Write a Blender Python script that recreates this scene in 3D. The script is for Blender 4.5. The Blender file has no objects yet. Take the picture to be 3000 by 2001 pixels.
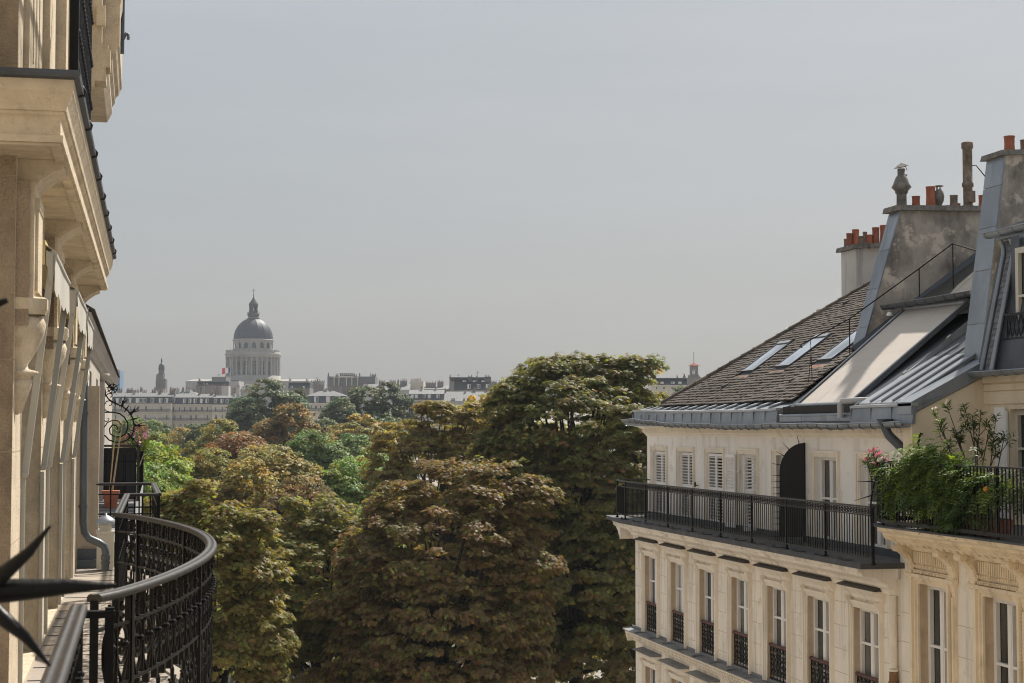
# Rooftop view along a Paris street over a park to a domed monument. Blender 4.5, everything procedural.
import bpy, math, random
import numpy as np
from mathutils import Vector
R = math.radians
scene = bpy.context.scene

# ------------------------------------------------------------------ camera
EYE = 20.0                                  # eye height above the street (m); the street runs along +Y
PSI = R(12.28)                              # the camera looks this far right of the street's direction
cam_data = bpy.data.cameras.new("camera")
cam_data.sensor_width = 36.0
cam_data.lens = 60.0
cam_data.clip_start = 0.1
cam_data.clip_end = 6000.0
cam_data.dof.use_dof = True
cam_data.dof.focus_distance = 48.0
cam_data.dof.aperture_fstop = 13.0
cam = bpy.data.objects.new("camera", cam_data)
scene.collection.objects.link(cam)
cam.location = (0, 0, EYE)
cam.rotation_euler = (R(93.0), 0, -PSI)
scene.camera = cam

# ------------------------------------------------------------------ sky, sun, exposure
SUN_AZ, SUN_EL = R(41.0), R(50.0)           # azimuth measured from +Y towards +X
world = bpy.data.worlds.new("World")
scene.world = world
world.use_nodes = True
wn, wl = world.node_tree.nodes, world.node_tree.links
wn.clear()
w_out = wn.new("ShaderNodeOutputWorld")
w_bg = wn.new("ShaderNodeBackground")
w_bg.inputs["Strength"].default_value = 0.0625
w_sky = wn.new("ShaderNodeTexSky")
w_sky.sky_type = 'NISHITA'
w_sky.sun_disc = False
w_sky.sun_elevation = SUN_EL
w_sky.sun_rotation = SUN_AZ
w_sky.altitude = 50
w_sky.air_density = 1.0
w_sky.dust_density = 3.5
w_sky.ozone_density = 1.0
w_mix = wn.new("ShaderNodeMix")             # a thin even veil of high cloud over the clear sky
w_mix.data_type = 'RGBA'
w_mix.inputs["Factor"].default_value = 0.78
w_tc = wn.new("ShaderNodeTexCoord")
w_map = wn.new("ShaderNodeMapping")
w_map.inputs["Scale"].default_value = (1.0, 1.0, 9.0)
w_noise = wn.new("ShaderNodeTexNoise")
w_noise.inputs["Scale"].default_value = 2.4
w_noise.inputs["Detail"].default_value = 5.0
w_noise.inputs["Roughness"].default_value = 0.55
w_ramp = wn.new("ShaderNodeValToRGB")
w_ramp.color_ramp.elements[0].position = 0.30
w_ramp.color_ramp.elements[0].color = (5.05, 5.18, 5.30, 1)
w_ramp.color_ramp.elements[1].position = 0.75
w_ramp.color_ramp.elements[1].color = (5.80, 5.84, 5.84, 1)
wl.new(w_tc.outputs["Generated"], w_map.inputs["Vector"])
wl.new(w_map.outputs["Vector"], w_noise.inputs["Vector"])
wl.new(w_noise.outputs["Fac"], w_ramp.inputs["Fac"])
wl.new(w_sky.outputs["Color"], w_mix.inputs["A"])
w_sep = wn.new("ShaderNodeSeparateXYZ")      # the veil is thicker and greyer-brown low down, paler and bluer high up
wl.new(w_tc.outputs["Generated"], w_sep.inputs["Vector"])
w_alt = wn.new("ShaderNodeValToRGB")
ae = w_alt.color_ramp.elements
ae[0].position = 0.0; ae[0].color = (.70, .685, .655, 1)
ae[1].position = 1.0; ae[1].color = (1.10, 1.12, 1.14, 1)
for p_, c_ in ((.06, (.73, .72, .70)), (.14, (.86, .875, .885)), (.26, (.99, 1.01, 1.03))):
    e_ = ae.new(p_); e_.color = c_+(1,)
wl.new(w_sep.outputs["Z"], w_alt.inputs["Fac"])
w_mul = wn.new("ShaderNodeMix"); w_mul.data_type = 'RGBA'; w_mul.blend_type = 'MULTIPLY'; w_mul.inputs["Factor"].default_value = 1.0
wl.new(w_ramp.outputs["Color"], w_mul.inputs["A"]); wl.new(w_alt.outputs["Color"], w_mul.inputs["B"])
wl.new(w_mul.outputs["Result"], w_mix.inputs["B"])
wl.new(w_mix.outputs["Result"], w_bg.inputs["Color"])
wl.new(w_bg.outputs["Background"], w_out.inputs["Surface"])

sun_data = bpy.data.lights.new("sun", 'SUN')
sun_data.energy = 4.5
sun_data.angle = R(2.0)
sun_data.color = (1.0, 0.93, 0.82)
sun = bpy.data.objects.new("sun", sun_data)
scene.collection.objects.link(sun)
sdir = Vector((math.sin(SUN_AZ)*math.cos(SUN_EL), math.cos(SUN_AZ)*math.cos(SUN_EL), math.sin(SUN_EL)))
sun.rotation_euler = sdir.to_track_quat('Z', 'Y').to_euler()
sun.location = (40, 40, 80)

vs = scene.view_settings
vs.view_transform = 'Standard'
vs.look = 'None'
vs.exposure = 0.6
vs.gamma = 1.0
vs.use_curve_mapping = False
scene.cycles.max_bounces = 7
scene.cycles.diffuse_bounces = 4
scene.cycles.glossy_bounces = 3
scene.cycles.transmission_bounces = 4
scene.cycles.transparent_max_bounces = 8
scene.cycles.volume_bounces = 0
scene.cycles.filter_width = 1.1
scene.cycles.use_denoising = True
scene.cycles.sample_clamp_indirect = 6.0

# ------------------------------------------------------------------ object helpers
COL = scene.collection
ORG = {}                                    # object name -> world origin its local coordinates count from

def tag(o, label=None, cat=None, group=None, kind=None):
    if label: o["label"] = label
    if cat: o["category"] = cat
    if group: o["group"] = group
    if kind: o["kind"] = kind
    return o

def thing(name, label, cat, loc=(0, 0, 0), rz=0.0, group=None, world_coords=True):
    """An Empty at the thing's base. With world_coords its parts are given in world coordinates."""
    o = bpy.data.objects.new(name, None)
    o.empty_display_size = 0.2
    COL.objects.link(o)
    o.location = loc
    o.rotation_euler = (0, 0, rz)
    ORG[o.name] = Vector(loc) if world_coords else Vector((0, 0, 0))
    return tag(o, label, cat, group)

def link(name, mesh, parent=None, loc=None, rot=None):
    o = bpy.data.objects.new(name, mesh)
    COL.objects.link(o)
    if parent is not None:
        o.parent = parent
        ORG[o.name] = ORG.get(parent.name, Vector((0, 0, 0)))
        if loc is not None and loc != (0, 0, 0):
            o.location = Vector(loc) - ORG[o.name]
    elif loc is not None:
        o.location = loc
    if rot is not None:
        o.rotation_euler = rot
    return o

def dup(root, loc=None, rz=None, label=None, group=None, scale=None):
    r = root.copy(); COL.objects.link(r)
    if loc is not None: r.location = loc
    if rz is not None: r.rotation_euler = (0, 0, rz)
    if scale is not None: r.scale = scale
    if label: r["label"] = label
    if group: r["group"] = group
    for ch in list(root.children):
        c = ch.copy(); COL.objects.link(c); c.parent = r
        for g in list(ch.children):
            d = g.copy(); COL.objects.link(d); d.parent = c
    return r

class MB:
    """Collects shapes for ONE mesh."""
    def __init__(s): s.v = []; s.f = []; s.m = []; s.sm = []
    def add(s, vs_, fs_, mi=0, smooth=False):
        b = len(s.v); s.v.extend(vs_)
        for q in fs_:
            s.f.append(tuple(b+i for i in q)); s.m.append(mi); s.sm.append(smooth)
        return s
    def box(s, x0, x1, y0, y1, z0, z1, mi=0):
        if x0 > x1: x0, x1 = x1, x0
        if y0 > y1: y0, y1 = y1, y0
        if z0 > z1: z0, z1 = z1, z0
        return s.add([(x0,y0,z0),(x1,y0,z0),(x1,y1,z0),(x0,y1,z0),(x0,y0,z1),(x1,y0,z1),(x1,y1,z1),(x0,y1,z1)],
              [(0,3,2,1),(4,5,6,7),(0,1,5,4),(1,2,6,5),(2,3,7,6),(3,0,4,7)], mi)
    def hexa(s, p, mi=0):
        """8 points: bottom 4, top 4."""
        return s.add(list(p), [(0,3,2,1),(4,5,6,7),(0,1,5,4),(1,2,6,5),(2,3,7,6),(3,0,4,7)], mi)
    def quad(s, a, b, c, d, mi=0): return s.add([a,b,c,d], [(0,1,2,3)], mi)
    def plate(s, pts, n, t, mi=0):
        """A flat polygon given a thickness t along n."""
        k = len(pts); n = Vector(n).normalized()*t
        top = [tuple(Vector(p)+n) for p in pts]
        return s.add(list(pts)+top, [tuple(range(k))[::-1], tuple(range(k, 2*k))] +
              [(i,(i+1)%k,k+(i+1)%k,k+i) for i in range(k)], mi)
    def prism_y(s, prof, y0, y1, mi=0, y0f=None, y1f=None, smooth=False):
        """(x,z) profile swept along y; optional per-vertex end offsets."""
        k = len(prof)
        a = [(x, (y0f(x,z) if y0f else y0), z) for x,z in prof]
        b = [(x, (y1f(x,z) if y1f else y1), z) for x,z in prof]
        s.add(a+b, [(i,(i+1)%k,k+(i+1)%k,k+i) for i in range(k)], mi, smooth)
        return s.add(a, [tuple(range(k))], mi).add(b, [tuple(range(k))[::-1]], mi)
    def prism_x(s, prof, x0, x1, mi=0):
        """(y,z) profile swept along x."""
        k = len(prof)
        a = [(x0,y,z) for y,z in prof]; b = [(x1,y,z) for y,z in prof]
        return s.add(a+b, [(i,(i+1)%k,k+(i+1)%k,k+i) for i in range(k)]+[tuple(range(k))[::-1], tuple(range(k,2*k))], mi)
    def tube(s, pts, r, n=8, mi=0, closed=False, smooth=True, caps=True):
        pts = [Vector(p) for p in pts]; m = len(pts)
        rr = r if isinstance(r, (list, tuple)) else [r]*m
        vs_ = []; up = None
        for i, p in enumerate(pts):
            if closed: t = pts[(i+1)%m]-pts[i-1]
            else: t = pts[min(i+1,m-1)]-pts[max(i-1,0)]
            if t.length < 1e-9: t = Vector((0,0,1))
            t.normalize()
            if up is None:
                up = Vector((0,0,1)) if abs(t.z) < .9 else Vector((1,0,0))
            a = t.cross(up)
            if a.length < 1e-6: a = t.cross(Vector((1,.3,0)))
            a.normalize(); b = a.cross(t).normalized(); up = b
            for j in range(n):
                an = 2*math.pi*j/n + math.pi/n
                vs_.append(tuple(p+a*(math.cos(an)*rr[i])+b*(math.sin(an)*rr[i])))
        fs_ = []
        for i in range(m if closed else m-1):
            i2 = (i+1)%m
            for j in range(n):
                fs_.append((i*n+j, i*n+(j+1)%n, i2*n+(j+1)%n, i2*n+j))
        s.add(vs_, fs_, mi, smooth)
        if not closed and caps:
            s.add([vs_[j] for j in range(n)], [tuple(range(n))[::-1]], mi)
            s.add([vs_[(m-1)*n+j] for j in range(n)], [tuple(range(n))], mi)
        return s
    def lathe(s, prof, c, n=16, mi=0, a0=0.0, a1=2*math.pi, smooth=True, rib=None):
        """(r,z) profile turned about the vertical through c."""
        full = abs(a1-a0-2*math.pi) < 1e-6
        k = n if full else n+1
        vs_ = []
        for r, z in prof:
            for j in range(k):
                an = a0+(a1-a0)*j/n
                q = r if rib is None else rib(r, z, j)
                vs_.append((c[0]+q*math.cos(an), c[1]+q*math.sin(an), c[2]+z))
        fs_ = []
        for i in range(len(prof)-1):
            for j in range(n):
                j2 = (j+1)%k
                fs_.append((i*k+j, i*k+j2, (i+1)*k+j2, (i+1)*k+j))
        return s.add(vs_, fs_, mi, smooth)
    def ribbon(s, pts, w, d, frame, mi=0, closed=False):
        """A flat bar following (u,z) points in a plane; w wide in the plane, d deep across it."""
        m = len(pts); out = []
        for i, (u, z) in enumerate(pts):
            if closed: a, b = pts[i-1], pts[(i+1)%m]
            else: a, b = pts[max(i-1,0)], pts[min(i+1,m-1)]
            tx, tz = b[0]-a[0], b[1]-a[1]; l = math.hypot(tx,tz) or 1
            nx, nz = -tz/l*w/2, tx/l*w/2
            for su, sd in ((1,-1),(1,1),(-1,1),(-1,-1)):
                out.append(frame(u+nx*su, sd*d/2, z+nz*su))
        fs_ = []
        for i in range(m if closed else m-1):
            i2 = (i+1)%m
            for j in range(4):
                fs_.append((i*4+j, i*4+(j+1)%4, i2*4+(j+1)%4, i2*4+j))
        if not closed: fs_ += [(3,2,1,0), tuple((m-1)*4+j for j in range(4))]
        return s.add(out, fs_, mi)
    def facade(s, F, u0, u1, z0, z1, ops, depth, mi=0, rmi=None):
        """A wall with real openings. F(u,d,z)->xyz; ops = (ua,ub,za,zb); reveals go depth deep."""
        us = sorted({u0,u1,*[o[0] for o in ops],*[o[1] for o in ops]})
        zs = sorted({z0,z1,*[o[2] for o in ops],*[o[3] for o in ops]})
        us = [u for u in us if u0-1e-6 <= u <= u1+1e-6]; zs = [z for z in zs if z0-1e-6 <= z <= z1+1e-6]
        for a, b in zip(us, us[1:]):
            for c, d in zip(zs, zs[1:]):
                mu, mz = (a+b)/2, (c+d)/2
                if any(o[0] < mu < o[1] and o[2] < mz < o[3] for o in ops): continue
                s.quad(F(a,0,c), F(b,0,c), F(b,0,d), F(a,0,d), mi)
        k = mi if rmi is None else rmi
        for a, b, c, d in ops:
            s.quad(F(a,0,c), F(a,depth,c), F(a,depth,d), F(a,0,d), k)
            s.quad(F(b,0,c), F(b,depth,c), F(b,depth,d), F(b,0,d), k)
            s.quad(F(a,0,c), F(b,0,c), F(b,depth,c), F(a,depth,c), k)
            s.quad(F(a,0,d), F(b,0,d), F(b,depth,d), F(a,depth,d), k)
        return s
    def mesh(s, name, mats, org=None):
        me = bpy.data.meshes.new(name)
        v = s.v
        if org is not None and org.length > 0: v = [(p[0]-org.x, p[1]-org.y, p[2]-org.z) for p in v]
        me.from_pydata(v, [], s.f)
        for m_ in (mats if isinstance(mats, (list, tuple)) else [mats]): me.materials.append(m_)
        if any(s.m): me.polygons.foreach_set("material_index", s.m)
        me.polygons.foreach_set("use_smooth", s.sm)
        me.update()
        return me
    def build(s, name, mats, parent=None, kind=None, label=None):
        org = ORG.get(parent.name) if parent is not None else None
        o = link(name, s.mesh(name, mats, org), parent)
        if kind: o["kind"] = kind
        if label: o["label"] = label
        return o

def spiral(cx, cz, r, turns, a0, n=18, rmin=.18, sgn=1):
    out = []
    for i in range(n+1):
        t = i/n; q = r*(1-(1-rmin)*t); an = a0+sgn*turns*2*math.pi*t
        out.append((cx+q*math.cos(an), cz+q*math.sin(an)))
    return out
def arc(cx, cz, rx, rz, a0, a1, n=12):
    return [(cx+rx*math.cos(a0+(a1-a0)*i/n), cz+rz*math.sin(a0+(a1-a0)*i/n)) for i in range(n+1)]
def lerp(a, b, t): return a+(b-a)*t
def vlerp(a, b, t): return tuple(lerp(x, y, t) for x, y in zip(a, b))

# ------------------------------------------------------------------ materials
MATS = {}
def material(name, col, rough=.8, var=.12, scale=1.5, stain=None, stain_amt=0.0, stain_scale=(1.2,1.2,.25), stain_lo=.5,
             bump=0.0, bump_scale=30.0, metal=0.0, spec=.4, trans=0.0, stripes=None, by_object=0.0, stain2=None, stain2_amt=0.0, stain2_scale=2.5, stain2_lo=.56):
    m = bpy.data.materials.new(name); m.use_nodes = True
    nt = m.node_tree; N, L = nt.nodes, nt.links
    b = N["Principled BSDF"]
    b.inputs["Roughness"].default_value = rough
    b.inputs["Metallic"].default_value = metal
    b.inputs["Specular IOR Level"].default_value = spec
    geo = N.new("ShaderNodeNewGeometry")
    pos = geo.outputs["Position"]
    n1 = N.new("ShaderNodeTexNoise"); n1.inputs["Scale"].default_value = scale; n1.inputs["Detail"].default_value = 6; n1.inputs["Roughness"].default_value = .6
    L.new(pos, n1.inputs["Vector"])
    r1 = N.new("ShaderNodeValToRGB")
    r1.color_ramp.elements[0].position = .3; r1.color_ramp.elements[1].position = .7
    r1.color_ramp.elements[0].color = tuple(c*(1-var) for c in col)+(1,)
    r1.color_ramp.elements[1].color = tuple(min(1,c*(1+var)) for c in col)+(1,)
    L.new(n1.outputs["Fac"], r1.inputs["Fac"])
    out = r1.outputs["Color"]
    def over(sc, lo, amt, colr, hi=.2):
        nonlocal out
        mp = N.new("ShaderNodeMapping"); mp.inputs["Scale"].default_value = sc
        L.new(pos, mp.inputs["Vector"])
        n2 = N.new("ShaderNodeTexNoise"); n2.inputs["Scale"].default_value = 1.0; n2.inputs["Detail"].default_value = 7; n2.inputs["Roughness"].default_value = .65
        L.new(mp.outputs["Vector"], n2.inputs["Vector"])
        mr = N.new("ShaderNodeMapRange"); mr.inputs["From Min"].default_value = lo; mr.inputs["From Max"].default_value = lo+hi
        mr.inputs["To Min"].default_value = 0; mr.inputs["To Max"].default_value = amt
        L.new(n2.outputs["Fac"], mr.inputs["Value"])
        mx = N.new("ShaderNodeMix"); mx.data_type = 'RGBA'
        L.new(mr.outputs["Result"], mx.inputs["Factor"]); L.new(out, mx.inputs["A"]); mx.inputs["B"].default_value = tuple(colr)+(1,)
        out = mx.outputs["Result"]
    if stain: over(stain_scale, stain_lo, stain_amt, stain)
    if stain2: over((stain2_scale,)*3, stain2_lo, stain2_amt, stain2, .08)
    if by_object:
        oi = N.new("ShaderNodeObjectInfo")
        mr = N.new("ShaderNodeMapRange"); mr.inputs["To Min"].default_value = 1-by_object; mr.inputs["To Max"].default_value = 1+by_object
        L.new(oi.outputs["Random"], mr.inputs["Value"])
        mx = N.new("ShaderNodeMix"); mx.data_type = 'RGBA'; mx.blend_type = 'MULTIPLY'; mx.inputs["Factor"].default_value = 1
        L.new(out, mx.inputs["A"])
        cb = N.new("ShaderNodeCombineColor")
        for k in range(3): L.new(mr.outputs["Result"], cb.inputs[k])
        L.new(cb.outputs["Color"], mx.inputs["B"]); out = mx.outputs["Result"]
    L.new(out, b.inputs["Base Color"])
    if bump:
        n3 = N.new("ShaderNodeTexNoise"); n3.inputs["Scale"].default_value = bump_scale; n3.inputs["Detail"].default_value = 4
        L.new(pos, n3.inputs["Vector"])
        bp = N.new("ShaderNodeBump"); bp.inputs["Strength"].default_value = bump; bp.inputs["Distance"].default_value = .02
        L.new(n3.outputs["Fac"], bp.inputs["Height"]); L.new(bp.outputs["Normal"], b.inputs["Normal"])
    MATS[name] = m
    return m

def leaf_material(name, trans=.4, rough=.55, tint=None):
    """Leaves: colour attribute per leaf, light passing through."""
    m = bpy.data.materials.new(name); m.use_nodes = True
    nt = m.node_tree; N, L = nt.nodes, nt.links
    b = N["Principled BSDF"]; out = N["Material Output"]
    b.inputs["Roughness"].default_value = rough; b.inputs["Specular IOR Level"].default_value = .35
    at = N.new("ShaderNodeAttribute"); at.attribute_name = "leaf"
    c = at.outputs["Color"]
    if tint:                                 # object colour sets the kind of tree
        oi = N.new("ShaderNodeObjectInfo")
        mx = N.new("ShaderNodeMix"); mx.data_type = 'RGBA'; mx.blend_type = 'MULTIPLY'; mx.inputs["Factor"].default_value = 1
        L.new(c, mx.inputs["A"]); L.new(oi.outputs["Color"], mx.inputs["B"]); c = mx.outputs["Result"]
    L.new(c, b.inputs["Base Color"])
    tr = N.new("ShaderNodeBsdfTranslucent")
    hs = N.new("ShaderNodeHueSaturation"); hs.inputs["Saturation"].default_value = 1.15; hs.inputs["Value"].default_value = 1.5
    L.new(c, hs.inputs["Color"]); L.new(hs.outputs["Color"], tr.inputs["Color"])
    ms = N.new("ShaderNodeMixShader"); ms.inputs["Fac"].default_value = trans
    L.new(b.outputs["BSDF"], ms.inputs[1]); L.new(tr.outputs["BSDF"], ms.inputs[2]); L.new(ms.outputs["Shader"], out.inputs["Surface"])
    MATS[name] = m
    return m

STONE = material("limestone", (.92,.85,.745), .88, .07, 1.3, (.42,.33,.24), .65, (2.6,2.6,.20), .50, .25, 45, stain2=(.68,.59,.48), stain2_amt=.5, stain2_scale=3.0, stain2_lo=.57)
REVEAL = material("brown_reveal_stone", (.60,.47,.34), .92, .16, 2.5, (.34,.25,.17), .6, (3,3,.8), .5, .3, 45)  # window reveals and joints, darker and browner than the wall face
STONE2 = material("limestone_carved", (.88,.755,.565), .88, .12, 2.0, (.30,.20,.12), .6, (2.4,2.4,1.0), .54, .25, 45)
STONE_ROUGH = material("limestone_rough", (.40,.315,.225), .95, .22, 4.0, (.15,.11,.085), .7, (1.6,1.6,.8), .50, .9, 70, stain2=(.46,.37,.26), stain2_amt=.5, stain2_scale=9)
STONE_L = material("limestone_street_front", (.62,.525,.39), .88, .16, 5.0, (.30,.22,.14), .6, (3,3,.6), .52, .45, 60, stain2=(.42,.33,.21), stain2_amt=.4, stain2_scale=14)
STONE_DARK = material("limestone_weathered", (.44,.35,.25), .9, .18, 2.0, (.16,.12,.09), .6, (2.0,2.0,.5), .52, .4, 45)
PLASTER = material("plaster_cream", (.94,.905,.855), .92, .05, .9, (.52,.45,.37), .6, (2.6,2.6,.22), .53, .1, 60, stain2=(.66,.60,.54), stain2_amt=.4, stain2_scale=2.2, stain2_lo=.57)
PLASTER_Y = material("plaster_ochre", (.82,.70,.52), .92, .07, 1.0, (.42,.29,.16), .5, (1.5,1.5,.4), .55, .15, 60)
TRIM = material("plaster_trim", (.91,.835,.715), .9, .07, 2.0, (.38,.27,.16), .45, (3,3,.6), .54, .1, 60)
CHIM_PL = material("chimney_render", (.42,.375,.325), .95, .25, 1.6, (.12,.112,.105), .9, (1.3,1.3,.7), .46, .4, 40, stain2=(.66,.585,.50), stain2_amt=.85, stain2_scale=2.2, stain2_lo=.55)
CHIM_WH = material("chimney_render_pale", (.55,.53,.50), .95, .10, 1.0, (.05,.05,.05), .8, (3.0,3.0,.25), .56, .2, 40)
CHIM_CAP = material("chimney_cap_stone", (.20,.185,.165), .95, .35, 6, (.07,.065,.06), .8, (4,4,4), .5, .6, 40)
POT = material("terracotta", (.33,.115,.068), .85, .22, 6, (.22,.12,.09), .5, (5,5,2), .5, .3, 60, by_object=.25)
POT_OLD = material("terracotta_weathered", (.22,.175,.135), .9, .35, 9, (.07,.06,.05), .85, (9,9,4), .5, .4, 60)
ZINC = material("zinc_sheet", (.27,.30,.335), .42, .16, 1.4, (.13,.15,.175), .6, (2.5,2.5,.6), .5, .05, 20, metal=.55, spec=.5, by_object=.10)
ZINC_PALE = material("zinc_sheet_bright", (.40,.42,.445), .38, .10, 1.4, (.24,.26,.29), .5, (2.5,2.5,.6), .52, .05, 20, metal=.5, by_object=.06)
ZINC_DARK = material("zinc_dark", (.085,.095,.11), .5, .2, 2, (.04,.045,.05), .5, (3,3,1), .5, .05, 20, metal=.4)
LEDGE_ZINC = material("zinc_ledge", (.235,.245,.255), .55, .15, 2, (.11,.115,.12), .5, (2.5,2.5,1), .5, .05, 20, metal=.3, by_object=.10)
SLATE = material("slate", (.17,.17,.185), .55, .2, 3, (.08,.08,.09), .5, (4,4,2), .5, .1, 40, by_object=.25)
SLATE_HOOD = material("slate_hood", (.06,.058,.055), .7, .25, 5, (.11,.10,.09), .4, (5,5,2), .52, .3, 40, by_object=.2)
TILE = material("roof_tile", (.105,.086,.073), .9, .30, 5, (.055,.048,.044), .7, (3,3,3), .50, .5, 60, by_object=.30, stain2=(.20,.185,.15), stain2_amt=.65, stain2_scale=6, stain2_lo=.58)
TILE_ORANGE = material("roof_tile_new", (.27,.155,.11), .9, .2, 5, None, 0, bump=.3, by_object=.15)
IRON = material("wrought_iron", (.0055,.0055,.006), .40, .4, 12, (.014,.013,.012), .35, (9,9,9), .55, .12, 60, spec=.22)
IRON_RAIL = material("handrail_paint_worn", (.017,.014,.013), .46, .3, 10, (.06,.05,.045), .5, (8,8,8), .54, .12, 70, spec=.5)
IRON_RED = material("handrail_wood_red", (.12,.042,.032), .5, .2, 6, (.06,.03,.025), .5, (5,5,5), .5, .1, 50)
PIPE = material("zinc_pipe", (.10,.115,.135), .45, .22, 3, (.05,.055,.06), .5, (4,4,1), .5, .05, 20, metal=.4)
PIPE_W = material("grey_plastic_pipe", (.42,.42,.42), .5, .08, 3, (.28,.28,.28), .4, (4,4,2), .5)
WHITE = material("white_paint", (.88,.87,.85), .55, .04, 3, (.55,.52,.48), .3, (4,4,1), .55)
CREAM = material("cream_paint", (.60,.56,.47), .5, .04, 3)
METAL_CREAM = material("awning_arm_lacquer", (.47,.455,.405), .4, .05, 3, spec=.5)
FABRIC = material("awning_canvas", (.46,.44,.40), .9, .04, 3, (.52,.49,.43), .3, (4,4,1), .52)
FABRIC_Y = material("awning_box_cream", (.62,.50,.25), .6, .04, 3)
FABRIC_R = material("roof_blind_fabric", (.56,.51,.46), .9, .03, 1, (.44,.40,.36), .35, (6,.8,6), .5)
SCREEN = material("dark_screen_sheet", (.022,.022,.026), .6, .15, 3)
CURTAIN = material("net_curtain", (.46,.45,.42), .95, .06, 3)
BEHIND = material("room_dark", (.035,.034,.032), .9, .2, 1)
FLOOR_DARK = material("balcony_floor_lead", (.075,.078,.082), .7, .25, 3, (.15,.15,.15), .4, (3,3,3), .52, .1, 30)
FLOOR_TILE = material("balcony_floor_stone", (.34,.295,.25), .85, .15, 3, (.17,.145,.12), .5, (3,3,3), .5, .2, 40)
BARK = material("bark", (.055,.042,.032), .95, .3, 3, None, 0, bump=.5, bump_scale=14)
STEM = material("plant_stem", (.07,.05,.035), .9, .2, 8)
BAMBOO = material("cane", (.42,.33,.20), .8, .1, 8)
ROAD = material("asphalt", (.055,.055,.057), .9, .15, .8)
PAVE = material("pavement_stone", (.27,.255,.235), .9, .12, .8)
GRAVEL = material("park_gravel", (.30,.275,.24), .95, .10, .3)
LAWN = material("park_lawn", (.06,.10,.028), .95, .25, .2)
HILL = material("city_ground", (.14,.135,.125), .95, .15, .05)

def glass_material(name, col, rough=.04):
    m = bpy.data.materials.new(name); m.use_nodes = True
    N, L = m.node_tree.nodes, m.node_tree.links
    b = N["Principled BSDF"]
    b.inputs["Roughness"].default_value = rough; b.inputs["Specular IOR Level"].default_value = .8
    g = N.new("ShaderNodeNewGeometry"); mp = N.new("ShaderNodeMapping"); mp.inputs["Scale"].default_value = (.9,.9,.5)
    n = N.new("ShaderNodeTexNoise"); n.inputs["Scale"].default_value = 1.3; n.inputs["Detail"].default_value = 2
    r = N.new("ShaderNodeValToRGB")
    r.color_ramp.elements[0].position = .35; r.color_ramp.elements[0].color = tuple(c*.5 for c in col)+(1,)
    r.color_ramp.elements[1].position = .7; r.color_ramp.elements[1].color = tuple(c*1.4 for c in col)+(1,)
    L.new(g.outputs["Position"], mp.inputs["Vector"]); L.new(mp.outputs["Vector"], n.inputs["Vector"]); L.new(n.outputs["Fac"], r.inputs["Fac"])
    L.new(r.outputs["Color"], b.inputs["Base Color"])
    return m
GLASS = glass_material("window_glass", (.045,.046,.042))
GLASS_GREEN = glass_material("window_glass_curtained", (.09,.085,.07))
GLASS_SKY = glass_material("skylight_glass", (.62,.68,.74), .03)
GLASS_SKY.node_tree.nodes["Principled BSDF"].inputs["Metallic"].default_value = .75
GLASS_BLIND = glass_material("window_glass_blind", (.16,.15,.13), .05)
GLASS_FAR = glass_material("far_window_glass", (.03,.037,.045), .1)
# ------------------------------------------------------------------ the setting
F_PX = 5000.0                               # focal length in pixels of the 3000-pixel photograph
CP, SP = math.cos(PSI), math.sin(PSI)
CT, ST = math.cos(R(3.0)), math.sin(R(3.0))
def survey(px, py, D):
    """Photograph pixel at a known forward distance D -> (sideways metres, D, height)."""
    a = (px-1500)/F_PX; b = (1000.5-py)/F_PX
    t = D/(CT-ST*b)
    return a*t, D, EYE+(ST+CT*b)*t
def to_world(lat, D): return (CP*lat+SP*D, -SP*lat+CP*D)
def terrain(x, y):
    D = SP*x+CP*y
    if D < 260: return 0.0
    t = (D-260)/800.0
    return 34*t*t*(3-2*t) if t < 1 else 34.0

g = MB(); nx, ny = 60, 60
xs = [-1600+3600*(i/nx) for i in range(nx+1)]
ys = [-120+2600*((j/ny)**1.6) for j in range(ny+1)]
vv = [(x, y, terrain(x, y)-.02) for y in ys for x in xs]
g.add(vv, [(j*(nx+1)+i, j*(nx+1)+i+1, (j+1)*(nx+1)+i+1, (j+1)*(nx+1)+i) for j in range(ny) for i in range(nx)], 0, True)
tag(g.build("ground", GRAVEL), kind="structure")
m = MB(); m.quad((2.2,-60,.0),(10.6,-60,.0),(10.6,62,.0),(2.2,62,.0)); tag(m.build("road", ROAD), kind="structure")
for nm, a, b in (("pavement", -.7, 2.2), ("pavement", 10.6, 13.45)):
    m = MB(); m.box(a, b, -60, 60, 0, .12); tag(m.build(nm, PAVE), kind="structure")
m = MB()
for (cx, cy, rx, ry) in ((20,190,26,40), (80,200,26,60), (-12,230,14,60), (60,320,60,40), (130,330,40,60)):
    n_ = 28; b_ = len(m.v)
    if cy > 300: continue
    m.add([(cx+rx*math.cos(2*math.pi*i/n_), cy+ry*math.sin(2*math.pi*i/n_), .03) for i in range(n_)], [tuple(range(n_))])
tag(m.build("lawn", LAWN), "short park lawn between the gravel paths", kind="structure")

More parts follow.
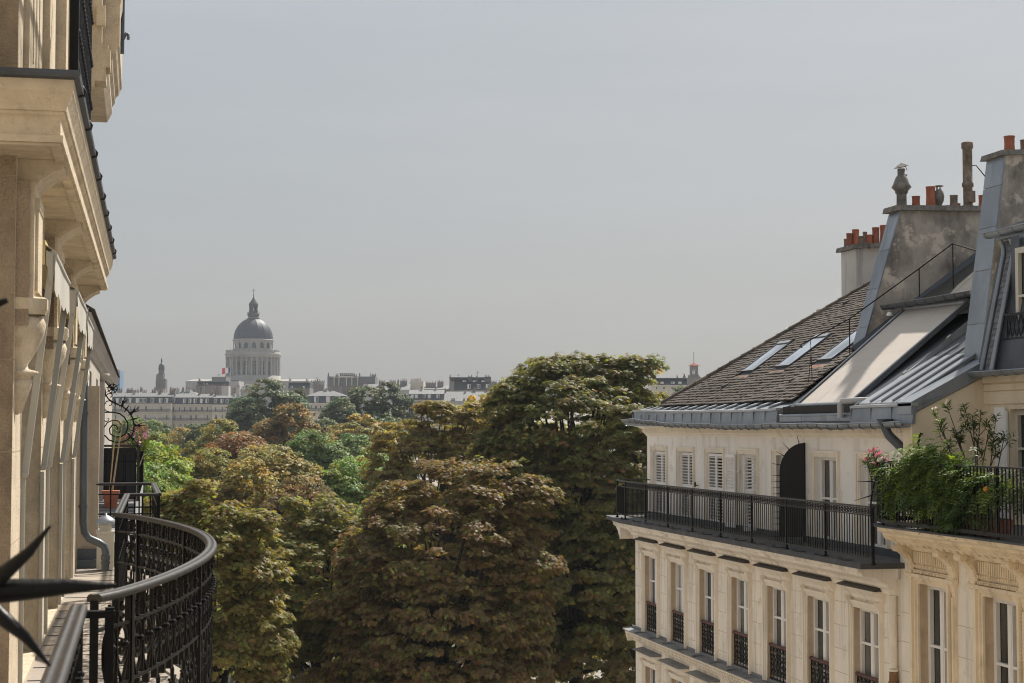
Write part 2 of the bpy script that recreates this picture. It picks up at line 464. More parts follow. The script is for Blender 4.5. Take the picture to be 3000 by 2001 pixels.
# ------------------------------------------------------------------ the far town
WALL_FAR = material("far_stone_front", (.54,.49,.42), .9, .06, .25, (.38,.33,.28), .35, (.25,.25,.08), .52)
WALL_FAR2 = material("far_stone_front_pale", (.60,.55,.48), .9, .06, .25, (.44,.39,.33), .35, (.25,.25,.08), .52)
WALL_WHITE = material("far_white_render", (.42,.41,.395), .9, .05, .3, (.31,.30,.29), .3, (.3,.3,.1), .54)
WALL_GREY = material("far_grey_render", (.22,.205,.195), .9, .10, .3, (.14,.135,.13), .4, (.3,.3,.1), .5)
SLATE_FAR = material("far_slate", (.062,.070,.082), .6, .12, .3)
ZINC_FAR = material("far_zinc", (.17,.175,.18), .6, .08, .4, (.12,.125,.13), .5, (.9,.9,.3), .5, metal=.2)
POT_FAR = material("far_chimney_pots", (.19,.10,.07), .9, .2, .5)
RAIL_FAR = material("far_balcony_iron", (.055,.065,.075), .6, .2, .5)
SHUT_FAR = material("far_shutter_white", (.62,.62,.60), .8, .05, .5)
LEAD = material("dome_lead", (.046,.056,.070), .55, .22, .12, (.03,.034,.04), .6, (.12,.12,.05), .5, metal=.15)
DOME_STONE = material("monument_stone", (.315,.305,.29), .9, .10, .1, (.22,.205,.185), .5, (.1,.1,.04), .5)
DOME_DARK = material("monument_stone_sooty", (.065,.06,.056), .9, .2, .15)
TOWER_STONE = material("tower_stone", (.135,.128,.118), .9, .18, .15, (.065,.063,.06), .5, (.2,.2,.06), .5)
GREEN_WIN = glass_material("monument_window", (.08,.11,.12), .25)

def far_building(name, label, px0, px1, D, y_base, y_eave, floors=(), mansard=None, roof=None, chimneys=(), wall=None, depth=14.0,
                 mans_win=(), balconies=(), extra=None, group="town houses beyond the park", roofmat=None, bands=True):
    """A town house surveyed in photograph pixels at its true distance D; local axes: x right, y away, z up."""
    wall = wall or WALL_FAR
    l0, _, z0 = survey(px0, y_base, D); l1 = survey(px1, y_base, D)[0]; ze = survey(px0, y_eave, D)[2]
    cx = (l0+l1)/2; gx, gy = to_world(cx, D); zb = min(terrain(gx, gy), z0)
    t = thing(name, label, "building", (gx, gy, zb), -PSI, group, False)
    X = lambda px: survey(px, y_eave, D)[0]-cx
    Z = lambda py: survey(px0, py, D)[2]-zb
    hw = (l1-l0)/2
    ops = []
    for (yt, yb, cols, w) in floors:
        for c in cols: ops.append((X(c-w/2), X(c+w/2), Z(yb), Z(yt)))
    b = MB()
    b.facade(lambda u,d,z:(u,d,z), -hw, hw, 0, Z(y_eave), ops, .35)
    b.quad((-hw,0,0),(-hw,depth,0),(-hw,depth,Z(y_eave)),(-hw,0,Z(y_eave)))
    b.quad((hw,0,0),(hw,depth,0),(hw,depth,Z(y_eave)),(hw,0,Z(y_eave)))
    b.quad((-hw,depth,0),(hw,depth,0),(hw,depth,Z(y_eave)),(-hw,depth,Z(y_eave)))
    b.quad((-hw,0.02,Z(y_eave)),(hw,0.02,Z(y_eave)),(hw,depth,Z(y_eave)),(-hw,depth,Z(y_eave)))
    b.build("wall", wall, t)
    rng = random.Random(int(px0*7+D))
    for o in ops:
        w = MB(); closed = rng.random() < .22
        w.box(o[0], o[1], .30, .34, o[2], o[3], 1 if closed else 0)
        if not closed:
            mid = (o[0]+o[1])/2; q = (o[1]-o[0])*.10
            w.box(o[0], o[0]+q*1.3, .26, .30, o[2], o[3], 1); w.box(o[1]-q*1.3, o[1], .26, .30, o[2], o[3], 1); w.box(mid-q*.6, mid+q*.6, .26, .30, o[2], o[3], 1)
            w.box(o[0]+q*1.3, mid-q*.6, .265, .298, o[3]-q*2.2, o[3], 1); w.box(mid+q*.6, o[1]-q*1.3, .265, .298, o[3]-q*2.2, o[3], 1)
            if rng.random() < .5: w.box(o[1]-q*3.6, o[1]-q*1.3, .24, .258, o[2], o[3], 1)
        w.build("window", [GLASS_FAR, SHUT_FAR], t)
    zt = Z(y_eave)
    if bands:
        b = MB(); b.box(-hw-.05, hw+.05, -.35, .0, zt-.35, zt+.02); b.build("cornice", wall, t)
    for (yt, yb, pa, pb) in balconies:
        b = MB(); b.box(X(pa), X(pb), -.9, 0, Z(yb)-.22, Z(yb)); s_ = b.build("balcony_slab", wall, t)
        b = MB(); b.box(X(pa), X(pb), -.88, -.84, Z(yt), Z(yt)+.08)
        k = max(2, int((X(pb)-X(pa))/.28))
        for i in range(k+1):
            u = lerp(X(pa)+.03, X(pb)-.03, i/k); b.box(u-.055, u+.055, -.875, -.845, Z(yb), Z(yt))
        b.build("balcony_railing", RAIL_FAR, t)
    if mansard:
        ym, setb = mansard; zm = Z(ym)
        b = MB(); b.hexa([(-hw,.05,zt+.02),(hw,.05,zt+.02),(hw,depth,zt+.02),(-hw,depth,zt+.02),(-hw,setb,zm),(hw,setb,zm),(hw,depth-1,zm),(-hw,depth-1,zm)])
        b.build("mansard", SLATE_FAR if roofmat is None else roofmat, t)
        for (yt, yb, cols, w) in mans_win:
            for c in cols:
                d = MB(); u0, u1, za, zz = X(c-w/2), X(c+w/2), Z(yb), Z(yt)
                d.box(u0-.12, u1+.12, .0, setb+1.2, za, zz+.12, 0)
                dm = d.build("dormer", ZINC_FAR, t)
                p = MB(); mid = (u0+u1)/2; q = .11
                p.box(u0, u1, -.04, -.003, za+.1, zz, 1)
                for a_, b_ in ((u0+q, mid-q*.5), (mid+q*.5, u1-q)): p.box(a_, b_, -.055, -.043, za+.2, zz-.12, 0 if rng.random() < .45 else 1)
                p.build("pane", [GLASS_FAR, SHUT_FAR], dm)
        zt = zm
    if roof:
        yr, kind = roof; zr = Z(yr); sb = mansard[1] if mansard else -.2
        b = MB()
        if kind == "zinc":
            b.prism_x([(sb-.15, zt+.01), (sb-.15, zt+.14), (depth*.5, zr), (depth-.6, zt+.14), (depth-.6, zt+.01)], -hw, hw)
            k = max(2, int(2*hw/1.1))
            for i in range(k+1):
                u = lerp(-hw+.05, hw-.05, i/k)
                b.hexa([(u-.06,sb-.1,zt+.14),(u+.06,sb-.1,zt+.14),(u+.06,depth*.5,zr),(u-.06,depth*.5,zr),(u-.06,sb-.1,zt+.25),(u+.06,sb-.1,zt+.25),(u+.06,depth*.5,zr+.1),(u-.06,depth*.5,zr+.1)])
        elif kind == "hip":
            b.add([(-hw-.2,sb-.2,zt+.02),(hw+.2,sb-.2,zt+.02),(hw+.2,depth,zt+.02),(-hw-.2,depth,zt+.02),(-hw*.35,depth*.45,zr),(hw*.35,depth*.45,zr)],[(0,1,5,4),(1,2,5),(2,3,4,5),(3,0,4),(0,3,2,1)])
        else:
            b.box(-hw, hw, .1, depth-1, zt+.02, zr)
        b.build("roof", ZINC_FAR if roofmat is None else roofmat, t)
        zt = zr
    for (pc, yt, w, dd, mt) in chimneys:
        u = X(pc); ww = (X(pc+w/2)-X(pc-w/2))/2; zc = Z(yt)
        c = MB(); c.box(u-ww, u+ww, dd, dd+1.0+rng.random(), max(0, zc-6.0), zc-.12, 0)
        c.box(u-ww-.1, u+ww+.1, dd-.1, dd+1.1, zc-.12, zc, 0)
        ch = c.build("chimney_stack", mt, t)
        k = max(2, int(ww*2/.55))
        for i in range(k):
            p = MB(); h = rng.uniform(.45, .95); uu = lerp(u-ww+.25, u+ww-.25, i/max(1,k-1))
            p.lathe([(.17,0),(.14,h),(.0,h)], (uu, dd+.5, zc), 6); p.build("chimney_pot", POT_FAR, ch)
    if extra: extra(t, X, Z, hw, rng)
    return t

CW, CG = WALL_WHITE, WALL_GREY
# front row along the far side of the park, left to right
def dorm(*c): return [(1166.5, 1181, list(c), 8.5)]
far_building("town_house", "stone town house with slate mansard at the left end of the far row", 322, 501.5, 610, 1335, 1182.5,
    [(1189,1203,[336,384,404,428,449,472.5,490],6.5),(1214,1229,[340,384,405,427,450,473,490],6.5),(1239,1254,[340,384,405,427,450,473,490],6.5),(1264,1279,[384,405,427,450,473,490],6.5),(1289,1305,[384,405,427,450,473,490],6.5)],
    (1163,1.6), (1150,"zinc"), [(384,1147,7,5,CW),(459,1148,8,5,CG),(493,1146,9,5,CG)], mans_win=dorm(343,359,379,402,413,424,446,470,487), balconies=[(1199.5,1206.5,323,500),(1224.5,1231,415,458),(1224.5,1231,466,500)])
far_building("town_house", "stone town house with seven tall windows and dark slate mansard in the far row", 502.5, 618, 612, 1340, 1184.5,
    [(1191,1205,[509,527,542,558,575,592,609],6.5),(1215,1230,[511,529,543,559,575,592,609],6.5),(1240,1256,[511,529,543,559,575,592,609],7),(1265,1281,[511,529,543,559,575,592,609],7)],
    (1165.5,1.6), (1153,"zinc"), [(505,1141,7,3,CG),(575,1153,7,5,CW),(612,1151,8,5,CG)], mans_win=[(1168,1182,[507.5,540,556,571,589.5,606],7.5)], balconies=[(1201.5,1208,504,618),(1226,1232.5,504,617),(1253,1259,504,590)])
far_building("town_house", "narrow stone town house with three window columns at the right end of the far row", 618.8, 683, 611, 1340, 1185.5,
    [(1191.5,1206,[633,652,668],6.5),(1215,1228.5,[633,652,668],6.5),(1240,1254,[633,652,668],6.5),(1264,1280,[633,652,668],6.5)],
    (1166.5,1.8), (1158,"zinc"), [(623,1156,6,5,CW),(680,1152,5,4,CW)], mans_win=[(1169,1182,[630.5,649.5,665],7)], balconies=[(1201,1208,619,683),(1225,1229.5,629,637),(1225,1229.5,648,656),(1225,1229.5,664,672)], wall=WALL_FAR2)
far_building("town_house", "scaffolded pale house with zinc roofs just right of the far stone row", 684, 730, 640, 1330, 1190,
    [(1198,1207,[694,706,718],7),(1222,1232,[694,706,718],7)], (1172,2.0), (1158,"zinc"), [(690,1132,8,6,CW),(712,1150,9,5,CW),(723,1146,7,6,CW)], wall=WALL_GREY, balconies=[(1202,1208,685,729)])
far_building("town_house", "pale house with slate mansard and two dormers between two green park trees", 893, 1010, 600, 1330, 1181,
    [(1187,1197.5,[913,925,941,958,975],7.5),(1207,1217,[921,939,958,978],7.5),(1219,1228,[939,959,980],9)], (1160,2.0), (1144,"hip"), [(948,1141,8,6,CW),(963,1143,5,6,CW)],
    mans_win=[(1161.5,1180,[926,960.5,990],11)], balconies=[(1197,1204.5,900,1008)], wall=WALL_FAR2)
far_building("town_house", "long low house with four pale dormers half hidden behind the yellowing chestnut", 1196, 1300, 620, 1330, 1172.5,
    [(1177,1186,[1207,1222,1245,1262,1280],6)], (1155,1.8), (1141,"zinc"), [(1232,1136,5,6,CW),(1274,1136,5,6,CW)], mans_win=[(1156,1168,[1207.5,1219.5,1243,1257.5,1283],8)], wall=WALL_WHITE, balconies=[(1167,1172,1198,1298)])
far_building("town_house", "wide zinc roofed house left of the big chestnut with broad chimney stacks", 1301, 1475, 622, 1330, 1176,
    [(1166.5,1175,[1325,1331,1360,1390],5)], None, (1146,"zinc"), [(1302,1141,5,6,CG),(1363,1143,4,6,CW),(1389,1139,9,7,CG),(1425,1140,6,7,CG)], wall=WALL_WHITE)
far_building("town_house", "slate roofed institute with five skylight dormers behind the tiled roof", 1908, 2086, 560, 1250, 1128,
    [(1132,1140,[1925,1945,1970,2000,2030],7)], (1110.5,1.5), (1107,"flat"), [(1923,1100,4.5,4,CG),(1988,1105,4,4,CG),(2009,1101,6,4,CG),(2050,1101,8,4,CW)], mans_win=[(1118.5,1125,[1940,1971.5,1992,2018,2034],9.5)], wall=WALL_FAR2, roofmat=SLATE_FAR, group="houses behind the tiled roof")
# second rank: rooftops stepping up the hill
far_building("rooftop_house", "low zinc roofs and crowded chimney pots behind the left end of the far row", 328, 470, 690, 1300, 1163, (), None, (1146,"zinc"),
    [(345,1141,14,3,CG),(372,1141,20,5,CG),(395,1145,12,4,CW),(402,1137,7,7,CG),(418,1146,13,3,CW),(441,1143,8,5,CG),(447,1140,6,4,CG),(462,1144,14,6,CW)], wall=WALL_GREY, group="rooftops behind the far row")
far_building("rooftop_house", "white gabled roofs with red pots below the belfry tower", 470, 585, 700, 1300, 1160, (), None, (1142,"hip"),
    [(476,1138,9,2,CW),(492,1139,5,5,CG),(508,1140,26,3,CW),(530,1138,6,4,CG),(545,1139,14,4,CW),(561,1141,8,6,CG)], wall=WALL_WHITE, group="rooftops behind the far row")
far_building("rooftop_house", "tall white house with roof garden left of the domed monument", 576, 668, 760, 1300, 1131, [(1122,1127,[598,606],4.5)], (1119,1.0), (1116.5,"flat"),
    [(580,1112,5,3,CG),(583,1132,13,-2,CG),(620,1133,30,-4,CG),(640,1134,14,-3,CG)], wall=WALL_WHITE, group="rooftops behind the far row")
far_building("rooftop_house", "white penthouse with dark hipped top beside the domed monument", 619, 660, 790, 1300, 1117, [(1106.5,1112,[626],3)], None, (1104,"flat"), [(655,1106,4,4,CW)], wall=WALL_WHITE, group="rooftops behind the far row", bands=False)
far_building("rooftop_house", "blank white party wall in front of the monument's base", 674, 698, 730, 1300, 1117, (), None, (1114,"flat"), [(661,1131,18,-2,CW),(690,1140,12,-3,CG)], wall=WALL_WHITE, group="rooftops behind the far row", bands=False)
far_building("rooftop_house", "low slate roof stepping down to the right of the white party wall", 698, 742, 735, 1300, 1141, (), None, (1124,"hip"), [(703,1146,8,-3,CW),(725,1148,9,-3,CW)], wall=WALL_WHITE, roofmat=SLATE_FAR, group="rooftops behind the far row")
far_building("rooftop_house", "slate mansard house with two round dormers right of the domed monument", 843, 906, 720, 1300, 1137, (), (1122,1.6), (1119.5,"flat"), [(847,1112,7,3,CW),(896,1114,8,4,CW)],
    mans_win=[(1131,1138,[855,890],6)], wall=WALL_GREY, group="rooftops behind the far row")
far_building("rooftop_house", "pale row of broad chimney walls between dome and columned penthouse", 905, 962, 740, 1300, 1142, (), None, (1130,"zinc"), [(915,1118,13,3,CG),(926,1115,14,5,CW),(941,1117,14,4,CW),(935,1130,30,-2,CG)], wall=WALL_WHITE, group="rooftops behind the far row")
def loggia(t, X, Z, hw, rng):
    for p in (979, 993, 1015, 1031, 1048):
        b = MB(); b.box(X(p-1.3), X(p+1.3), -.5, -.1, Z(1131), Z(1106)); b.build("column", WALL_FAR2, t)
    b = MB(); b.box(X(975), X(1052), -.6, -.05, Z(1106), Z(1104)); b.build("lintel", WALL_FAR2, t)
    b = MB(); b.box(X(994), X(1035), 2, 8, Z(1100), Z(1094.5)); b.box(X(993), X(1036), 1.7, 8.3, Z(1094.5), Z(1093.5)); s_ = b.build("roof_studio", SLATE_FAR, t)
    for i in range(7):
        p = 997+i*5.6; w = MB(); w.box(X(p), X(p+4), 1.93, 1.99, Z(1099.5), Z(1095.2)); w.build("pane", SHUT_FAR, s_)
far_building("rooftop_house", "tall dark penthouse with stone columns and glazed roof studio", 958, 1098, 700, 1300, 1133, [(1110,1122,[972,986,1004,1024,1040],8),(1125,1131,[975,1000,1030],8)], None, (1103,"flat"),
    [(961,1098,4,1,CG),(984,1099,8,4,CG),(1038,1100,9,4,CG),(1052,1098,5,2,CW),(1092,1098.5,13,5,CG),(1084,1099,4,3,CW),(1000,1131,12,-3,CG)], wall=WALL_GREY, extra=loggia, group="rooftops behind the far row", bands=False)
far_building("rooftop_house", "low pale roofs and pots above the darker plane tree", 1060, 1200, 690, 1300, 1143, (), None, (1124,"zinc"), [(1070,1126,14,2,CW),(1116,1117,18,4,CG),(1148,1117,18,4,CG),(1165,1116,5,3,CG),(1180,1116,20,5,CG)], wall=WALL_WHITE, group="rooftops behind the far row")
far_building("rooftop_house", "blank beige chimney wall topped by a long row of pots", 1200, 1240, 700, 1300, 1138, (), None, (1117,"flat"), [(1218,1114,29,1,WALL_FAR2)], wall=WALL_FAR2, group="rooftops behind the far row", bands=False, roofmat=WALL_FAR2)
far_building("rooftop_house", "grey house with stepped zinc roofs and long chimney wall", 1240, 1330, 705, 1300, 1141, (), None, (1128,"zinc"), [(1261,1122,30,3,CG),(1289,1118,18,4,CG),(1325,1119,8,3,CG)], wall=WALL_GREY, group="rooftops behind the far row")
far_building("rooftop_house", "big dark slate mansard house with dormers left of the tall chestnut", 1316, 1438, 680, 1300, 1143, (), (1109,4.0), (1105,"flat"), [(1318,1103,4,2,CG),(1377,1102.5,12,3,CG),(1428,1103,18,3,CG),(1325,1118,11,-2,CG),(1397,1106,6,3,CG)],
    mans_win=[(1126,1140,[1374,1402,1428],9),(1115,1119,[1360,1390,1415],9)], wall=WALL_GREY, group="rooftops behind the far row", roofmat=SLATE_FAR)
far_building("rooftop_house", "pale grey rooftops peeping out beside the tall chestnut's crown", 1438, 1500, 720, 1300, 1140, (), None, (1125,"zinc"), [(1447,1119,16,2,CG),(1468,1118,14,4,CW)], wall=WALL_WHITE, group="rooftops behind the far row")

# aerials
aer = MB()
def aerial(px, y0, y1, D, label):
    l, _, z0 = survey(px, y0, D); z1 = survey(px, y1, D)[2]; gx, gy = to_world(l, D)
    t = thing("roof_aerial", label, "aerial", (gx, gy, z0), -PSI, "television aerials on far roofs", False)
    b = MB(); b.tube([(0,0,-2.0),(0,0,z1-z0)], .06, 5); b.build("mast", RAIL_FAR, t)
    b = MB()
    for k, w in ((.95,1.0),(.8,1.3),(.65,1.5)): b.tube([(-w/2,0,(z1-z0)*k),(w/2,0,(z1-z0)*k)], .035, 4)
    b.build("element", RAIL_FAR, t)
aerial(1399, 1104, 1088, 684, "television aerial on the big dark slate mansard house")
aerial(1343, 1106, 1097, 684, "short mast at the left of the dark slate mansard house")
aerial(641, 1106, 1096, 795, "thin aerial on the white penthouse beside the dome")
aerial(929, 1116, 1104, 745, "aerial above the pale chimney walls right of the dome")
aerial(1184, 1117, 1109, 694, "aerial above the low pale roofs over the plane tree")

# ------------------------------------------------------------------ the domed monument
D_M = 1000.0
lm, _, zc_ = survey(741, 1101, D_M); mx_, my_ = to_world(lm, D_M)
K = D_M/F_PX*.2105                          # metres per unit of the survey sheet
mz0 = terrain(mx_, my_)
dome = thing("domed_monument", "grey domed monument with columned drum, lantern and cross rising over the town", "monument", (mx_, my_, mz0), -PSI, None, False)
ZM = lambda v: survey(741, 820+v*.2105, D_M)[2]-mz0
r_col = 372*K
def rings(name, mat, prof, n=64):
    b = MB(); b.lathe([(r*K, ZM(v)) for r, v in prof], (0,0,0), n); return b.build(name, mat, dome)
b = MB(); b.lathe([(400*K,0),(400*K,ZM(1405)),(384*K,ZM(1405)),(384*K,ZM(1338)),(0,ZM(1338))], (0,0,0), 64); b.build("drum_base", DOME_STONE, dome)
b = MB(); b.box(-36,36,-18,30,0,ZM(1420)); b.prism_x([(-18,ZM(1420)),(6,ZM(1380)),(30,ZM(1420))], -36, 36); b.build("nave", DOME_STONE, dome)
# inner cella with tall windows behind the colonnade
rin = 300*K; nwin = 16; b = MB(); ncell = nwin*4
for i in range(ncell):
    a0, a1 = 2*math.pi*i/ncell, 2*math.pi*(i+1)/ncell; openq = i%4 in (1,2)
    for (va, vb, op) in ((1338,1325,False),(1325,1140,openq),(1140,1075,False)):
        if op: continue
        b.quad((rin*math.cos(a0),rin*math.sin(a0),ZM(va)),(rin*math.cos(a1),rin*math.sin(a1),ZM(va)),(rin*math.cos(a1),rin*math.sin(a1),ZM(vb)),(rin*math.cos(a0),rin*math.sin(a0),ZM(vb)))
b.build("drum_wall", DOME_STONE, dome)
for i in range(nwin):
    a0, a1 = 2*math.pi*(4*i+1)/ncell, 2*math.pi*(4*i+3)/ncell; q = rin-.6
    w = MB(); w.quad((q*math.cos(a0),q*math.sin(a0),ZM(1325)),(q*math.cos(a1),q*math.sin(a1),ZM(1325)),(q*math.cos(a1),q*math.sin(a1),ZM(1140)),(q*math.cos(a0),q*math.sin(a0),ZM(1140)))
    wo = w.build("window", GREEN_WIN, dome)
    g2 = MB(); q2 = q+.12
    for k in range(1, 10):
        zz = lerp(ZM(1325), ZM(1140), k/10); g2.tube([(q2*math.cos(a0),q2*math.sin(a0),zz),(q2*math.cos(a1),q2*math.sin(a1),zz)], .09, 4, smooth=False)
    for k in (.33, .66):
        an = lerp(a0, a1, k); g2.tube([(q2*math.cos(an),q2*math.sin(an),ZM(1325)),(q2*math.cos(an),q2*math.sin(an),ZM(1140))], .08, 4, smooth=False)
    g2.build("glazing_bar", DOME_STONE, wo)
colm = MB(); h0, h1 = ZM(1335), ZM(1082)
colm.lathe([(14*K,h0),(14*K,h0+.5),(11.5*K,h0+.9),(11.5*K,lerp(h0,h1,.35)),(9.8*K,h1-1.6),(11*K,h1-1.3),(14.5*K,h1),(0,h1)], (0,0,0), 12)
cme = colm.mesh("column", DOME_STONE)
for i in range(32):
    an = 2*math.pi*(i+.5)/32; o = link("column", cme, dome); o.location = (r_col*math.cos(an)*.985, r_col*math.sin(an)*.985, 0)
rings("entablature", DOME_STONE, [(290,1084),(380,1084),(380,1050),(394,1046),(394,1040),(382,1032),(382,1030),(0,1030)])
par = MB()
par.lathe([(378*K,ZM(1031)),(378*K,ZM(1012)),(366*K,ZM(1012))], (0,0,0), 64); par.lathe([(378*K,ZM(990)),(380*K,ZM(984)),(364*K,ZM(984)),(364*K,ZM(992))], (0,0,0), 64)
par.build("balustrade_coping", DOME_STONE, dome)
for i in range(32):
    a0 = 2*math.pi*(i+.18)/32; a1 = 2*math.pi*(i+.82)/32; p = MB()
    pts = [(q*math.cos(a), q*math.sin(a), z) for z in (ZM(1012), ZM(990)) for q, a in ((377*K,a0),(377*K,a1),(368*K,a1),(368*K,a0))]
    p.hexa(pts); p.build("balustrade_panel", DOME_STONE, dome)
# attic drum with arched windows
ra = 277*K; nw2 = 16; seg = 8; b = MB(); ncell = nw2*seg
for i in range(ncell):
    a0, a1 = 2*math.pi*i/ncell, 2*math.pi*(i+1)/ncell; k = i%seg
    top = {2:895,3:880,4:880,5:895}.get(k)
    for (va, vb) in ([(1030,852)] if top is None else [(1030,960),(top,852)]):
        b.quad((ra*math.cos(a0),ra*math.sin(a0),ZM(va)),(ra*math.cos(a1),ra*math.sin(a1),ZM(va)),(ra*math.cos(a1),ra*math.sin(a1),ZM(vb)),(ra*math.cos(a0),ra*math.sin(a0),ZM(vb)))
b.build("attic_drum", DOME_STONE, dome)
for i in range(nw2):
    a0, a1 = 2*math.pi*(seg*i+2)/ncell, 2*math.pi*(seg*i+6)/ncell; q = ra-.9; w = MB()
    w.quad((q*math.cos(a0),q*math.sin(a0),ZM(962)),(q*math.cos(a1),q*math.sin(a1),ZM(962)),(q*math.cos(a1),q*math.sin(a1),ZM(878)),(q*math.cos(a0),q*math.sin(a0),ZM(878)))
    w.build("arched_window", GREEN_WIN, dome)
rings("attic_cornice", DOME_STONE, [(276,854),(284,850),(291,846),(291,841),(278,836),(270,832),(268,828)])
dp = []
for i in range(19):
    a = i/18*R(76); dp.append((268*math.cos(a), 828-(828-538)*math.sin(a)/math.sin(R(76))))
b = MB(); b.lathe([(r*K, ZM(v)) for r, v in dp], (0,0,0), 128, rib=lambda r,z,j: r*(1.022 if j%8 in (0,1) else 1.0)); b.build("dome_shell", LEAD, dome)
rings("dome_ring", DOME_STONE, [(70,540),(92,538),(92,531),(76,528)], 32)
rings("lantern_base", DOME_DARK, [(70,531),(72,510),(84,495),(84,470),(62,466),(62,436),(66,434),(0,434)], 32)
for i in range(8):
    an = 2*math.pi*(i+.5)/8; p = MB(); p.lathe([(10*K,ZM(436)),(10*K,ZM(372)),(0,ZM(372))], (50*K*math.cos(an),50*K*math.sin(an),0), 8); p.build("lantern_pier", DOME_DARK, dome)
for i in range(8):
    an = 2*math.pi*i/8; p = MB(); p.lathe([(4.5*K,ZM(470)),(3*K,ZM(462)),(6*K,ZM(456)),(2*K,ZM(448)),(0,ZM(448))], (80*K*math.cos(an),80*K*math.sin(an),0), 6); p.build("lantern_urn", DOME_DARK, dome)
rings("lantern_roof", DOME_DARK, [(62,376),(62,345),(68,340),(66,336),(56,322),(40,300),(26,282),(18,268),(15,252),(6,246),(5,222),(9,215),(5,205),(3,195),(0,195)], 24)
b = MB(); b.box(-2.2*K,2.2*K,-.25,.25,ZM(200),ZM(122)); b.box(-24*K,24*K,-.22,.22,ZM(149),ZM(145)); b.build("cross", DOME_DARK, dome)

# flag
fl, _, fz = survey(661, 1085, 900.0); fx, fy = to_world(fl, 900.0)
flag = thing("tricolour_flag", "small blue white and red flag flying at the monument's left edge", "flag", (fx, fy, fz-14), -PSI, None, False)
b = MB(); b.tube([(2.6,0,0),(2.6,0,16)], .12, 6); b.build("flagpole", DOME_STONE, flag)
for k, (a, b_, c) in enumerate(((1.4,2.5,(.03,.06,.22)),(-.2,1.4,(.75,.74,.72)),(-1.9,-.2,(.55,.04,.05)))):
    p = MB(); n_ = 5
    for i in range(n_):
        u0, u1 = lerp(a, b_, i/n_), lerp(a, b_, (i+1)/n_); w0, w1 = .35*math.sin(u0*2.2), .35*math.sin(u1*2.2)
        p.hexa([(u0,w0,12.3+.25*u0),(u1,w1,12.3+.25*u1),(u1,w1+.03,12.3+.25*u1),(u0,w0+.03,12.3+.25*u0),(u0,w0,15.3+.1*u0),(u1,w1,15.3+.1*u1),(u1,w1+.03,15.3+.1*u1),(u0,w0+.03,15.3+.1*u0)])
    p.build("flag_stripe", material("flag_cloth_%d" % k, c, .9, .05), flag)

# belfry tower with open lantern
D_T = 950.0; tl, _, _ = survey(472, 1100, D_T); tx, ty = to_world(tl, D_T); tz = terrain(tx, ty); KT = D_T/F_PX
tower = thing("belfry_tower", "slim stone church belfry with round lantern top far left of the dome", "tower", (tx, ty, tz), -PSI, None, False)
ZT = lambda y: survey(472, y, D_T)[2]-tz
b = MB(); b.box(-13*KT,16*KT,-13*KT,13*KT,0,ZT(1111)); b.build("tower_body", TOWER_STONE, tower)
b = MB(); b.box(-12*KT,9*KT,-11*KT,11*KT,ZT(1111),ZT(1098)); b.hexa([(-12*KT,-11*KT,ZT(1098)),(9*KT,-11*KT,ZT(1098)),(9*KT,11*KT,ZT(1098)),(-12*KT,11*KT,ZT(1098)),(-7*KT,-7*KT,ZT(1094)),(9*KT,-7*KT,ZT(1094)),(9*KT,7*KT,ZT(1094)),(-7*KT,7*KT,ZT(1094))]); b.build("tower_stage", TOWER_STONE, tower)
b = MB(); b.lathe([(9.5*KT,ZT(1097)),(9.5*KT,ZT(1095)),(0,ZT(1095))], (1*KT,0,0), 12); b.build("lantern_floor", TOWER_STONE, tower)
for i in range(8):
    an = 2*math.pi*(i+.5)/8; p = MB(); p.lathe([(1.3*KT,ZT(1095)),(1.3*KT,ZT(1082)),(0,ZT(1082))], (KT+7.2*KT*math.cos(an),7.2*KT*math.sin(an),0), 6); p.build("lantern_pier", TOWER_STONE, tower)
b = MB(); b.lathe([(9*KT,ZT(1082.5)),(10*KT,ZT(1080)),(9*KT,ZT(1079)),(9*KT,ZT(1075)),(7.5*KT,ZT(1069)),(5*KT,ZT(1066)),(2*KT,ZT(1064.5)),(2*KT,ZT(1057)),(2.6*KT,ZT(1056)),(1*KT,ZT(1052)),(.4*KT,ZT(1047)),(0,ZT(1047))], (KT,0,0), 16); b.build("lantern_dome", LEAD, tower)

# blue glass office tower
D_B = 1500.0; bl, _, _ = survey(345, 1110, D_B); bx, by = to_world(bl, D_B); bz = terrain(bx, by); KB = D_B/F_PX
BLUE = material("office_tower_blue_panels", (.10,.20,.33), .5, .1, .05)
BLUE2 = material("office_tower_window_bands", (.05,.10,.17), .2, .1, .05)
office = thing("office_tower", "blue high-rise office tower peeking past the left eaves on the horizon", "tower", (bx, by, bz), -PSI, None, False)
ZB = lambda y: survey(345, y, D_B)[2]-bz
b = MB(); b.box(-12*KB,6.5*KB,0,14,0,ZB(1087)); b.build("tower_body", BLUE, office)
for i in range(14):
    y = 1089+i*3.2; w = MB(); w.box(-11.5*KB,6*KB,-.35,-.05,ZB(y+1.5),ZB(y)); w.build("window_band", BLUE2, office)
b = MB(); b.box(-8*KB,1*KB,2,8,ZB(1087),ZB(1084)); b.tube([(-3*KB,4,ZB(1084)),(-3*KB,4,ZB(1080.5))],.4,5); b.build("rooftop_plant", RAIL_FAR, office)

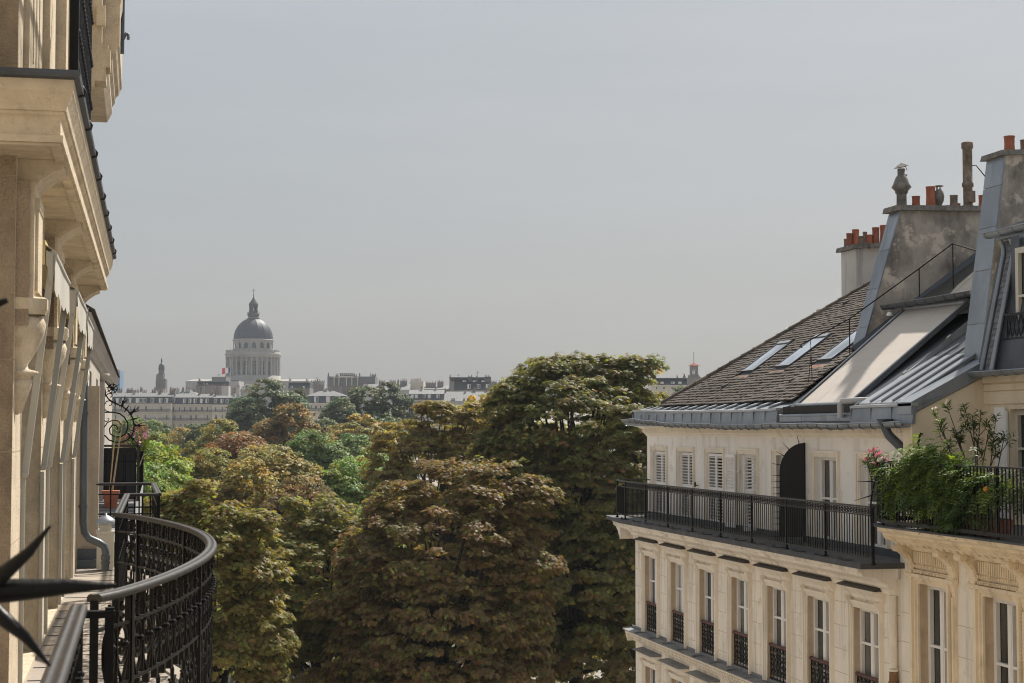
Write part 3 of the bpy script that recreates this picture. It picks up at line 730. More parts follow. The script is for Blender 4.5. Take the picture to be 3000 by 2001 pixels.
# little red-roofed turret
D_R = 545.0; rl, _, _ = survey(2033, 1100, D_R); rx_, ry_ = to_world(rl, D_R); rz_ = terrain(rx_, ry_); KR = D_R/F_PX
REDTILE = material("turret_red_tile", (.30,.085,.055), .85, .15, 1)
turret = thing("roof_turret", "little brick turret with red pyramid roof and arched opening above the slate institute", "tower", (rx_, ry_, rz_), -PSI, None, False)
ZR = lambda y: survey(2033, y, D_R)[2]-rz_
hw = 11.3*KR
b = MB(); b.facade(lambda u,d,z:(u,d-hw,z), -hw, hw, ZR(1108), ZR(1072), [(-5*KR,-.4*KR,ZR(1097),ZR(1084)),(.4*KR,5*KR,ZR(1097),ZR(1084))], .5)
b.facade(lambda u,d,z:(u,hw-d,z), -hw, hw, ZR(1108), ZR(1072), [(-5*KR,-.4*KR,ZR(1097),ZR(1084)),(.4*KR,5*KR,ZR(1097),ZR(1084))], .5)
for s_ in (-1, 1): b.quad((s_*hw,-hw,ZR(1108)),(s_*hw,hw,ZR(1108)),(s_*hw,hw,ZR(1072)),(s_*hw,-hw,ZR(1072)))
b.build("turret_wall", WALL_GREY, turret)
for s_ in (-1, 1):
    p = MB()
    for fy_ in (-hw-.04, hw+.04):
        p.add([(s_*2.7*KR+2.6*KR*math.cos(R(q)), fy_, ZR(1085)+2.6*KR*math.sin(R(q))) for q in range(0, 181, 20)], [tuple(range(10))])
    p.build("arch_head", WALL_WHITE, turret)
b = MB(); e = 16.5*KR; b.add([(-e,-e,ZR(1071.5)),(e,-e,ZR(1071.5)),(e,e,ZR(1071.5)),(-e,e,ZR(1071.5)),(0,0,ZR(1063))],[(0,1,4),(1,2,4),(2,3,4),(3,0,4),(3,2,1,0)]); b.build("turret_roof", REDTILE, turret)
b = MB(); b.tube([(0,0,ZR(1064)),(0,0,ZR(1032))], .09, 5); b.build("lightning_rod", RAIL_FAR, turret)
b = MB(); b.box(-18*KR,20*KR,-2*hw,2*hw,0,ZR(1106)); b.box(-19*KR,-14*KR,-1.9*hw,-1.2*hw,ZR(1106),ZR(1100)); b.build("turret_base", WALL_GREY, turret)
# ------------------------------------------------------------------ corner building on the right (cream attic, tiled hip roof)
XW, XA = 13.45, 13.90                       # street front and set-back attic front
YC, YP = 45.72, 28.80                       # far corner, party wall with the ornate neighbour
ZF = 17.63                                  # attic balcony floor
PIT = 2.315
corner = thing("corner_apartment_building", "cream corner apartment building with brown tiled hip roof beside the park trees", "building", (XW, 37.0, 0))
fr = lambda X: (lambda u, d, z: (X+d, u, z))
lowW = [(44.78-PIT*k-1.19, 44.78-PIT*k) for k in range(7)]
ops = []
for a, b in lowW:
    ops += [(a, b, 14.56, 16.63), (a, b, 11.45, 13.66), (a, b, 8.3, 10.5)]
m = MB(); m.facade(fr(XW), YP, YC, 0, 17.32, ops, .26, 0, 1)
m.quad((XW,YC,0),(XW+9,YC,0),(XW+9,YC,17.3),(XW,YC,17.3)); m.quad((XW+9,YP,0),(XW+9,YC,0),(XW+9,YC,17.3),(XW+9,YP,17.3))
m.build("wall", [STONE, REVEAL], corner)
# attic wall
attW = [(44.87-2.32*k-.60, 44.87-2.32*k+.58) for k in range(7)]
aops = [(a, b, ZF+.06, 19.46) for a, b in attW]
m = MB(); m.facade(fr(XA), YP, YC+.32, ZF, 19.9, aops, .24)
m.quad((XA,YC+.32,ZF),(XA+9,YC+.32,ZF),(XA+9,YC+.32,20.2),(XA,YC+.32,20.2))
m.box(XA-.012, XA+.01, 36.10, 36.50, ZF, 19.86)
m.build("attic_wall", PLASTER, corner)
m = MB(); m.box(XA-.03, XA+.02, YP, YC+.34, ZF, ZF+.14); m.build("skirting", ZINC_DARK, corner)

def window(par, X, a, b, z0, z1, rows=3, curtain=False, name="window", d=.17, bars=(.34,.68), gl=None, frame=WHITE, fw=.055):
    """French window: casings, two leaves, horizontal bars, panes as sub-parts. Normal faces -X."""
    w = MB(); x0, x1 = X+d-.05, X+d+.02; mid = (a+b)/2
    w.box(x0, x1, a, a+fw, z0, z1); w.box(x0, x1, b-fw, b, z0, z1); w.box(x0+.002, x1-.002, a+fw, b-fw, z1-fw*1.3, z1); w.box(x0+.002, x1-.002, a+fw, b-fw, z0, z0+fw*2)
    w.box(x0-.018, x1+.001, mid-.045, mid+.045, z0+fw*2, z1-fw*1.3)
    panes = []
    for (p, q) in ((a+fw, mid-.045), (mid+.045, b-fw)):
        w.box(x0-.008, x1-.006, p, p+.035, z0+fw*2, z1-fw*1.3); w.box(x0-.008, x1-.006, q-.035, q, z0+fw*2, z1-fw*1.3)
        zz = [z0+fw*2]+[lerp(z0+fw*2, z1-fw*1.3, t) for t in bars]+[z1-fw*1.3]
        for t in zz[1:-1]: w.box(x0-.006, x1-.008, p+.035, q-.035, t-.022, t+.022)
        panes.append((p, q, z0+fw*2, z1-fw*1.3))
    o = w.build(name, frame, par)
    for (p, q, c, e) in panes:
        g_ = MB(); g_.box(X+d+.022, X+d+.03, p+.002, q-.002, c, e); g_.build("pane", gl or GLASS, o)
    return o
def surround(par, X, a, b, z0, z1, w=.14, proud=.05, mat=TRIM, head=True):
    s = MB()
    for (i, o, pr) in ((.0, .30, proud*.55), (.31, .62, proud), (.63, 1.0, proud*1.6)):
        wi, wo = w*i+.001, w*o
        s.box(X-pr, X+.01, a-wo, a-wi, z0, z1+wo); s.box(X-pr, X+.01, b+wi, b+wo, z0, z1+wo); s.box(X-pr, X+.01, a-wi+.0005, b+wi-.0005, z1+wi, z1+wo)
    return s.build("window_surround", mat, par)

# window guard: iron panel with scrolls, worn wooden rail
def guard(par, X, a, b, z0, z1, rail=IRON_RED):
    f_ = lambda u, d, z: (X+d, u, z)
    m = MB()
    for z in (z0+.05, z0+.14, z1-.13): m.box(X-.012, X+.012, a+.01, b-.01, z-.011, z+.011)
    n = 6; w = (b-a-.06)/n
    for i in range(n):
        c = a+.03+w*(i+.5); zc = (z0+z1)/2-.03; h = (z1-z0-.30)/2
        m.ribbon(arc(c, zc+h*.45, w*.42, h*.5, 0, 2*math.pi, 10), .018, .016, f_)
        m.ribbon(arc(c, zc-h*.52, w*.42, h*.45, 0, 2*math.pi, 10), .018, .016, f_)
        m.ribbon(spiral(c, zc+h*.45, w*.24, 1.1, 0, 9), .016, .014, f_); m.ribbon(spiral(c, zc-h*.5, w*.24, 1.1, 3, 9), .016, .014, f_)
        m.box(X-.009, X+.009, c-w/2-.007, c-w/2+.007, z0+.05, z1-.02)
        m.ribbon(arc(c, z1-.075, w*.3, .04, 0, 2*math.pi, 8), .013, .012, f_)
    m.box(X-.009, X+.009, b-.04, b-.025, z0+.05, z1-.02)
    o = m.build("window_guard", IRON, par)
    r_ = MB(); r_.tube([(X, a-.09, z1-.02), (X, a-.05, z1+.005), (X, b+.0, z1+.005)], .036, 8); r_.build("guard_rail", rail, o)
    return o

def hood(par, X, a, b, z, covered, k):
    """Moulded hood over a window with a lead or slate covering."""
    h = MB()
    h.prism_y([(X,z-.02),(X-.05,z-.02),(X-.08,z+.05),(X-.10,z+.07),(X-.17,z+.13),(X-.20,z+.14),(X-.20,z+.19),(X,z+.19)], a-.24, b+.24)
    o = h.build("window_hood", TRIM, par)
    t = MB(); n = 2
    for i in range(n):
        y0, y1 = lerp(a-.27, b+.27, i/n)+.004, lerp(a-.27, b+.27, (i+1)/n)-.004
        if covered: t.hexa([(X-.24,y0,z+.192),(X+.0,y0,z+.192),(X+.0,y1,z+.192),(X-.24,y1,z+.192),(X-.235,y0,z+.215),(X-.02,y0+(.1 if i==0 else 0),z+.29),(X-.02,y1-(.1 if i==1 else 0),z+.29),(X-.235,y1,z+.215)])
        else: t.hexa([(X-.30,y0,z+.192),(X+.0,y0,z+.192),(X+.0,y1,z+.192),(X-.30,y1,z+.192),(X-.30,y0,z+.205),(X-.0,y0,z+.25),(X-.0,y1,z+.25),(X-.30,y1,z+.205)])
    t.build("hood_covering", SLATE_HOOD if covered else LEDGE_ZINC, o)
    for y in (a-.17, b+.05):
        c = MB(); c.prism_y([(X,z-.40),(X-.05,z-.40),(X-.06,z-.2),(X-.10,z-.14),(X-.15,z-.05),(X-.15,z-.021),(X,z-.021)], y, y+.11); c.build("hood_bracket", TRIM, o)

for k, (a, b) in enumerate(lowW):
    for j, (z0, z1) in enumerate(((14.56,16.63),(11.45,13.66),(8.3,10.5))):
        if j == 2 and k > 3: continue
        surround(corner, XW, a, b, z0, z1)
        if k == 1 and j == 0:
            window(corner, XW, a, b, z0, z1, gl=CURTAIN)
        else:
            window(corner, XW, a, b, z0, z1, gl=(GLASS_GREEN,GLASS,GLASS,GLASS_BLIND,GLASS_GREEN,GLASS,GLASS_BLIND)[(k+3*j)%7])
        guard(corner, XW+.05, a+.004, b-.004, z0+.02, z0+.79)
        hood(corner, XW-.001, a, b, z1+.22, j == 0, k)
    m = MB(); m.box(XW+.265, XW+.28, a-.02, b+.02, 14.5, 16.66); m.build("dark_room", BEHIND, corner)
jt = MB()                                   # fine masonry joints on the piers
piers_ = [(YP+.02, lowW[-1][0]-.16)]+[(lowW[i+1][1]+.16, lowW[i][0]-.16) for i in range(6)]+[(lowW[0][1]+.16, YC)]
for z in [11.6+.46*i for i in range(12)]:
    if 14.2 < z < 14.6: continue
    for n_, (a, b) in enumerate(piers_):
        jt.box(XW-.0015, XW+.001, a, b, z, z+.009)
        y_ = lerp(a, b, .35+.3*((int(z*10)+n_)%2)); jt.box(XW-.0015, XW+.001, y_, y_+.008, z+.009, z+.455)
jt.build("masonry_joints", REVEAL, corner, kind="stuff")
# rows of fine bird spikes above the hoods, too small to single out
m = MB()
for k, (a, b) in enumerate(lowW):
    for i in range(26):
        y = lerp(a-.2, b+.2, i/25); m.tube([(XW-.10,y,17.10),(XW-.12-.02*(i%3),y+.01*(i%2),17.20)], .004, 3, smooth=False)
m.build("bird_spikes", IRON, corner, kind="stuff")

# string course with lead-covered ledges
def string_course(par, X, y0, y1, z, panel=1.158, mat=LEDGE_ZINC):
    m = MB(); m.prism_y([(X,z-.30),(X-.05,z-.30),(X-.06,z-.24),(X-.12,z-.20),(X-.15,z-.12),(X-.24,z-.08),(X-.25,z-.015),(X,z-.015)], y0, y1)
    m.prism_x([(y1,z-.30),(y1+.06,z-.24),(y1+.15,z-.12),(y1+.24,z-.08),(y1+.24,z-.015),(y1,z-.015)], X-.24, X+2)
    o = m.build("string_course", TRIM, par)
    n = int((y1+.3-y0)/panel)
    for i in range(n):
        a, b = lerp(y0, y1+.29, i/n)+.003, lerp(y0, y1+.29, (i+1)/n)-.003
        p = MB(); p.hexa([(X-.30,a,z-.014),(X+.02,a,z-.014),(X+.02,b,z-.014),(X-.30,b,z-.014),(X-.30,a,z+.004),(X+.02,a,z+.03),(X+.02,b,z+.03),(X-.30,b,z+.004)])
        p.box(X-.29, X, b-.012, b+.004, z+.004, z+.042); p.box(X-.02, X-.001, a, b, z+.02, z+.10)
        p.build("ledge_sheet", mat, o)
    return o
string_course(corner, XW, YP+.02, YC, 14.52)
string_course(corner, XW, YP+.02, YC, 11.40)
m = MB()
for i in range(150):
    y = YP+.1+i*.112; m.box(XW-.135, XW-.05, y, y+.055, 14.255, 14.31); m.box(XW-.235, XW-.19, y, y+.05, 14.36, 14.42)
m.build("dentils", TRIM, corner, kind="stuff")

# balcony slab on a moulded cornice
CH = (12.90, 45.62); slab_pts = [(12.60,28.62),(12.60,44.35),(12.85,46.6),(20,46.6),(20,YC),(XA,YC),(XA,28.62)]
m = MB(); m.plate([(x,y,ZF-.10) for x,y in slab_pts], (0,0,1), .10); m.build("balcony_floor", FLOOR_DARK, corner)
prof = [(XW,17.02),(XW-.07,17.02),(XW-.09,17.10),(XW-.20,17.16),(XW-.22,17.22),(XW-.26,17.24),(XW-.45,17.34),(XW-.70,17.38),(XW-.72,17.44),(XW-.78,17.46),(XW-.80,17.529),(XW,17.529)]
m = MB(); m.prism_y(prof, 28.9, 44.5, y1f=lambda x,z: 44.5+max(0,(x-12.6))*1.55)
pr2 = [(13.2-XW+y_, z) for y_, z in prof]
m.prism_x([(YC+(XW-x)*1.05, z) for x, z in prof], 13.02, 19.5)
m.build("balcony_cornice", STONE, corner)
seam = MB()
for i in range(14):
    y = 29.4+i*1.13; seam.box(12.585, 12.80, y, y+.02, ZF+.001, ZF+.018); seam.tube([(12.70,y+.3,ZF+.012),(12.70,y+.36,ZF+.05),(12.70,y+.44,ZF+.012)], .018, 5)
seam.build("lead_seams", FLOOR_DARK, corner, kind="stuff")

# attic windows
def shutter(par, name, P, w, h, n=28):
    """A louvred leaf standing on P(u,d,z) with u along its width."""
    s = MB()
    def bx(u0,u1,z0,z1,d0,d1):
        s.hexa([P(u0,d0,z0),P(u1,d0,z0),P(u1,d1,z0),P(u0,d1,z0),P(u0,d0,z1),P(u1,d0,z1),P(u1,d1,z1),P(u0,d1,z1)])
    fw = .05
    bx(0,fw,0,h,-.018,.018); bx(w-fw,w,0,h,-.018,.018)
    for z, q in ((0,.10),(h*.47,.09),(h-.07,.07)): bx(fw,w-fw,z,z+q,-.017,.017)
    o = s.build(name, WHITE, par)
    l = MB()
    for (za, zb) in ((.10,h*.47),(h*.47+.09,h-.07)):
        k = int((zb-za)/.072)
        for i in range(k):
            z = za+(zb-za)*(i+.5)/k
            l.hexa([P(fw,-.014,z-.004),P(w-fw,-.014,z-.004),P(w-fw,-.008,z-.008),P(fw,-.008,z-.008),P(fw,.010,z+.026),P(w-fw,.010,z+.026),P(w-fw,.016,z+.022),P(fw,.016,z+.022)])
    l.build("louvres", WHITE, o, kind="stuff")
    return o
for k, (a, b) in enumerate(attW):
    surround(corner, XA, a, b, ZF+.14, 19.46, .13, .04)
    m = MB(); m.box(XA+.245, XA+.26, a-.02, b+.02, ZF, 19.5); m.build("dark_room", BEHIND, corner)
    H = 19.46-ZF-.10; mid = (a+b)/2
    if k <= 2:
        dd = .08 if k < 2 else .03
        shutter(corner, "shutter", lambda u,d,z,mid=mid,dd=dd: (XA+dd-d, mid+.004+u, ZF+.08+z), (b-a)/2-.006, H)
        shutter(corner, "shutter", lambda u,d,z,mid=mid,dd=dd: (XA+dd-d, mid-.004-u, ZF+.08+z), (b-a)/2-.006, H)
    else:
        window(corner, XA, a, b, ZF+.06, 19.46, gl=GLASS_GREEN if k in (5,) else GLASS, bars=(.5,))
    if k == 3:                              # leaves folded back: far one flat on the wall, near one standing out
        for s0 in (0,):
            shutter(corner, "open_shutter", lambda u,d,z: (XA-.10-d-.05*u, b+.03+u, ZF+.08+z), .60, H)
            shutter(corner, "open_shutter", lambda u,d,z: (XA-.02-u*.93, a-.02-u*.30+d, ZF+.08+z), .40, H)
        h_ = MB(); h_.box(XA-.06, XA-.02, b-.14, b+.04, 19.02, 19.05); h_.box(XA-.06,XA-.03,b-.14,b-.11,18.97,19.10); h_.build("shutter_hinge", WHITE, corner)
h_ = MB(); h_.tube([(XA-.01,41.55,18.62),(XA-.09,41.52,18.62),(XA-.09,41.42,18.62)], .012, 5); h_.box(XA-.10,XA-.07,41.54,41.60,18.58,18.70); h_.build("shutter_stay", IRON, corner)

# attic cornice: mouldings, a fluted band, then the gutter and a zinc parapet
def corn(prof, name, mat, y0=YP, yc=YC+.32):
    m = MB(); m.prism_y(prof, y0, yc, y1f=lambda x,z: yc+(XA-x)); m.prism_x([(yc+(XA-x), z) for x, z in prof], XA, XA+8); return m.build(name, mat, corner)
corn([(XA+.1,19.86),(XA-.03,19.86),(XA-.035,19.905),(XA-.07,19.925),(XA-.075,19.95),(XA+.1,19.95)], "cornice_bead", TRIM)
corn([(XA+.1,19.951),(XA-.08,19.951),(XA-.08,20.055),(XA+.1,20.055)], "cornice_frieze", TRIM)
m = MB()
for i in range(300):
    y = YP+.04+i*.0577; m.box(XA-.108, XA-.079, y, y+.036, 19.957, 20.05)
m.build("fluting", TRIM, corner, kind="stuff")
corn([(XA+.1,20.056),(XA-.12,20.056),(XA-.15,20.08),(XA-.26,20.12),(XA-.33,20.135),(XA-.33,20.16),(XA+.1,20.16)], "cornice_crown", TRIM)
def wav(y): return .012*math.sin(y*1.15)+.008*math.sin(y*2.9+1)-.10+.17*min(1,max(0,(y-38.5)/7))**1.4
def yl(n): return [lerp(YP-.35, 46.6, i/n) for i in range(n+1)]
m = MB()                                   # half-round gutter, a little uneven
Ys = yl(70); vs_ = []; fs_ = []; kk = 9
for y in Ys:
    for j in range(kk):
        an = math.pi+math.pi*j/(kk-1); vs_.append((13.44+.115*math.cos(an), y, 20.24+.10*math.sin(an)+wav(y)))
for i in range(len(Ys)-1):
    for j in range(kk-1): fs_.append((i*kk+j, i*kk+j+1, (i+1)*kk+j+1, (i+1)*kk+j))
m.add(vs_, fs_, 0, True); m.tube([(13.325,y,20.245+wav(y)) for y in Ys], .014, 6)
xs_ = [13.44+i*.4 for i in range(14)]; v2 = []; f2 = []
for x in xs_:
    for j in range(kk):
        an = math.pi+math.pi*j/(kk-1); v2.append((x, 46.55-.115*math.cos(an), 20.24+.10*math.sin(an)))
for i in range(len(xs_)-1):
    for j in range(kk-1): f2.append((i*kk+j, i*kk+j+1, (i+1)*kk+j+1, (i+1)*kk+j))
m.add(v2, f2, 0, True)
gut = m.build("gutter", ZINC, corner)
m = MB()
for i in range(34):
    y = 28.7+i*.52; m.tube([(13.44+.122*math.cos(math.pi+math.pi*j/6), y+.02*j, 20.24+.107*math.sin(math.pi+math.pi*j/6)+wav(y)) for j in range(7)], .008, 4)
m.build("gutter_bracket", ZINC_DARK, gut)
m = MB(); m.box(13.55, 14.3, YP-.2, 46.1, 20.161, 20.20); m.build("parapet_bed", ZINC_DARK, corner)
npan = 22
def parapet(y0, y1, n):
    for i in range(n):
        a, b = lerp(y0, y1, i/n)+.004, lerp(y0, y1, (i+1)/n)-.004
        p = MB(); p.hexa([(13.50,a,20.13),(13.56,a,20.13),(13.56,b,20.13),(13.50,b,20.13),(13.535,a,20.44+(wav(a)+.1)*.5),(13.575,a,20.44+(wav(a)+.1)*.5),(13.575,b,20.44+(wav(b)+.1)*.5),(13.535,b,20.44+(wav(b)+.1)*.5)])
        p.box(13.505, 13.55, b-.018, b+.006, 20.16, 20.44); p.build("parapet_panel", ZINC, corner)
        c = MB(); za, zb = 20.442+(wav(a)+.1)*.5, 20.442+(wav(b)+.1)*.5
        c.hexa([(13.50,a,za),(13.62,a,za),(13.62,b,zb),(13.50,b,zb),(13.50,a,za+.05),(13.62,a,za+.06),(13.62,b,zb+.06),(13.50,b,zb+.05)]); c.build("parapet_coping", ZINC_PALE, corner)
        q = MB(); q.hexa([(13.621,a,20.47),(13.62,b,20.47),(14.10,b,20.63),(14.10,a,20.63),(13.62,a,20.49),(13.62,b,20.49),(14.10,b,20.65),(14.10,a,20.65)]); q.build("eaves_sheet", ZINC, corner)
        r_ = MB(); r_.tube([(13.60,b-.01,20.50),(13.70,b-.01,20.56),(13.76,b-.01,20.575),(14.02,b-.01,20.655)], [.02,.034,.034,.03], 6); r_.build("roll_joint", ZINC_PALE, corner)
parapet(35.05, 46.1, 15)
parapet(28.35, 31.1, 3)
m = MB(); m.prism_x([(46.1,20.2),(46.14,20.2),(46.12,20.46),(46.06,20.46)], 13.5, 20); m.add([(13.55,46.1,20.47),(20,46.1,20.47),(20,45.5,20.66),(14.1,45.5,20.66)],[(0,1,2,3)]); m.build("return_parapet", ZINC, corner)

# ---- the tiled hip roof
KX, X0R, Z0R = .716, 14.09, 20.73
rz = lambda x: Z0R+KX*(x-X0R)
nrm = Vector((-KX,0,1)).normalized(); sl = Vector((1,0,KX)).normalized()
XR = 19.4
hipx = lambda x: 44.95-(x-14.05)*1.0       # the hip in plan
m = MB(); e0 = .035
P_ = lambda x, y, o=0: (x+nrm.x*o, y, rz(x)+nrm.z*o)
m.add([P_(13.9,35.0,-.03),P_(13.9,45.1,-.03),P_(XR,hipx(XR),-.03),P_(XR,35.0,-.03)],[(0,1,2,3)])
m.add([(13.95,45.1,rz(13.95)-.03),(26,45.1,rz(13.95)-.03),(XR+.5,hipx(XR),rz(XR)-.03),(XR,hipx(XR),rz(XR)-.03)],[(0,1,2,3)])
m.add([(XR,35,rz(XR)-.03),(XR,hipx(XR),rz(XR)-.03),(24.8,45,rz(14)-.03),(24.8,35,rz(14)-.03)],[(0,1,2,3)])
roof = m.build("tiled_roof", TILE, corner)
tw, te, tl_ = .160, .118, .21               # tile width, exposed height, length
tme = MB(); tme.hexa([(0,-tw/2+.003,-.006),(tl_,-tw/2+.003,0),(tl_,tw/2-.003,0),(0,tw/2-.003,-.006),(-.003,-tw/2+.004,.026),(tl_,-tw/2+.003,.014),(tl_,tw/2-.003,.014),(-.003,tw/2-.004,.026)])
tile_mesh = tme.mesh("tile", TILE); tile_v = tme.v; tile_f = tme.f
rng = random.Random(5)
skylights = [(15.10,16.18,40.62,41.55),(15.16,16.24,38.32,39.28),(15.24,16.32,35.95,36.86)]
spots = []
nrow = int((XR-13.96)/math.cos(math.atan(KX))/te)
for r in range(nrow):
    s0 = r*te
    for c in range(68):
        y = 35.30+(c+.5*(r%2))*tw
        x = 13.965+s0*sl.x
        if y > hipx(x)-.06 or x > 18.75: continue
        if any(a-.22 < x < b+.02 and p-.06 < y < q+.06 for a, b, p, q in skylights): continue
        xw = 15.5+(x-15.5)
        if y < 35.66 and x > 15.4: continue
        spots.append((x, y, r))
spots.sort(key=lambda s: s[1]+ .15*s[0])
ang = -math.atan(KX)
rest = MB()
def tile_xf(x, y, r):
    lift = .030+.012*rng.random()+.018*max(0, math.sin(y*1.7+r*.5))*.5+.02*max(0,math.sin(y*.9+r*.15))
    return Vector((x, y, rz(x)))+nrm*lift, rng.uniform(-.035,.035), rng.uniform(-.02,.02)-.07
for i, (x, y, r) in enumerate(spots):
    p, yaw, tilt = tile_xf(x, y, r)
    if i < 300:
        o = link("tile", tile_mesh, roof); o.location = p-ORG[roof.name]; o.rotation_euler = (rng.uniform(-.03,.03), ang-tilt*0+.10, yaw)
    else:
        ca, sa = math.cos(-ang-.10), math.sin(-ang-.10)
        rest.add([(p.x+vx*ca-vz*sa, p.y+vy+vx*yaw, p.z+vx*sa+vz*ca+vy*rng.uniform(-.03,.03)) for vx, vy, vz in tile_v], tile_f)
rest.build("tiles_farther", TILE, roof, kind="stuff")
# ridge tiles along the hip
hp0, hp1 = Vector((14.02,44.98,rz(14.05)+.05)), Vector((18.9,hipx(18.9),rz(18.9)+.05)); nh = 20
for i in range(nh):
    a = hp0.lerp(hp1, i/nh); b = hp0.lerp(hp1, (i+1.12)/nh)
    p = MB(); p.tube([a, b], [.078+.006*rng.random(), .066], 8); p.tube([b-(b-a)*.10, b-(b-a)*.02], .088, 8)
    p.build("hip_tile", POT_OLD if i%5==3 else TILE, roof)
for (a, b, p, q) in skylights:
    s = MB()
    def rb(x0,x1,y0,y1,o0,o1): s.hexa([P_(x0,y0,o0),P_(x1,y0,o0),P_(x1,y1,o0),P_(x0,y1,o0),P_(x0,y0,o1),P_(x1,y0,o1),P_(x1,y1,o1),P_(x0,y1,o1)])
    rb(a,b,p,p+.045,.0,.095); rb(a,b,q-.045,q,.0,.095); rb(a,a+.05,p+.045,q-.045,.0,.09); rb(b-.10,b,p+.045,q-.045,.0,.10); rb(a-.13,a-.001,p-.05,q+.05,.0,.035)
    so = s.build("skylight", ZINC_DARK, corner)
    s = MB(); rb(a+.05,b-.10,p+.045,q-.045,.080,.086); s.build("pane", GLASS_SKY, so)
    s = MB(); rb(a+.006,a+.048,p+.05,q-.05,.092,.099); s.build("glazing_bead", ZINC_PALE, so)
    s = MB(); rb(b-.098,b-.01,p+.05,q-.05,.102,.112); s.build("head_cover", ZINC_PALE, so)
    for i in range(5):
        t = MB(); yy = lerp(p, q, (i+.5)/5); t.hexa([P_(a-.23,yy-.09,.03),P_(a-.12,yy-.09,.04),P_(a-.12,yy+.09,.04),P_(a-.23,yy+.09,.03),P_(a-.23,yy-.09,.055),P_(a-.12,yy-.09,.055),P_(a-.12,yy+.09,.055),P_(a-.23,yy+.09,.055)]); t.build("tile", TILE_ORANGE, roof)
for (x, y) in ((14.55,41.35),(14.59,36.80),(17.52,40.50)):
    v = MB(); v.add([P_(x-.02,y-.11,.03),P_(x-.02,y+.11,.03),P_(x-.02,y+.06,.12),P_(x-.02,y-.06,.12),P_(x+.26,y-.05,.035),P_(x+.26,y+.05,.035)],[(0,1,2,3),(0,3,4),(1,5,2),(3,2,5,4)]); v.build("roof_vent", SLATE_HOOD, corner)

# ---- chimney walls
def stack(name, prof, y0, y1, mat, cap=None, lip=None):
    m = MB(); m.prism_y(prof, y0, y1); o = m.build(name, mat, corner)
    return o
def pot(par, x, y, z, h, r, mat=POT, lean=0):
    p = MB(); p.lathe([(r*1.04,0),(r*.93,h*.5),(r*.97,h*.93),(r*1.06,h*.95),(r*1.06,h),(r*.8,h),(r*.75,h*.6)], (x,y,z), 14); return p.build("chimney_pot", mat, par)
mid_st = stack("chimney_wall", [(15.46,21.2),(16.60,24.93),(21.0,25.02),(21.0,21.2)], 35.36, 35.86, CHIM_PL)
for k in range(4):
    za, zb = lerp(21.45,24.92,k/4)+.006, lerp(21.45,24.92,(k+1)/4)-.006; xe = lambda z: 15.46+(z-21.2)*.3056
    m = MB(); m.hexa([(xe(za)-.016,35.33,za),(xe(za)+.012,35.33,za),(xe(za)+.012,35.89,za),(xe(za)-.016,35.89,za),(xe(zb)-.016,35.33,zb),(xe(zb)+.012,35.33,zb),(xe(zb)+.012,35.89,zb),(xe(zb)-.016,35.89,zb)]); m.build("wall_flashing", ZINC, mid_st)
m = MB(); m.hexa([(16.46,35.24,24.93),(21.1,35.24,25.02),(21.1,35.98,25.02),(16.46,35.98,24.93),(16.48,35.27,25.05),(21.1,35.27,25.14),(21.1,35.95,25.14),(16.48,35.95,25.05)]); m.build("chimney_cap", CHIM_CAP, mid_st)
m = MB(); m.hexa([P_(15.5,35.34,.0),P_(19,35.34,.0),P_(19,35.2,.0),P_(15.5,35.2,.0),P_(15.5,35.355,.16),P_(19,35.355,.16),P_(19,35.32,.16),P_(15.5,35.32,.16)]); m.build("base_flashing", ZINC_DARK, mid_st)
zc = lambda x: 25.05+(x-16.2)*.018
c = MB(); x = 16.76; z = zc(x)                       # old ventilating cowl
c.lathe([(.115,0),(.11,.28),(.135,.30),(.15,.36),(.225,.44),(.19,.50),(.13,.66),(.10,.70),(.085,.71),(.085,.86),(.0,.86)], (x,35.60,z), 14); cw = c.build("cowl", CHIM_CAP, mid_st)
c = MB(); c.add([(x-.13,35.45,z+.87),(x+.12,35.45,z+.92),(x+.12,35.75,z+.92),(x-.13,35.75,z+.87),(x,35.60,z+1.0)],[(0,1,4),(1,2,4),(2,3,4),(3,0,4),(3,2,1,0)])
for dx in (-.1,.1): c.tube([(x+dx*.6,35.42,z+.8),(x+dx,35.60,z+.93)], .008, 4)
c.tube([(x+.06,35.58,z+.72),(x+.13,35.58,z+.72)], .02, 5); c.build("cowl_hat", CHIM_CAP, cw)
pot(mid_st, 17.11, 35.60, zc(17.11), .24, .092); pot(mid_st, 17.46, 35.58, zc(17.46), .46, .105); pot(mid_st, 18.03, 35.58, zc(18.03), .27, .09, POT_OLD)
pot(mid_st, 17.92, 35.68, zc(17.9), .05, .07); pot(mid_st, 18.19, 35.7, zc(18.19), .10, .06); pot(mid_st, 18.75, 35.60, zc(18.75), .28, .09)
pot(mid_st, 18.95, 35.60, zc(18.95), .3, .09); pot(mid_st, 19.4, 35.60, zc(19.4), .35, .1)
c = MB(); x = 17.70; z = zc(x); c.lathe([(.06,0),(.07,.06),(.11,.14),(.125,.26),(.10,.36),(.06,.40),(.05,.41),(.0,.41)], (x,35.66,z), 12); c.lathe([(.0,.50),(.09,.50),(.12,.485),(.0,.52)], (x,35.66,z), 12)
for i in range(4): an = i*math.pi/2; c.tube([(x+.05*math.cos(an),35.66+.05*math.sin(an),z+.38),(x+.06*math.cos(an),35.66+.06*math.sin(an),z+.5)], .01, 4)
c.build("cowl", CHIM_CAP, mid_st)
c = MB(); x = 18.38; z = zc(x); c.lathe([(.13,0),(.12,.05),(.105,.06),(.105,.46),(.13,.47),(.13,.56),(.11,.57),(.108,1.34),(.132,1.35),(.132,1.48),(.10,1.50),(.08,1.2)], (x,35.58,z), 14); c.box(x-.06,x+.11,35.43,35.52,z+.1,z+.36)
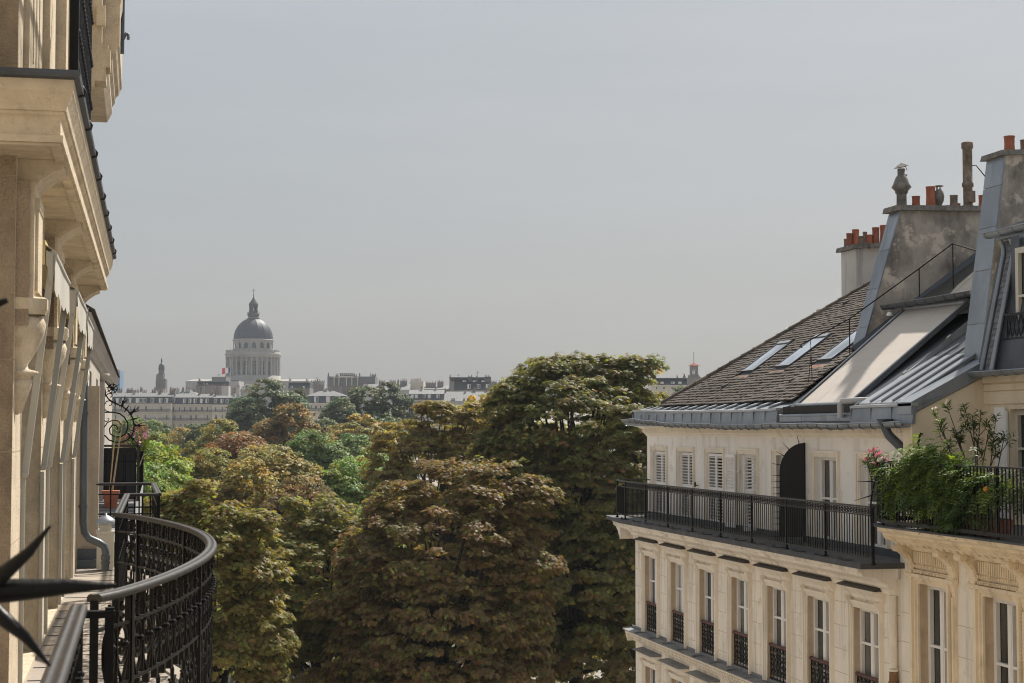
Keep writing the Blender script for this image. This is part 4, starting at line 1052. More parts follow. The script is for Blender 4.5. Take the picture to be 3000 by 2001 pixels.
tl2 = c.build("tall_flue", POT_OLD, mid_st); c = MB(); c.tube([(x+.1,35.58,z+.96),(x+.2,35.56,z+.97),(x+.46,35.3,z+.48),(19.2,35.3,z-.0)], .014, 5); c.build("flue_stay", IRON, tl2)
far_st = stack("chimney_stack", [(18.68,21.0),(18.68,24.87),(19.0,24.90),(20.6,25.10),(20.6,21.0)], 42.5, 43.5, CHIM_WH)
m = MB(); m.hexa([(18.57,42.38,24.87),(19.02,42.38,24.90),(19.02,43.62,24.90),(18.57,43.62,24.87),(18.59,42.40,24.99),(19.02,42.40,25.02),(19.02,43.6,25.02),(18.59,43.6,24.99)]); m.hexa([(19.021,42.30,24.88),(20.7,42.30,25.08),(20.7,43.62,25.08),(19.021,43.62,24.88),(19.021,42.32,25.0),(20.7,42.32,25.2),(20.7,43.62,25.2),(19.021,43.62,25.0)]); m.build("chimney_cap", CHIM_CAP, far_st)
for (x, y, h, r_, mt) in ((18.53,42.62,.36,.085,POT),(18.56,42.9,.24,.07,POT_OLD),(18.71,42.62,.47,.095,POT),(18.86,42.6,.26,.10,POT_OLD),(18.98,42.8,.24,.07,POT),(19.10,42.6,.28,.085,POT),(19.29,42.6,.46,.10,POT),(19.40,42.8,.3,.08,POT_OLD),(19.52,42.6,.5,.10,POT),(19.72,42.6,.4,.1,POT),(19.15,43.0,.40,.06,POT_OLD)):
    x += .21; y += .45
    pot(far_st, x, y, 24.99 if x < 19.02 else 25.01+(x-19.02)*.12, h, r_, mt)
m = MB(); m.box(17.92,18.15,43.0,43.3,22.3,23.22); m.box(17.88,18.19,42.96,43.34,23.22,23.28); m.build("chimney_stub", CHIM_CAP, corner)

# ---- glazed roof terrace section between the chimney wall and the neighbour
m = MB(); m.add([(13.70,29.0,20.45),(13.70,35.2,20.45),(19.2,35.2,24.2),(19.2,29.0,24.2)],[(0,1,2,3)]); m.build("rear_roof", ZINC_DARK, corner)
m = MB(); m.add([(16.1,29.0,22.35),(16.1,35.2,22.35),(19.2,35.2,24.42),(19.2,29.0,24.42)],[(0,1,2,3)]); m.build("upper_slope", SLATE_HOOD, corner)
m = MB()                                    # dormer head with its own gutter above the blind
m.hexa([(16.15,31.3,22.70),(17.6,31.3,22.82),(17.6,35.1,22.82),(16.15,35.1,22.70),(16.10,31.3,22.78),(17.6,31.3,23.02),(17.6,35.1,23.02),(16.10,35.1,22.78)]); hd = m.build("dormer_roof", ZINC_PALE, corner)
m = MB()
v2 = []; f2 = []; Yq = [lerp(31.0,35.16,i/12) for i in range(13)]
for y in Yq:
    for j in range(kk):
        an = math.pi+math.pi*j/(kk-1); v2.append((16.12+.11*math.cos(an), y, 22.76+.09*math.sin(an)))
for i in range(12):
    for j in range(kk-1): f2.append((i*kk+j, i*kk+j+1, (i+1)*kk+j+1, (i+1)*kk+j))
m.add(v2, f2, 0, True); m.tube([(16.01,y,22.765) for y in Yq], .014, 6)
for i in range(9): y = 31.2+i*.45; m.tube([(16.12+.117*math.cos(math.pi+math.pi*j/6), y, 22.76+.097*math.sin(math.pi+math.pi*j/6)) for j in range(7)], .008, 4)
m.build("dormer_gutter", ZINC_DARK, hd)
lampm = MB(); lampm.lathe([(.0,.09),(.05,.08),(.075,.03),(.075,0),(.0,0)], (16.05,34.75,22.52), 10); lampm.build("floodlight", WHITE, corner)
A_, B_, C_, D_ = Vector((13.78,31.72,20.54)), Vector((13.78,34.52,20.54)), Vector((16.34,34.55,22.66)), Vector((16.34,31.72,22.60))
blind = thing("roof_blind", "taut beige sun blind stretched over the glazed roof slope", "awning", (13.78,33.1,20.5))
bn = (B_-A_).cross(C_-A_).normalized(); bn = bn if bn.z > 0 else -bn
m = MB(); n_ = 10
for i in range(n_):
    p0, p1 = A_.lerp(D_, i/n_), A_.lerp(D_, (i+1)/n_); q0, q1 = B_.lerp(C_, i/n_), B_.lerp(C_, (i+1)/n_)
    m.quad(tuple(p0), tuple(q0), tuple(q1), tuple(p1))
m2 = MB(); m2.plate([tuple(A_),tuple(B_),tuple(C_),tuple(D_)], bn, .006); m2.build("fabric", FABRIC_R, blind)
for (p, q) in ((A_, D_), (B_, C_)):
    s = MB(); s.tube([p-bn*.02+(p-q).normalized()*.05, q-bn*.02], .055, 4, smooth=False); s.build("side_rail", PIPE, blind)
    s = MB(); s.tube([p+bn*.035+(p-q).normalized()*.05, q+bn*.035], .022, 6); s.build("rail_cap", ZINC_PALE, blind)
for t_ in (.34, .67):
    s = MB(); p, q = A_.lerp(B_, t_), D_.lerp(C_, t_); w_ = Vector((0,.006,0)); s.hexa([p-w_+bn*.006,p+w_+bn*.006,q+w_+bn*.006,q-w_+bn*.006,p-w_+bn*.010,p+w_+bn*.010,q+w_+bn*.010,q-w_+bn*.010]); s.build("fabric_seam", FABRIC_R, blind)
s = MB(); s.tube([A_+bn*.01, B_+bn*.01], .045, 8); s.build("front_bar", ZINC_PALE, blind)
s = MB(); s.tube([D_+bn*.02, C_+bn*.02], .075, 8); s.build("roller_case", ZINC, blind)
# dark gap under the blind with a strip of lead upstand
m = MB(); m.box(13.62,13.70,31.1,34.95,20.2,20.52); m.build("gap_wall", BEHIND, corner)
for i in range(3):
    a, b = lerp(31.15,34.9,i/3)+.01, lerp(31.15,34.9,(i+1)/3)-.01; p = MB(); p.box(13.53,13.61,a,b,20.2,20.30); p.tube([(13.56,a,20.325),(13.56,b,20.32)], .035, 6); p.build("lead_upstand", ZINC, corner)
# drain pipe down the side of the blind
m = MB(); m.tube([(16.55,31.05,22.52),(15.2,31.05,21.46),(14.0,31.05,20.60),(13.74,31.12,20.60),(13.48,31.42,20.58),(13.46,31.46,20.50),(13.46,31.46,20.26)], .062, 10)
for t in (.35,.72):
    p = vlerp((16.55,31.05,22.52),(14.0,31.05,20.60),t); q = vlerp((16.55,31.05,22.52),(14.0,31.05,20.60),t+.03); m.tube([p,q], .074, 10)
m.build("drain_pipe", PIPE_W, corner)
m = MB(); m.add([(14.0,30.95,20.62),(16.6,30.95,22.70),(16.6,30.95,22.0),(14.6,30.95,20.9)],[(0,1,2,3)]); m.build("side_cheek", ZINC, corner)
# zinc slope with standing seams next to the neighbour's party wall
for i in range(4):
    y0, y1 = 28.95+i*.5, 28.95+(i+1)*.5-.006
    p = MB(); p.hexa([(13.62,y0,20.50),(13.62,y1,20.50),(15.5,y1,21.62),(15.5,y0,21.62),(13.62,y0,20.53),(13.62,y1,20.53),(15.5,y1,21.65),(15.5,y0,21.65)]); p.build("zinc_roof_sheet", ZINC_PALE, corner)
    s = MB(); s.tube([(13.64,y0,20.56),(15.5,y0,21.68)], .03, 6); s.build("roll_joint", ZINC, corner)
# raking coping over the party wall
cop = MB(); cop.hexa([(13.50,28.38,20.30),(13.50,28.95,20.30),(15.0,28.95,21.02),(15.0,28.38,21.02),(13.50,28.38,20.52),(13.50,28.95,20.52),(15.0,28.95,21.30),(15.0,28.38,21.30)]); cop.build("raking_coping", ZINC, corner)
m = MB(); m.prism_y([(13.53,17.6),(13.53,20.295),(15.02,21.01),(15.02,17.6)], 28.42, 28.80); m.build("party_wall", PLASTER_Y, corner)

# guard rail on the roof
gr = thing("roof_guard_rail", "thin black safety rail climbing the roof past the big chimney wall", "railing", (15.5,35.0,21.7))
RA, RB, RC, RD, RE = Vector((17.19,34.0,24.06)), Vector((16.54,34.3,23.53)), Vector((15.33,35.28,22.48)), Vector((14.516,35.55,22.02)), Vector((17.50,33.4,23.83))
m = MB(); m.tube([Vector((14.50,36.0,21.86)), Vector((14.46,36.0,21.93)), RD, RC, RB, RA, RE], .015, 6); m.build("top_rail", IRON, gr)
for p, dz in ((RA,.99),(RB,.62),(RC,.84)):
    q = MB(); q.tube([p, p-Vector((0,0,dz))], .014, 6); q.build("post", IRON, gr)
for q0 in ((14.455,35.55,21.02),(14.53,35.5,21.02)):
    q = MB(); q.tube([q0, tuple(RD-Vector((-.012,0,.31)))], .009, 5); q.build("stay", IRON, gr)
q = MB(); q.tube([RD-Vector((-.012,0,.33)), RD], .008, 5); q.build("mast", IRON, gr)

# downpipe between the two buildings
dpm = MB(); dpm.tube([(13.42,29.3,20.20),(13.42,29.3,20.05),(13.45,29.22,19.92),(13.70,29.05,19.62),(13.78,29.02,19.50)], .085, 10); dpm.lathe([(.17,0),(.15,-.03),(.09,-.14)], (13.42,29.3,20.22), 10); dpm.build("downpipe", PIPE, corner)
dpm = MB(); dpm.tube([(13.78,29.02,19.5),(13.78,29.02,17.65)], .08, 10); dpm.build("downpipe_foot", POT_OLD, corner)
dpm = MB(); dpm.tube([(13.36,28.95,17.02),(13.36,28.95,15.72)], .07, 10); dpm.tube([(13.36,28.95,15.30),(13.36,28.95,9)], .07, 10); dpm.tube([(13.36,28.95,15.70),(13.36,28.95,15.66)], .09, 10); dpm.build("downpipe_lower", TRIM, corner)
RUST = material("rusty_collar", (.30,.17,.09), .9, .4, 14, (.06,.03,.02), .9, (12,12,6), .5, .4, 60)
dpm = MB(); dpm.tube([(13.36,28.95,15.66),(13.36,28.95,15.31)], .078, 10); dpm.tube([(13.36,28.95,15.48),(13.36,28.95,15.44)], .095, 10); dpm.build("downpipe_collar", RUST, corner)

# ------------------------------------------------------------------ balcony railing of the corner building
rail1 = thing("balcony_railing", "long black balcony railing with lacy frieze in front of the white shutters", "railing", (12.72,37,ZF))
XRL = 12.72; z0, z1 = ZF+.10, ZF+1.0
path = [(XRL,28.30),(XRL,44.20),(12.90,45.60),(19.5,46.2)]
def along(path, step):
    out = []; acc = 0
    for (a, b) in zip(path, path[1:]):
        l = math.hypot(b[0]-a[0], b[1]-a[1]); n = max(1, round(l/step))
        for i in range(n): out.append((lerp(a[0],b[0],i/n), lerp(a[1],b[1],i/n), math.atan2(b[1]-a[1], b[0]-a[0])))
    return out
for nm, z, w, h, mt in (("top_rail", z1, .05, .03, IRON_RAIL), ("frieze_rail", ZF+.855, .025, .02, IRON), ("bottom_rail", z0, .035, .025, IRON)):
    b = MB()
    for (p, q) in zip(path, path[1:]):
        d = Vector((q[0]-p[0],q[1]-p[1],0)).normalized(); n_ = Vector((-d.y,d.x,0))*w/2
        P0, P1 = Vector((p[0],p[1],z)), Vector((q[0],q[1],z))
        b.hexa([P0-n_,P1-n_,P1+n_,P0+n_,P0-n_+Vector((0,0,h)),P1-n_+Vector((0,0,h)),P1+n_+Vector((0,0,h)),P0+n_+Vector((0,0,h))])
    b.build(nm, mt, rail1)
bm_ = MB(); bm_.box(-.008,.008,-.008,.008,z0-ZF,.855); bar_mesh = bm_.mesh("baluster", IRON)
for (x, y, a) in along(path[:3], .118)+[(lerp(12.9,15,i/14), lerp(45.6,45.79,i/14), 0) for i in range(15)]:
    o = link("baluster", bar_mesh, rail1); o.location = Vector((x,y,ZF))-ORG[rail1.name]; o.rotation_euler = (0,0,a)
pm = MB(); pm.box(-.02,.02,-.02,.02,0,.999); pm.box(-.035,.035,-.035,.035,0,.03); post_mesh = pm.mesh("post", IRON)
for y in (28.34,30.5,32.5,34.5,36.5,38.5,40.4,42.3,44.18):
    o = link("post", post_mesh, rail1); o.location = Vector((XRL,y,ZF))-ORG[rail1.name]
o = link("post", post_mesh, rail1); o.location = Vector((12.9,45.6,ZF))-ORG[rail1.name]
fz = MB(); f_ = lambda u, d, z: (XRL+d, u, z)
for i in range(122):
    y = 28.40+i*.129
    fz.ribbon(arc(y+.064, ZF+.937, .055, .052, 0, 2*math.pi, 8), .013, .012, f_, closed=False)
    fz.ribbon([(y-.0, ZF+.88),(y+.064, ZF+.937),(y+.128, ZF+.995)], .010, .010, f_); fz.ribbon([(y-.0, ZF+.995),(y+.064, ZF+.937),(y+.128, ZF+.88)], .010, .010, f_)
fz.build("frieze", IRON, rail1, kind="stuff")

# spiked dark privacy screen on that balcony
scr = thing("spiked_screen", "tall black quarter-round privacy screen with spikes on its curved edge", "screen", (13.3,34.36,ZF))
m = MB(); pts = [(13.80,34.36,ZF+.12)]
x1s, x0s = 13.87, 13.315
zs0, zr = ZF+1.48, .62
prof_ = [(x1s,ZF+.12),(x0s,ZF+.12),(x0s,zs0)]+[(x1s-(x1s-x0s)*math.sin(a), zs0+zr*math.cos(a)) for a in [math.pi/2*(1-i/12) for i in range(1,13)]]
m.prism_y(prof_, 34.345, 34.375); m.build("sheet", SCREEN, scr)
m = MB(); m.tube([(x,34.36,z) for x, z in prof_[1:]], .014, 6); m.tube([(x1s,34.36,ZF),(x1s,34.36,ZF+2.12)], .022, 6); m.build("frame", IRON, scr)
edge = [(x0s,ZF+.14+i*.128) for i in range(11)]
for (x, z) in edge:
    if z > zs0: continue
    s = MB(); s.tube([(x,34.36,z),(x-.20,34.36,z+.0)], [.011,.002], 5); s.build("spike", IRON, scr)
for a in (R(75),R(55),R(38),R(12)):
    x = x1s-(x1s-x0s)*math.sin(a); z = zs0+zr*math.cos(a); d = Vector((-math.sin(a),0,.8*math.cos(a))).normalized()
    s = MB(); s.tube([(x,34.36,z),tuple(Vector((x,34.36,z))+d*.22)], [.012,.002], 5); s.build("spike", IRON, scr)
# ------------------------------------------------------------------ ornate neighbour on the right edge
ZF2 = 18.34
orn = thing("ornate_stone_building", "ornate stone building with scroll brackets and planted terrace at the right edge", "building", (XW, 24.0, 0))
ow = [(28.03-2.37*k-1.12, 28.03-2.37*k) for k in range(4)]
ops = [(a, b, 14.1, 17.32) for a, b in ow]+[(a, b, 10.0, 13.2) for a, b in ow]
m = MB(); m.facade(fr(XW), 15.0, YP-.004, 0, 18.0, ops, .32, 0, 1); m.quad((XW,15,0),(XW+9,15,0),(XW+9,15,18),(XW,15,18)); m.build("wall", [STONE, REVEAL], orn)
for (a, b) in ow:
    surround(orn, XW, a, b, 14.1, 17.32, .17, .07, STONE2)
    s = MB()                                # outer beaded architrave and flanking strips
    for (p, q) in ((a-.30,a-.19),(b+.19,b+.30)):
        s.box(XW-.045, XW+.01, p, q, 10, 17.32); s.box(XW-.075, XW-.044, p+.025, q-.025, 10, 17.20)
    s.box(XW-.06, XW+.01, a-.19, b+.19, 17.50, 17.56); s.build("architrave", STONE2, orn)
    bd = MB()
    for i in range(60):
        for y in (a-.185, b+.155):
            z = 14.2+i*.056; bd.box(XW-.085, XW-.06, y, y+.03, z, z+.03)
    for i in range(24): y = a-.12+i*.056; bd.box(XW-.085, XW-.06, y, y+.03, 17.503, 17.54)
    bd.build("beading", STONE2, orn, kind="stuff")
    window(orn, XW, a, b, 14.1, 17.32, d=.20, bars=(.34,.67), gl=GLASS, fw=.07)
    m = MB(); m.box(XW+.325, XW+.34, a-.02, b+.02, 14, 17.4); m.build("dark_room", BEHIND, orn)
    cu = MB(); mid = (a+b)/2
    g_ = MB(); g_.tube([(XW-.02,a-.12,14.98),(XW-.02,b+.12,14.98)], .05, 8); g_.box(XW-.03,XW-.01,a,b,14.1,14.95); g_.build("window_guard", PIPE, orn)
jt = MB()
for z in [10.5+.52*i for i in range(13)]:
    for (a, b) in [(ow[0][1]+.31, YP-.01)]+[(ow[i+1][1]+.31, ow[i][0]-.31) for i in range(3)]: jt.box(XW-.0015, XW+.001, a, b, z, z+.010)
jt.build("masonry_joints", REVEAL, orn, kind="stuff")
# scroll brackets either side of each window
def console(par, y, w=.20):
    s = MB(); f_ = lambda u, d, z: (XW-u, y+d, z)
    outl = [(0,17.42),(.09,17.40),(.10,17.50),(.08,17.58),(.12,17.72),(.22,17.82),(.33,17.90),(.36,17.98),(.30,18.04),(0,18.04)]
    s.prism_y([(XW-u,z) for u, z in outl], y-w/2, y+w/2)
    o = s.build("scroll_bracket", STONE2, par)
    for sd in (-1, 1):
        t = MB(); ff = lambda u, d, z, sd=sd: (XW-u, y+sd*(w/2+.008)+d, z)
        t.ribbon(spiral(.24,17.92,.095,1.6,0,18,.15), .022, .03, ff); t.ribbon(spiral(.075,17.50,.06,1.4,2,14,.15), .018, .03, ff)
        t.ribbon([(.16,17.83),(.10,17.74),(.05,17.62),(.06,17.54)], .022, .03, ff); t.build("volute", STONE2, o)
    t = MB(); t.tube([(XW-.07,y-w/2-.02,17.46),(XW-.07,y+w/2+.02,17.46)], .055, 8); t.tube([(XW-.30,y-w/2-.015,17.93),(XW-.30,y+w/2+.015,17.93)], .07, 8); t.build("scroll_roll", STONE2, o)
    t = MB(); t.hexa([(XW,y-.04,17.2),(XW-.04,y-.04,17.2),(XW-.04,y+.04,17.2),(XW,y+.04,17.2),(XW,y-w/2+.02,17.42),(XW-.08,y-w/2+.02,17.42),(XW-.08,y+w/2-.02,17.42),(XW,y+w/2-.02,17.42)]); t.build("leaf_drop", STONE2, o)
for (a, b) in ow:
    console(orn, a-.24); console(orn, b+.24)
    fl = MB(); n_ = 18
    for i in range(n_):
        y = lerp(a-.10, b+.10, (i+.5)/n_); fl.box(XW-.07, XW-.02, y-.02, y+.02, 17.68, 17.88)
    for i in range(24): y = lerp(a-.1, b+.1, i/23); fl.box(XW-.06,XW-.02,y-.012,y+.02,17.60,17.65)
    fl.build("fluting", STONE2, orn, kind="stuff")
    t = MB(); t.box(XW-.025, XW+.01, a-.13, b+.13, 17.58, 17.92); t.prism_y([(XW,17.90),(XW-.10,17.90),(XW-.13,17.96),(XW,17.96)], a-.13, b+.13); t.build("frieze_panel", STONE2, orn)
# cornice: modillions, leaf band, crown
YB0, YB1 = 15.0, 28.02
m = MB(); m.prism_y([(XW,17.95),(XW-.16,17.955),(XW-.18,18.0),(XW-.40,18.04),(XW-.42,18.10),(XW-.55,18.14),(XW-.70,18.17),(XW-.73,18.22),(XW-.88,18.27),(XW-.92,18.335),(XW,18.335)], YB0, YB1, y1f=lambda x,z: 28.62-(XW-x)*1.02+.08)
m.build("cornice", STONE2, orn)
for i in range(34):
    y = 20.0+i*.245
    if y > 28.3: break
    t = MB(); t.prism_y([(XW-.17,17.985),(XW-.37,18.00),(XW-.40,18.04),(XW-.17,18.05)], y, y+.12); t.build("modillion", STONE2, orn)
lf = MB()
for i in range(90):
    y = 20+i*.09
    if y > 28.0: break
    x = XW-.60; lf.hexa([(x-.0,y,18.10),(x-.06,y+.01,18.105),(x-.06,y+.05,18.105),(x,y+.06,18.10),(x-.03,y+.015,18.19),(x-.12,y+.02,18.175),(x-.12,y+.05,18.175),(x-.03,y+.055,18.19)])
lf.build("leaf_moulding", STONE2, orn, kind="stuff")
m = MB(); m.plate([(12.48,15,ZF2-.002),(12.48,27.75,ZF2-.002),(12.75,28.40,ZF2-.002),(15.0,28.40,ZF2-.002),(15.0,15,ZF2-.002)], (0,0,1), .03); m.build("terrace_floor", FLOOR_DARK, orn)
# set-back attic in ochre plaster
XA2 = 14.95
aw = [(26.2,27.50),(23.2,24.4)]
m = MB(); m.facade(fr(XA2), 15, 28.42, ZF2, 21.0, [(a, b, ZF2+.05, 20.38) for a, b in aw], .3); m.build("attic_wall", PLASTER_Y, orn)
m = MB(); m.box(XA2-.05, XA2+.01, 15, 28.40, 20.86, 21.02); m.box(XA2-.03, XA2+.01, 15, 28.40, 20.72, 20.83); m.box(XA2-.025, XA2+.01, 15, 28.41, 20.48, 20.70); m.build("attic_moulding", PLASTER_Y, orn)
for (a, b) in aw:
    window(orn, XA2, a, b, ZF2+.05, 20.38, d=.14, bars=(.33,.66), frame=CREAM, gl=GLASS, fw=.08)
    s = MB(); s.box(XA2-.06, XA2-.02, b+.02, b+.46, ZF2+.1, 20.36)
    for k in range(3): s.box(XA2-.075, XA2-.061, b+.06, b+.42, ZF2+.2+k*.66, ZF2+.76+k*.66)
    s.build("shutter", WHITE, orn)
# mansard: slate strip, zinc standing edges, dormer with little balcony
mz0_, mz1_ = 21.08, 23.45; mx = lambda z: 14.80+(z-21.08)*.22
m = MB(); m.add([(mx(mz0_)+.05,15,mz0_),(mx(mz0_)+.05,28.5,mz0_),(mx(mz1_)+.05,28.5,mz1_),(mx(mz1_)+.05,15,mz1_)],[(0,1,2,3)]); m.build("mansard_bed", ZINC_DARK, orn)
sl_me = {}
for r in range(22):
    for c in range(3):
        z0_, z1_ = mz0_+r*.108, mz0_+r*.108+.17
        y0_ = 28.13-c*.15-(.075 if r%2 else 0); y1_ = y0_+.143
        y0_, y1_ = max(27.84,y0_), min(28.10,y1_)
        if y1_-y0_ < .03: continue
        s = MB(); s.hexa([(mx(z0_)-.012,y0_,z0_),(mx(z0_)+.0,y0_,z0_),(mx(z0_)+.0,y1_,z0_),(mx(z0_)-.012,y1_,z0_),(mx(z1_)+.018,y0_,z1_),(mx(z1_)+.028,y0_,z1_),(mx(z1_)+.028,y1_,z1_),(mx(z1_)+.018,y1_,z1_)]); s.build("slate", SLATE, orn)
for y in (28.16, 27.79):
    s = MB(); s.tube([(mx(21.08)-.03,y,21.08),(mx(23.2)-.03,y,23.2),(mx(23.3)-.06,y,23.32),(mx(23.4)-.14,y+.0,23.44)], .045, 8); s.build("zinc_roll", ZINC, orn)
s = MB(); s.hexa([(14.60,28.30,21.0),(15.6,28.30,21.0),(15.6,28.76,21.0),(14.72,28.76,21.0),(15.20,28.30,23.75),(15.9,28.30,23.75),(15.9,28.76,23.75),(15.22,28.76,23.75)])
near_st = MB(); near_st.prism_y([(15.0,20.9),(15.60,25.10),(17.6,25.25),(17.6,20.9)], 28.75, 29.37); ns = near_st.build("chimney_wall", CHIM_PL, orn)
zs_ = [20.95,21.98,22.98,23.78,24.55,25.09]
for za, zb in zip(zs_, zs_[1:]):
    za += .006; zb -= .006; xe = lambda z: 15.0+(z-20.9)*.1429
    m = MB(); m.hexa([(xe(za)-.018,28.72,za),(xe(za)+.012,28.72,za),(xe(za)+.012,29.40,za),(xe(za)-.018,29.40,za),(xe(zb)-.018,28.72,zb),(xe(zb)+.012,28.72,zb),(xe(zb)+.012,29.40,zb),(xe(zb)-.018,29.40,zb)]); m.build("wall_flashing", ZINC, ns)
m = MB(); m.hexa([(15.49,28.64,25.09),(17.8,28.64,25.22),(17.8,29.49,25.22),(15.49,29.49,25.09),(15.51,28.67,25.19),(17.8,28.67,25.32),(17.8,29.46,25.32),(15.51,29.46,25.19)]); m.build("chimney_cap", CHIM_CAP, ns)
pot(ns, 15.84, 29.0, 25.2, .31, .10); pot(ns, 16.16, 29.0, 25.2, .25, .09, POT_OLD); pot(ns, 16.4, 28.75, 25.2, .3, .1)
m = MB(); m.box(15.42,17,28.55,28.74,23.55,23.72); m.build("stack_apron", ZINC, ns)
def half_gutter(par, x, y0, y1, z, r, name, mat, nb):
    m = MB(); v_, q_ = [], []; Y_ = [lerp(y0,y1,i/10) for i in range(11)]
    for y in Y_:
        for j in range(9):
            an = math.pi+math.pi*j/8; v_.append((x+r*math.cos(an), y, z+r*.85*math.sin(an)))
    for i in range(10):
        for j in range(8): q_.append((i*9+j, i*9+j+1, (i+1)*9+j+1, (i+1)*9+j))
    m.add(v_, q_, 0, True); m.tube([(x-r-.003,y,z+.004) for y in Y_], .013, 6); m.add([v_[99-9+j] for j in range(9)], [tuple(range(9))])
    for i in range(nb): y = lerp(y0+.1,y1-.1,i/max(1,nb-1)); m.tube([(x+(r+.006)*math.cos(math.pi+math.pi*j/6), y, z+(r*.85+.006)*math.sin(math.pi+math.pi*j/6)) for j in range(7)], .008, 4)
    return m.build(name, mat, par)
half_gutter(orn, 14.72, 20, 28.46, 21.05, .10, "gutter", ZINC, 22)
half_gutter(orn, 15.20, 20, 28.70, 23.62, .11, "upper_gutter", ZINC, 18)
m = MB(); m.box(15.25,16.5,20,28.45,23.48,23.60); m.add([(15.2,20,23.63),(15.2,28.5,23.63),(17,28.5,24.3),(17,20,24.3)],[(0,1,2,3)]); m.build("upper_roof", ZINC, orn)
# dormer recess
m = MB(); m.quad((15.14,27.72,21.1),(15.14,27.42,21.1),(15.14,27.42,23.45),(15.14,27.72,23.45)); m.quad((14.85,27.73,21.1),(15.42,27.73,21.1),(15.42,27.73,23.45),(15.32,27.73,23.45)); m.build("dormer_cheek", ZINC_DARK, orn)
m = MB(); m.box(15.22,15.30,25.5,27.74,23.24,23.47); m.build("dormer_head", ZINC, orn)
window(orn, 14.98, 26.0, 27.42, 21.45, 23.22, d=.12, bars=(.5,), frame=CREAM, gl=GLASS, fw=.08)
m = MB(); m.quad((15.33,27.9,21),(15.33,25,21),(15.33,25,23.4),(15.33,27.9,23.4)); m.build("dormer_back", ZINC_DARK, orn)
m = MB(); m.hexa([(14.9,25.5,21.1),(15.3,25.5,21.1),(15.3,27.45,21.1),(14.9,27.45,21.1),(15.08,25.5,21.44),(15.32,25.5,21.48),(15.32,27.40,21.48),(15.08,27.36,21.44)]); m.build("dormer_sill", ZINC, orn)
gf = MB(); f_ = lambda u, d, z: (14.98+d, u, z)
for z in (22.05, 21.62): gf.box(14.965,14.995,26.2,27.72,z-.02,z+.02)
gf.box(14.97,14.99,27.58,27.61,21.62,22.05)
for i in range(8):
    c = 27.5-i*.15; gf.ribbon([(c-.06,22.03),(c-.03,21.95),(c,21.84),(c+.03,21.73),(c+.06,21.64)], .014, .014, f_); gf.ribbon([(c+.06,22.03),(c+.03,21.95),(c,21.84),(c-.03,21.73),(c-.06,21.64)], .014, .014, f_); gf.ribbon(spiral(c+.075,21.99,.028,1.2,0,8), .011, .012, f_); gf.ribbon(spiral(c+.075,21.68,.028,1.2,3,8), .011, .012, f_)
gf.build("dormer_railing", IRON, orn)

# terrace railing
rail2 = thing("terrace_railing", "black terrace railing overgrown with climbing greenery at the right edge", "railing", (12.6,24,ZF2))
XT = 12.60; zt0, zt1 = ZF2+.07, ZF2+1.10
path2 = [(XT,18.0),(XT,27.66),(12.78,28.28),(13.5,28.36)]
for nm, z, w, h in (("top_rail", zt1, .045, .025), ("bottom_rail", zt0, .05, .06)):
    b = MB()
    for (p, q) in zip(path2, path2[1:]):
        d = Vector((q[0]-p[0],q[1]-p[1],0)).normalized(); n_ = Vector((-d.y,d.x,0))*w/2; P0, P1 = Vector((p[0],p[1],z)), Vector((q[0],q[1],z)); hz = Vector((0,0,h))
        b.hexa([P0-n_,P1-n_,P1+n_,P0+n_,P0-n_+hz,P1-n_+hz,P1+n_+hz,P0+n_+hz])
    b.build(nm, IRON, rail2)
bm_ = MB(); bm_.box(-.009,.009,-.009,.009,.07,1.10); bar2 = bm_.mesh("baluster", IRON)
for (x, y, a) in along([(XT,22.0),(XT,27.66)], .11)+along([(XT,27.66),(12.78,28.28),(13.5,28.36)], .11):
    o = link("baluster", bar2, rail2); o.location = Vector((x,y,ZF2))-ORG[rail2.name]; o.rotation_euler = (0,0,a)
pm = MB(); pm.box(-.022,.022,-.022,.022,0,1.13); pmesh = pm.mesh("post", IRON)
for y in (27.66,25.6,23.6):
    o = link("post", pmesh, rail2); o.location = Vector((XT,y,ZF2))-ORG[rail2.name]
# spiked arc fixed at the end of the corner building's balcony
sa_ = thing("spiked_arc", "black iron quarter arc with three long spikes beside the terrace railing", "ironwork", (XRL,28.3,ZF+1))
m = MB(); cxa = [(XRL+.32-.42*math.cos(a), 28.2, ZF+1.0+.80*math.sin(a)) for a in [R(90)*i/8 for i in range(9)]]
m.tube(cxa, .016, 6); m.tube([(XRL-.08,28.2,ZF+.0),(XRL-.10,28.2,ZF+1.0)], .016, 6); m.build("arc", IRON, sa_)
for (p, q) in (((XRL-.08,ZF+1.24),(XRL-.42,ZF+1.14)),((XRL-.02,ZF+1.48),(XRL-.36,ZF+1.48)),((XRL+.10,ZF+1.68),(XRL-.22,ZF+1.73))):
    s = MB(); s.tube([(p[0]+.02,28.2,p[1]),(q[0],28.2,q[1])], [.014,.003], 5); s.build("spike", IRON, sa_)
m = MB(); m.ribbon([(28.3,ZF+.86),(28.7,ZF+.86)], .01, .01, lambda u,d,z:(XRL+d,u,z))
for i in range(5):
    c = 12.85+i*.13; m.ribbon(arc(c, ZF+.93, .055, .055, 0, 2*math.pi, 10), .014, .014, lambda u,d,z:(u,28.30+d,z))
m.box(12.78,13.5,28.29,28.31,ZF+.995,ZF+1.02); m.box(12.78,13.5,28.29,28.31,ZF+.84,ZF+.86); m.build("end_frieze", IRON, sa_)
m = MB(); m.tube([(13.55,28.36,ZF2+1.0),(13.62,28.36,ZF2+1.45),(13.66,28.36,ZF2+1.62),(13.70,28.36,ZF2+1.60)], .02, 6); m.tube([(13.6,28.36,ZF2+1.2),(13.35,28.3,ZF2+1.35)],[.013,.003],5); m.build("corner_hook", IRON, sa_)
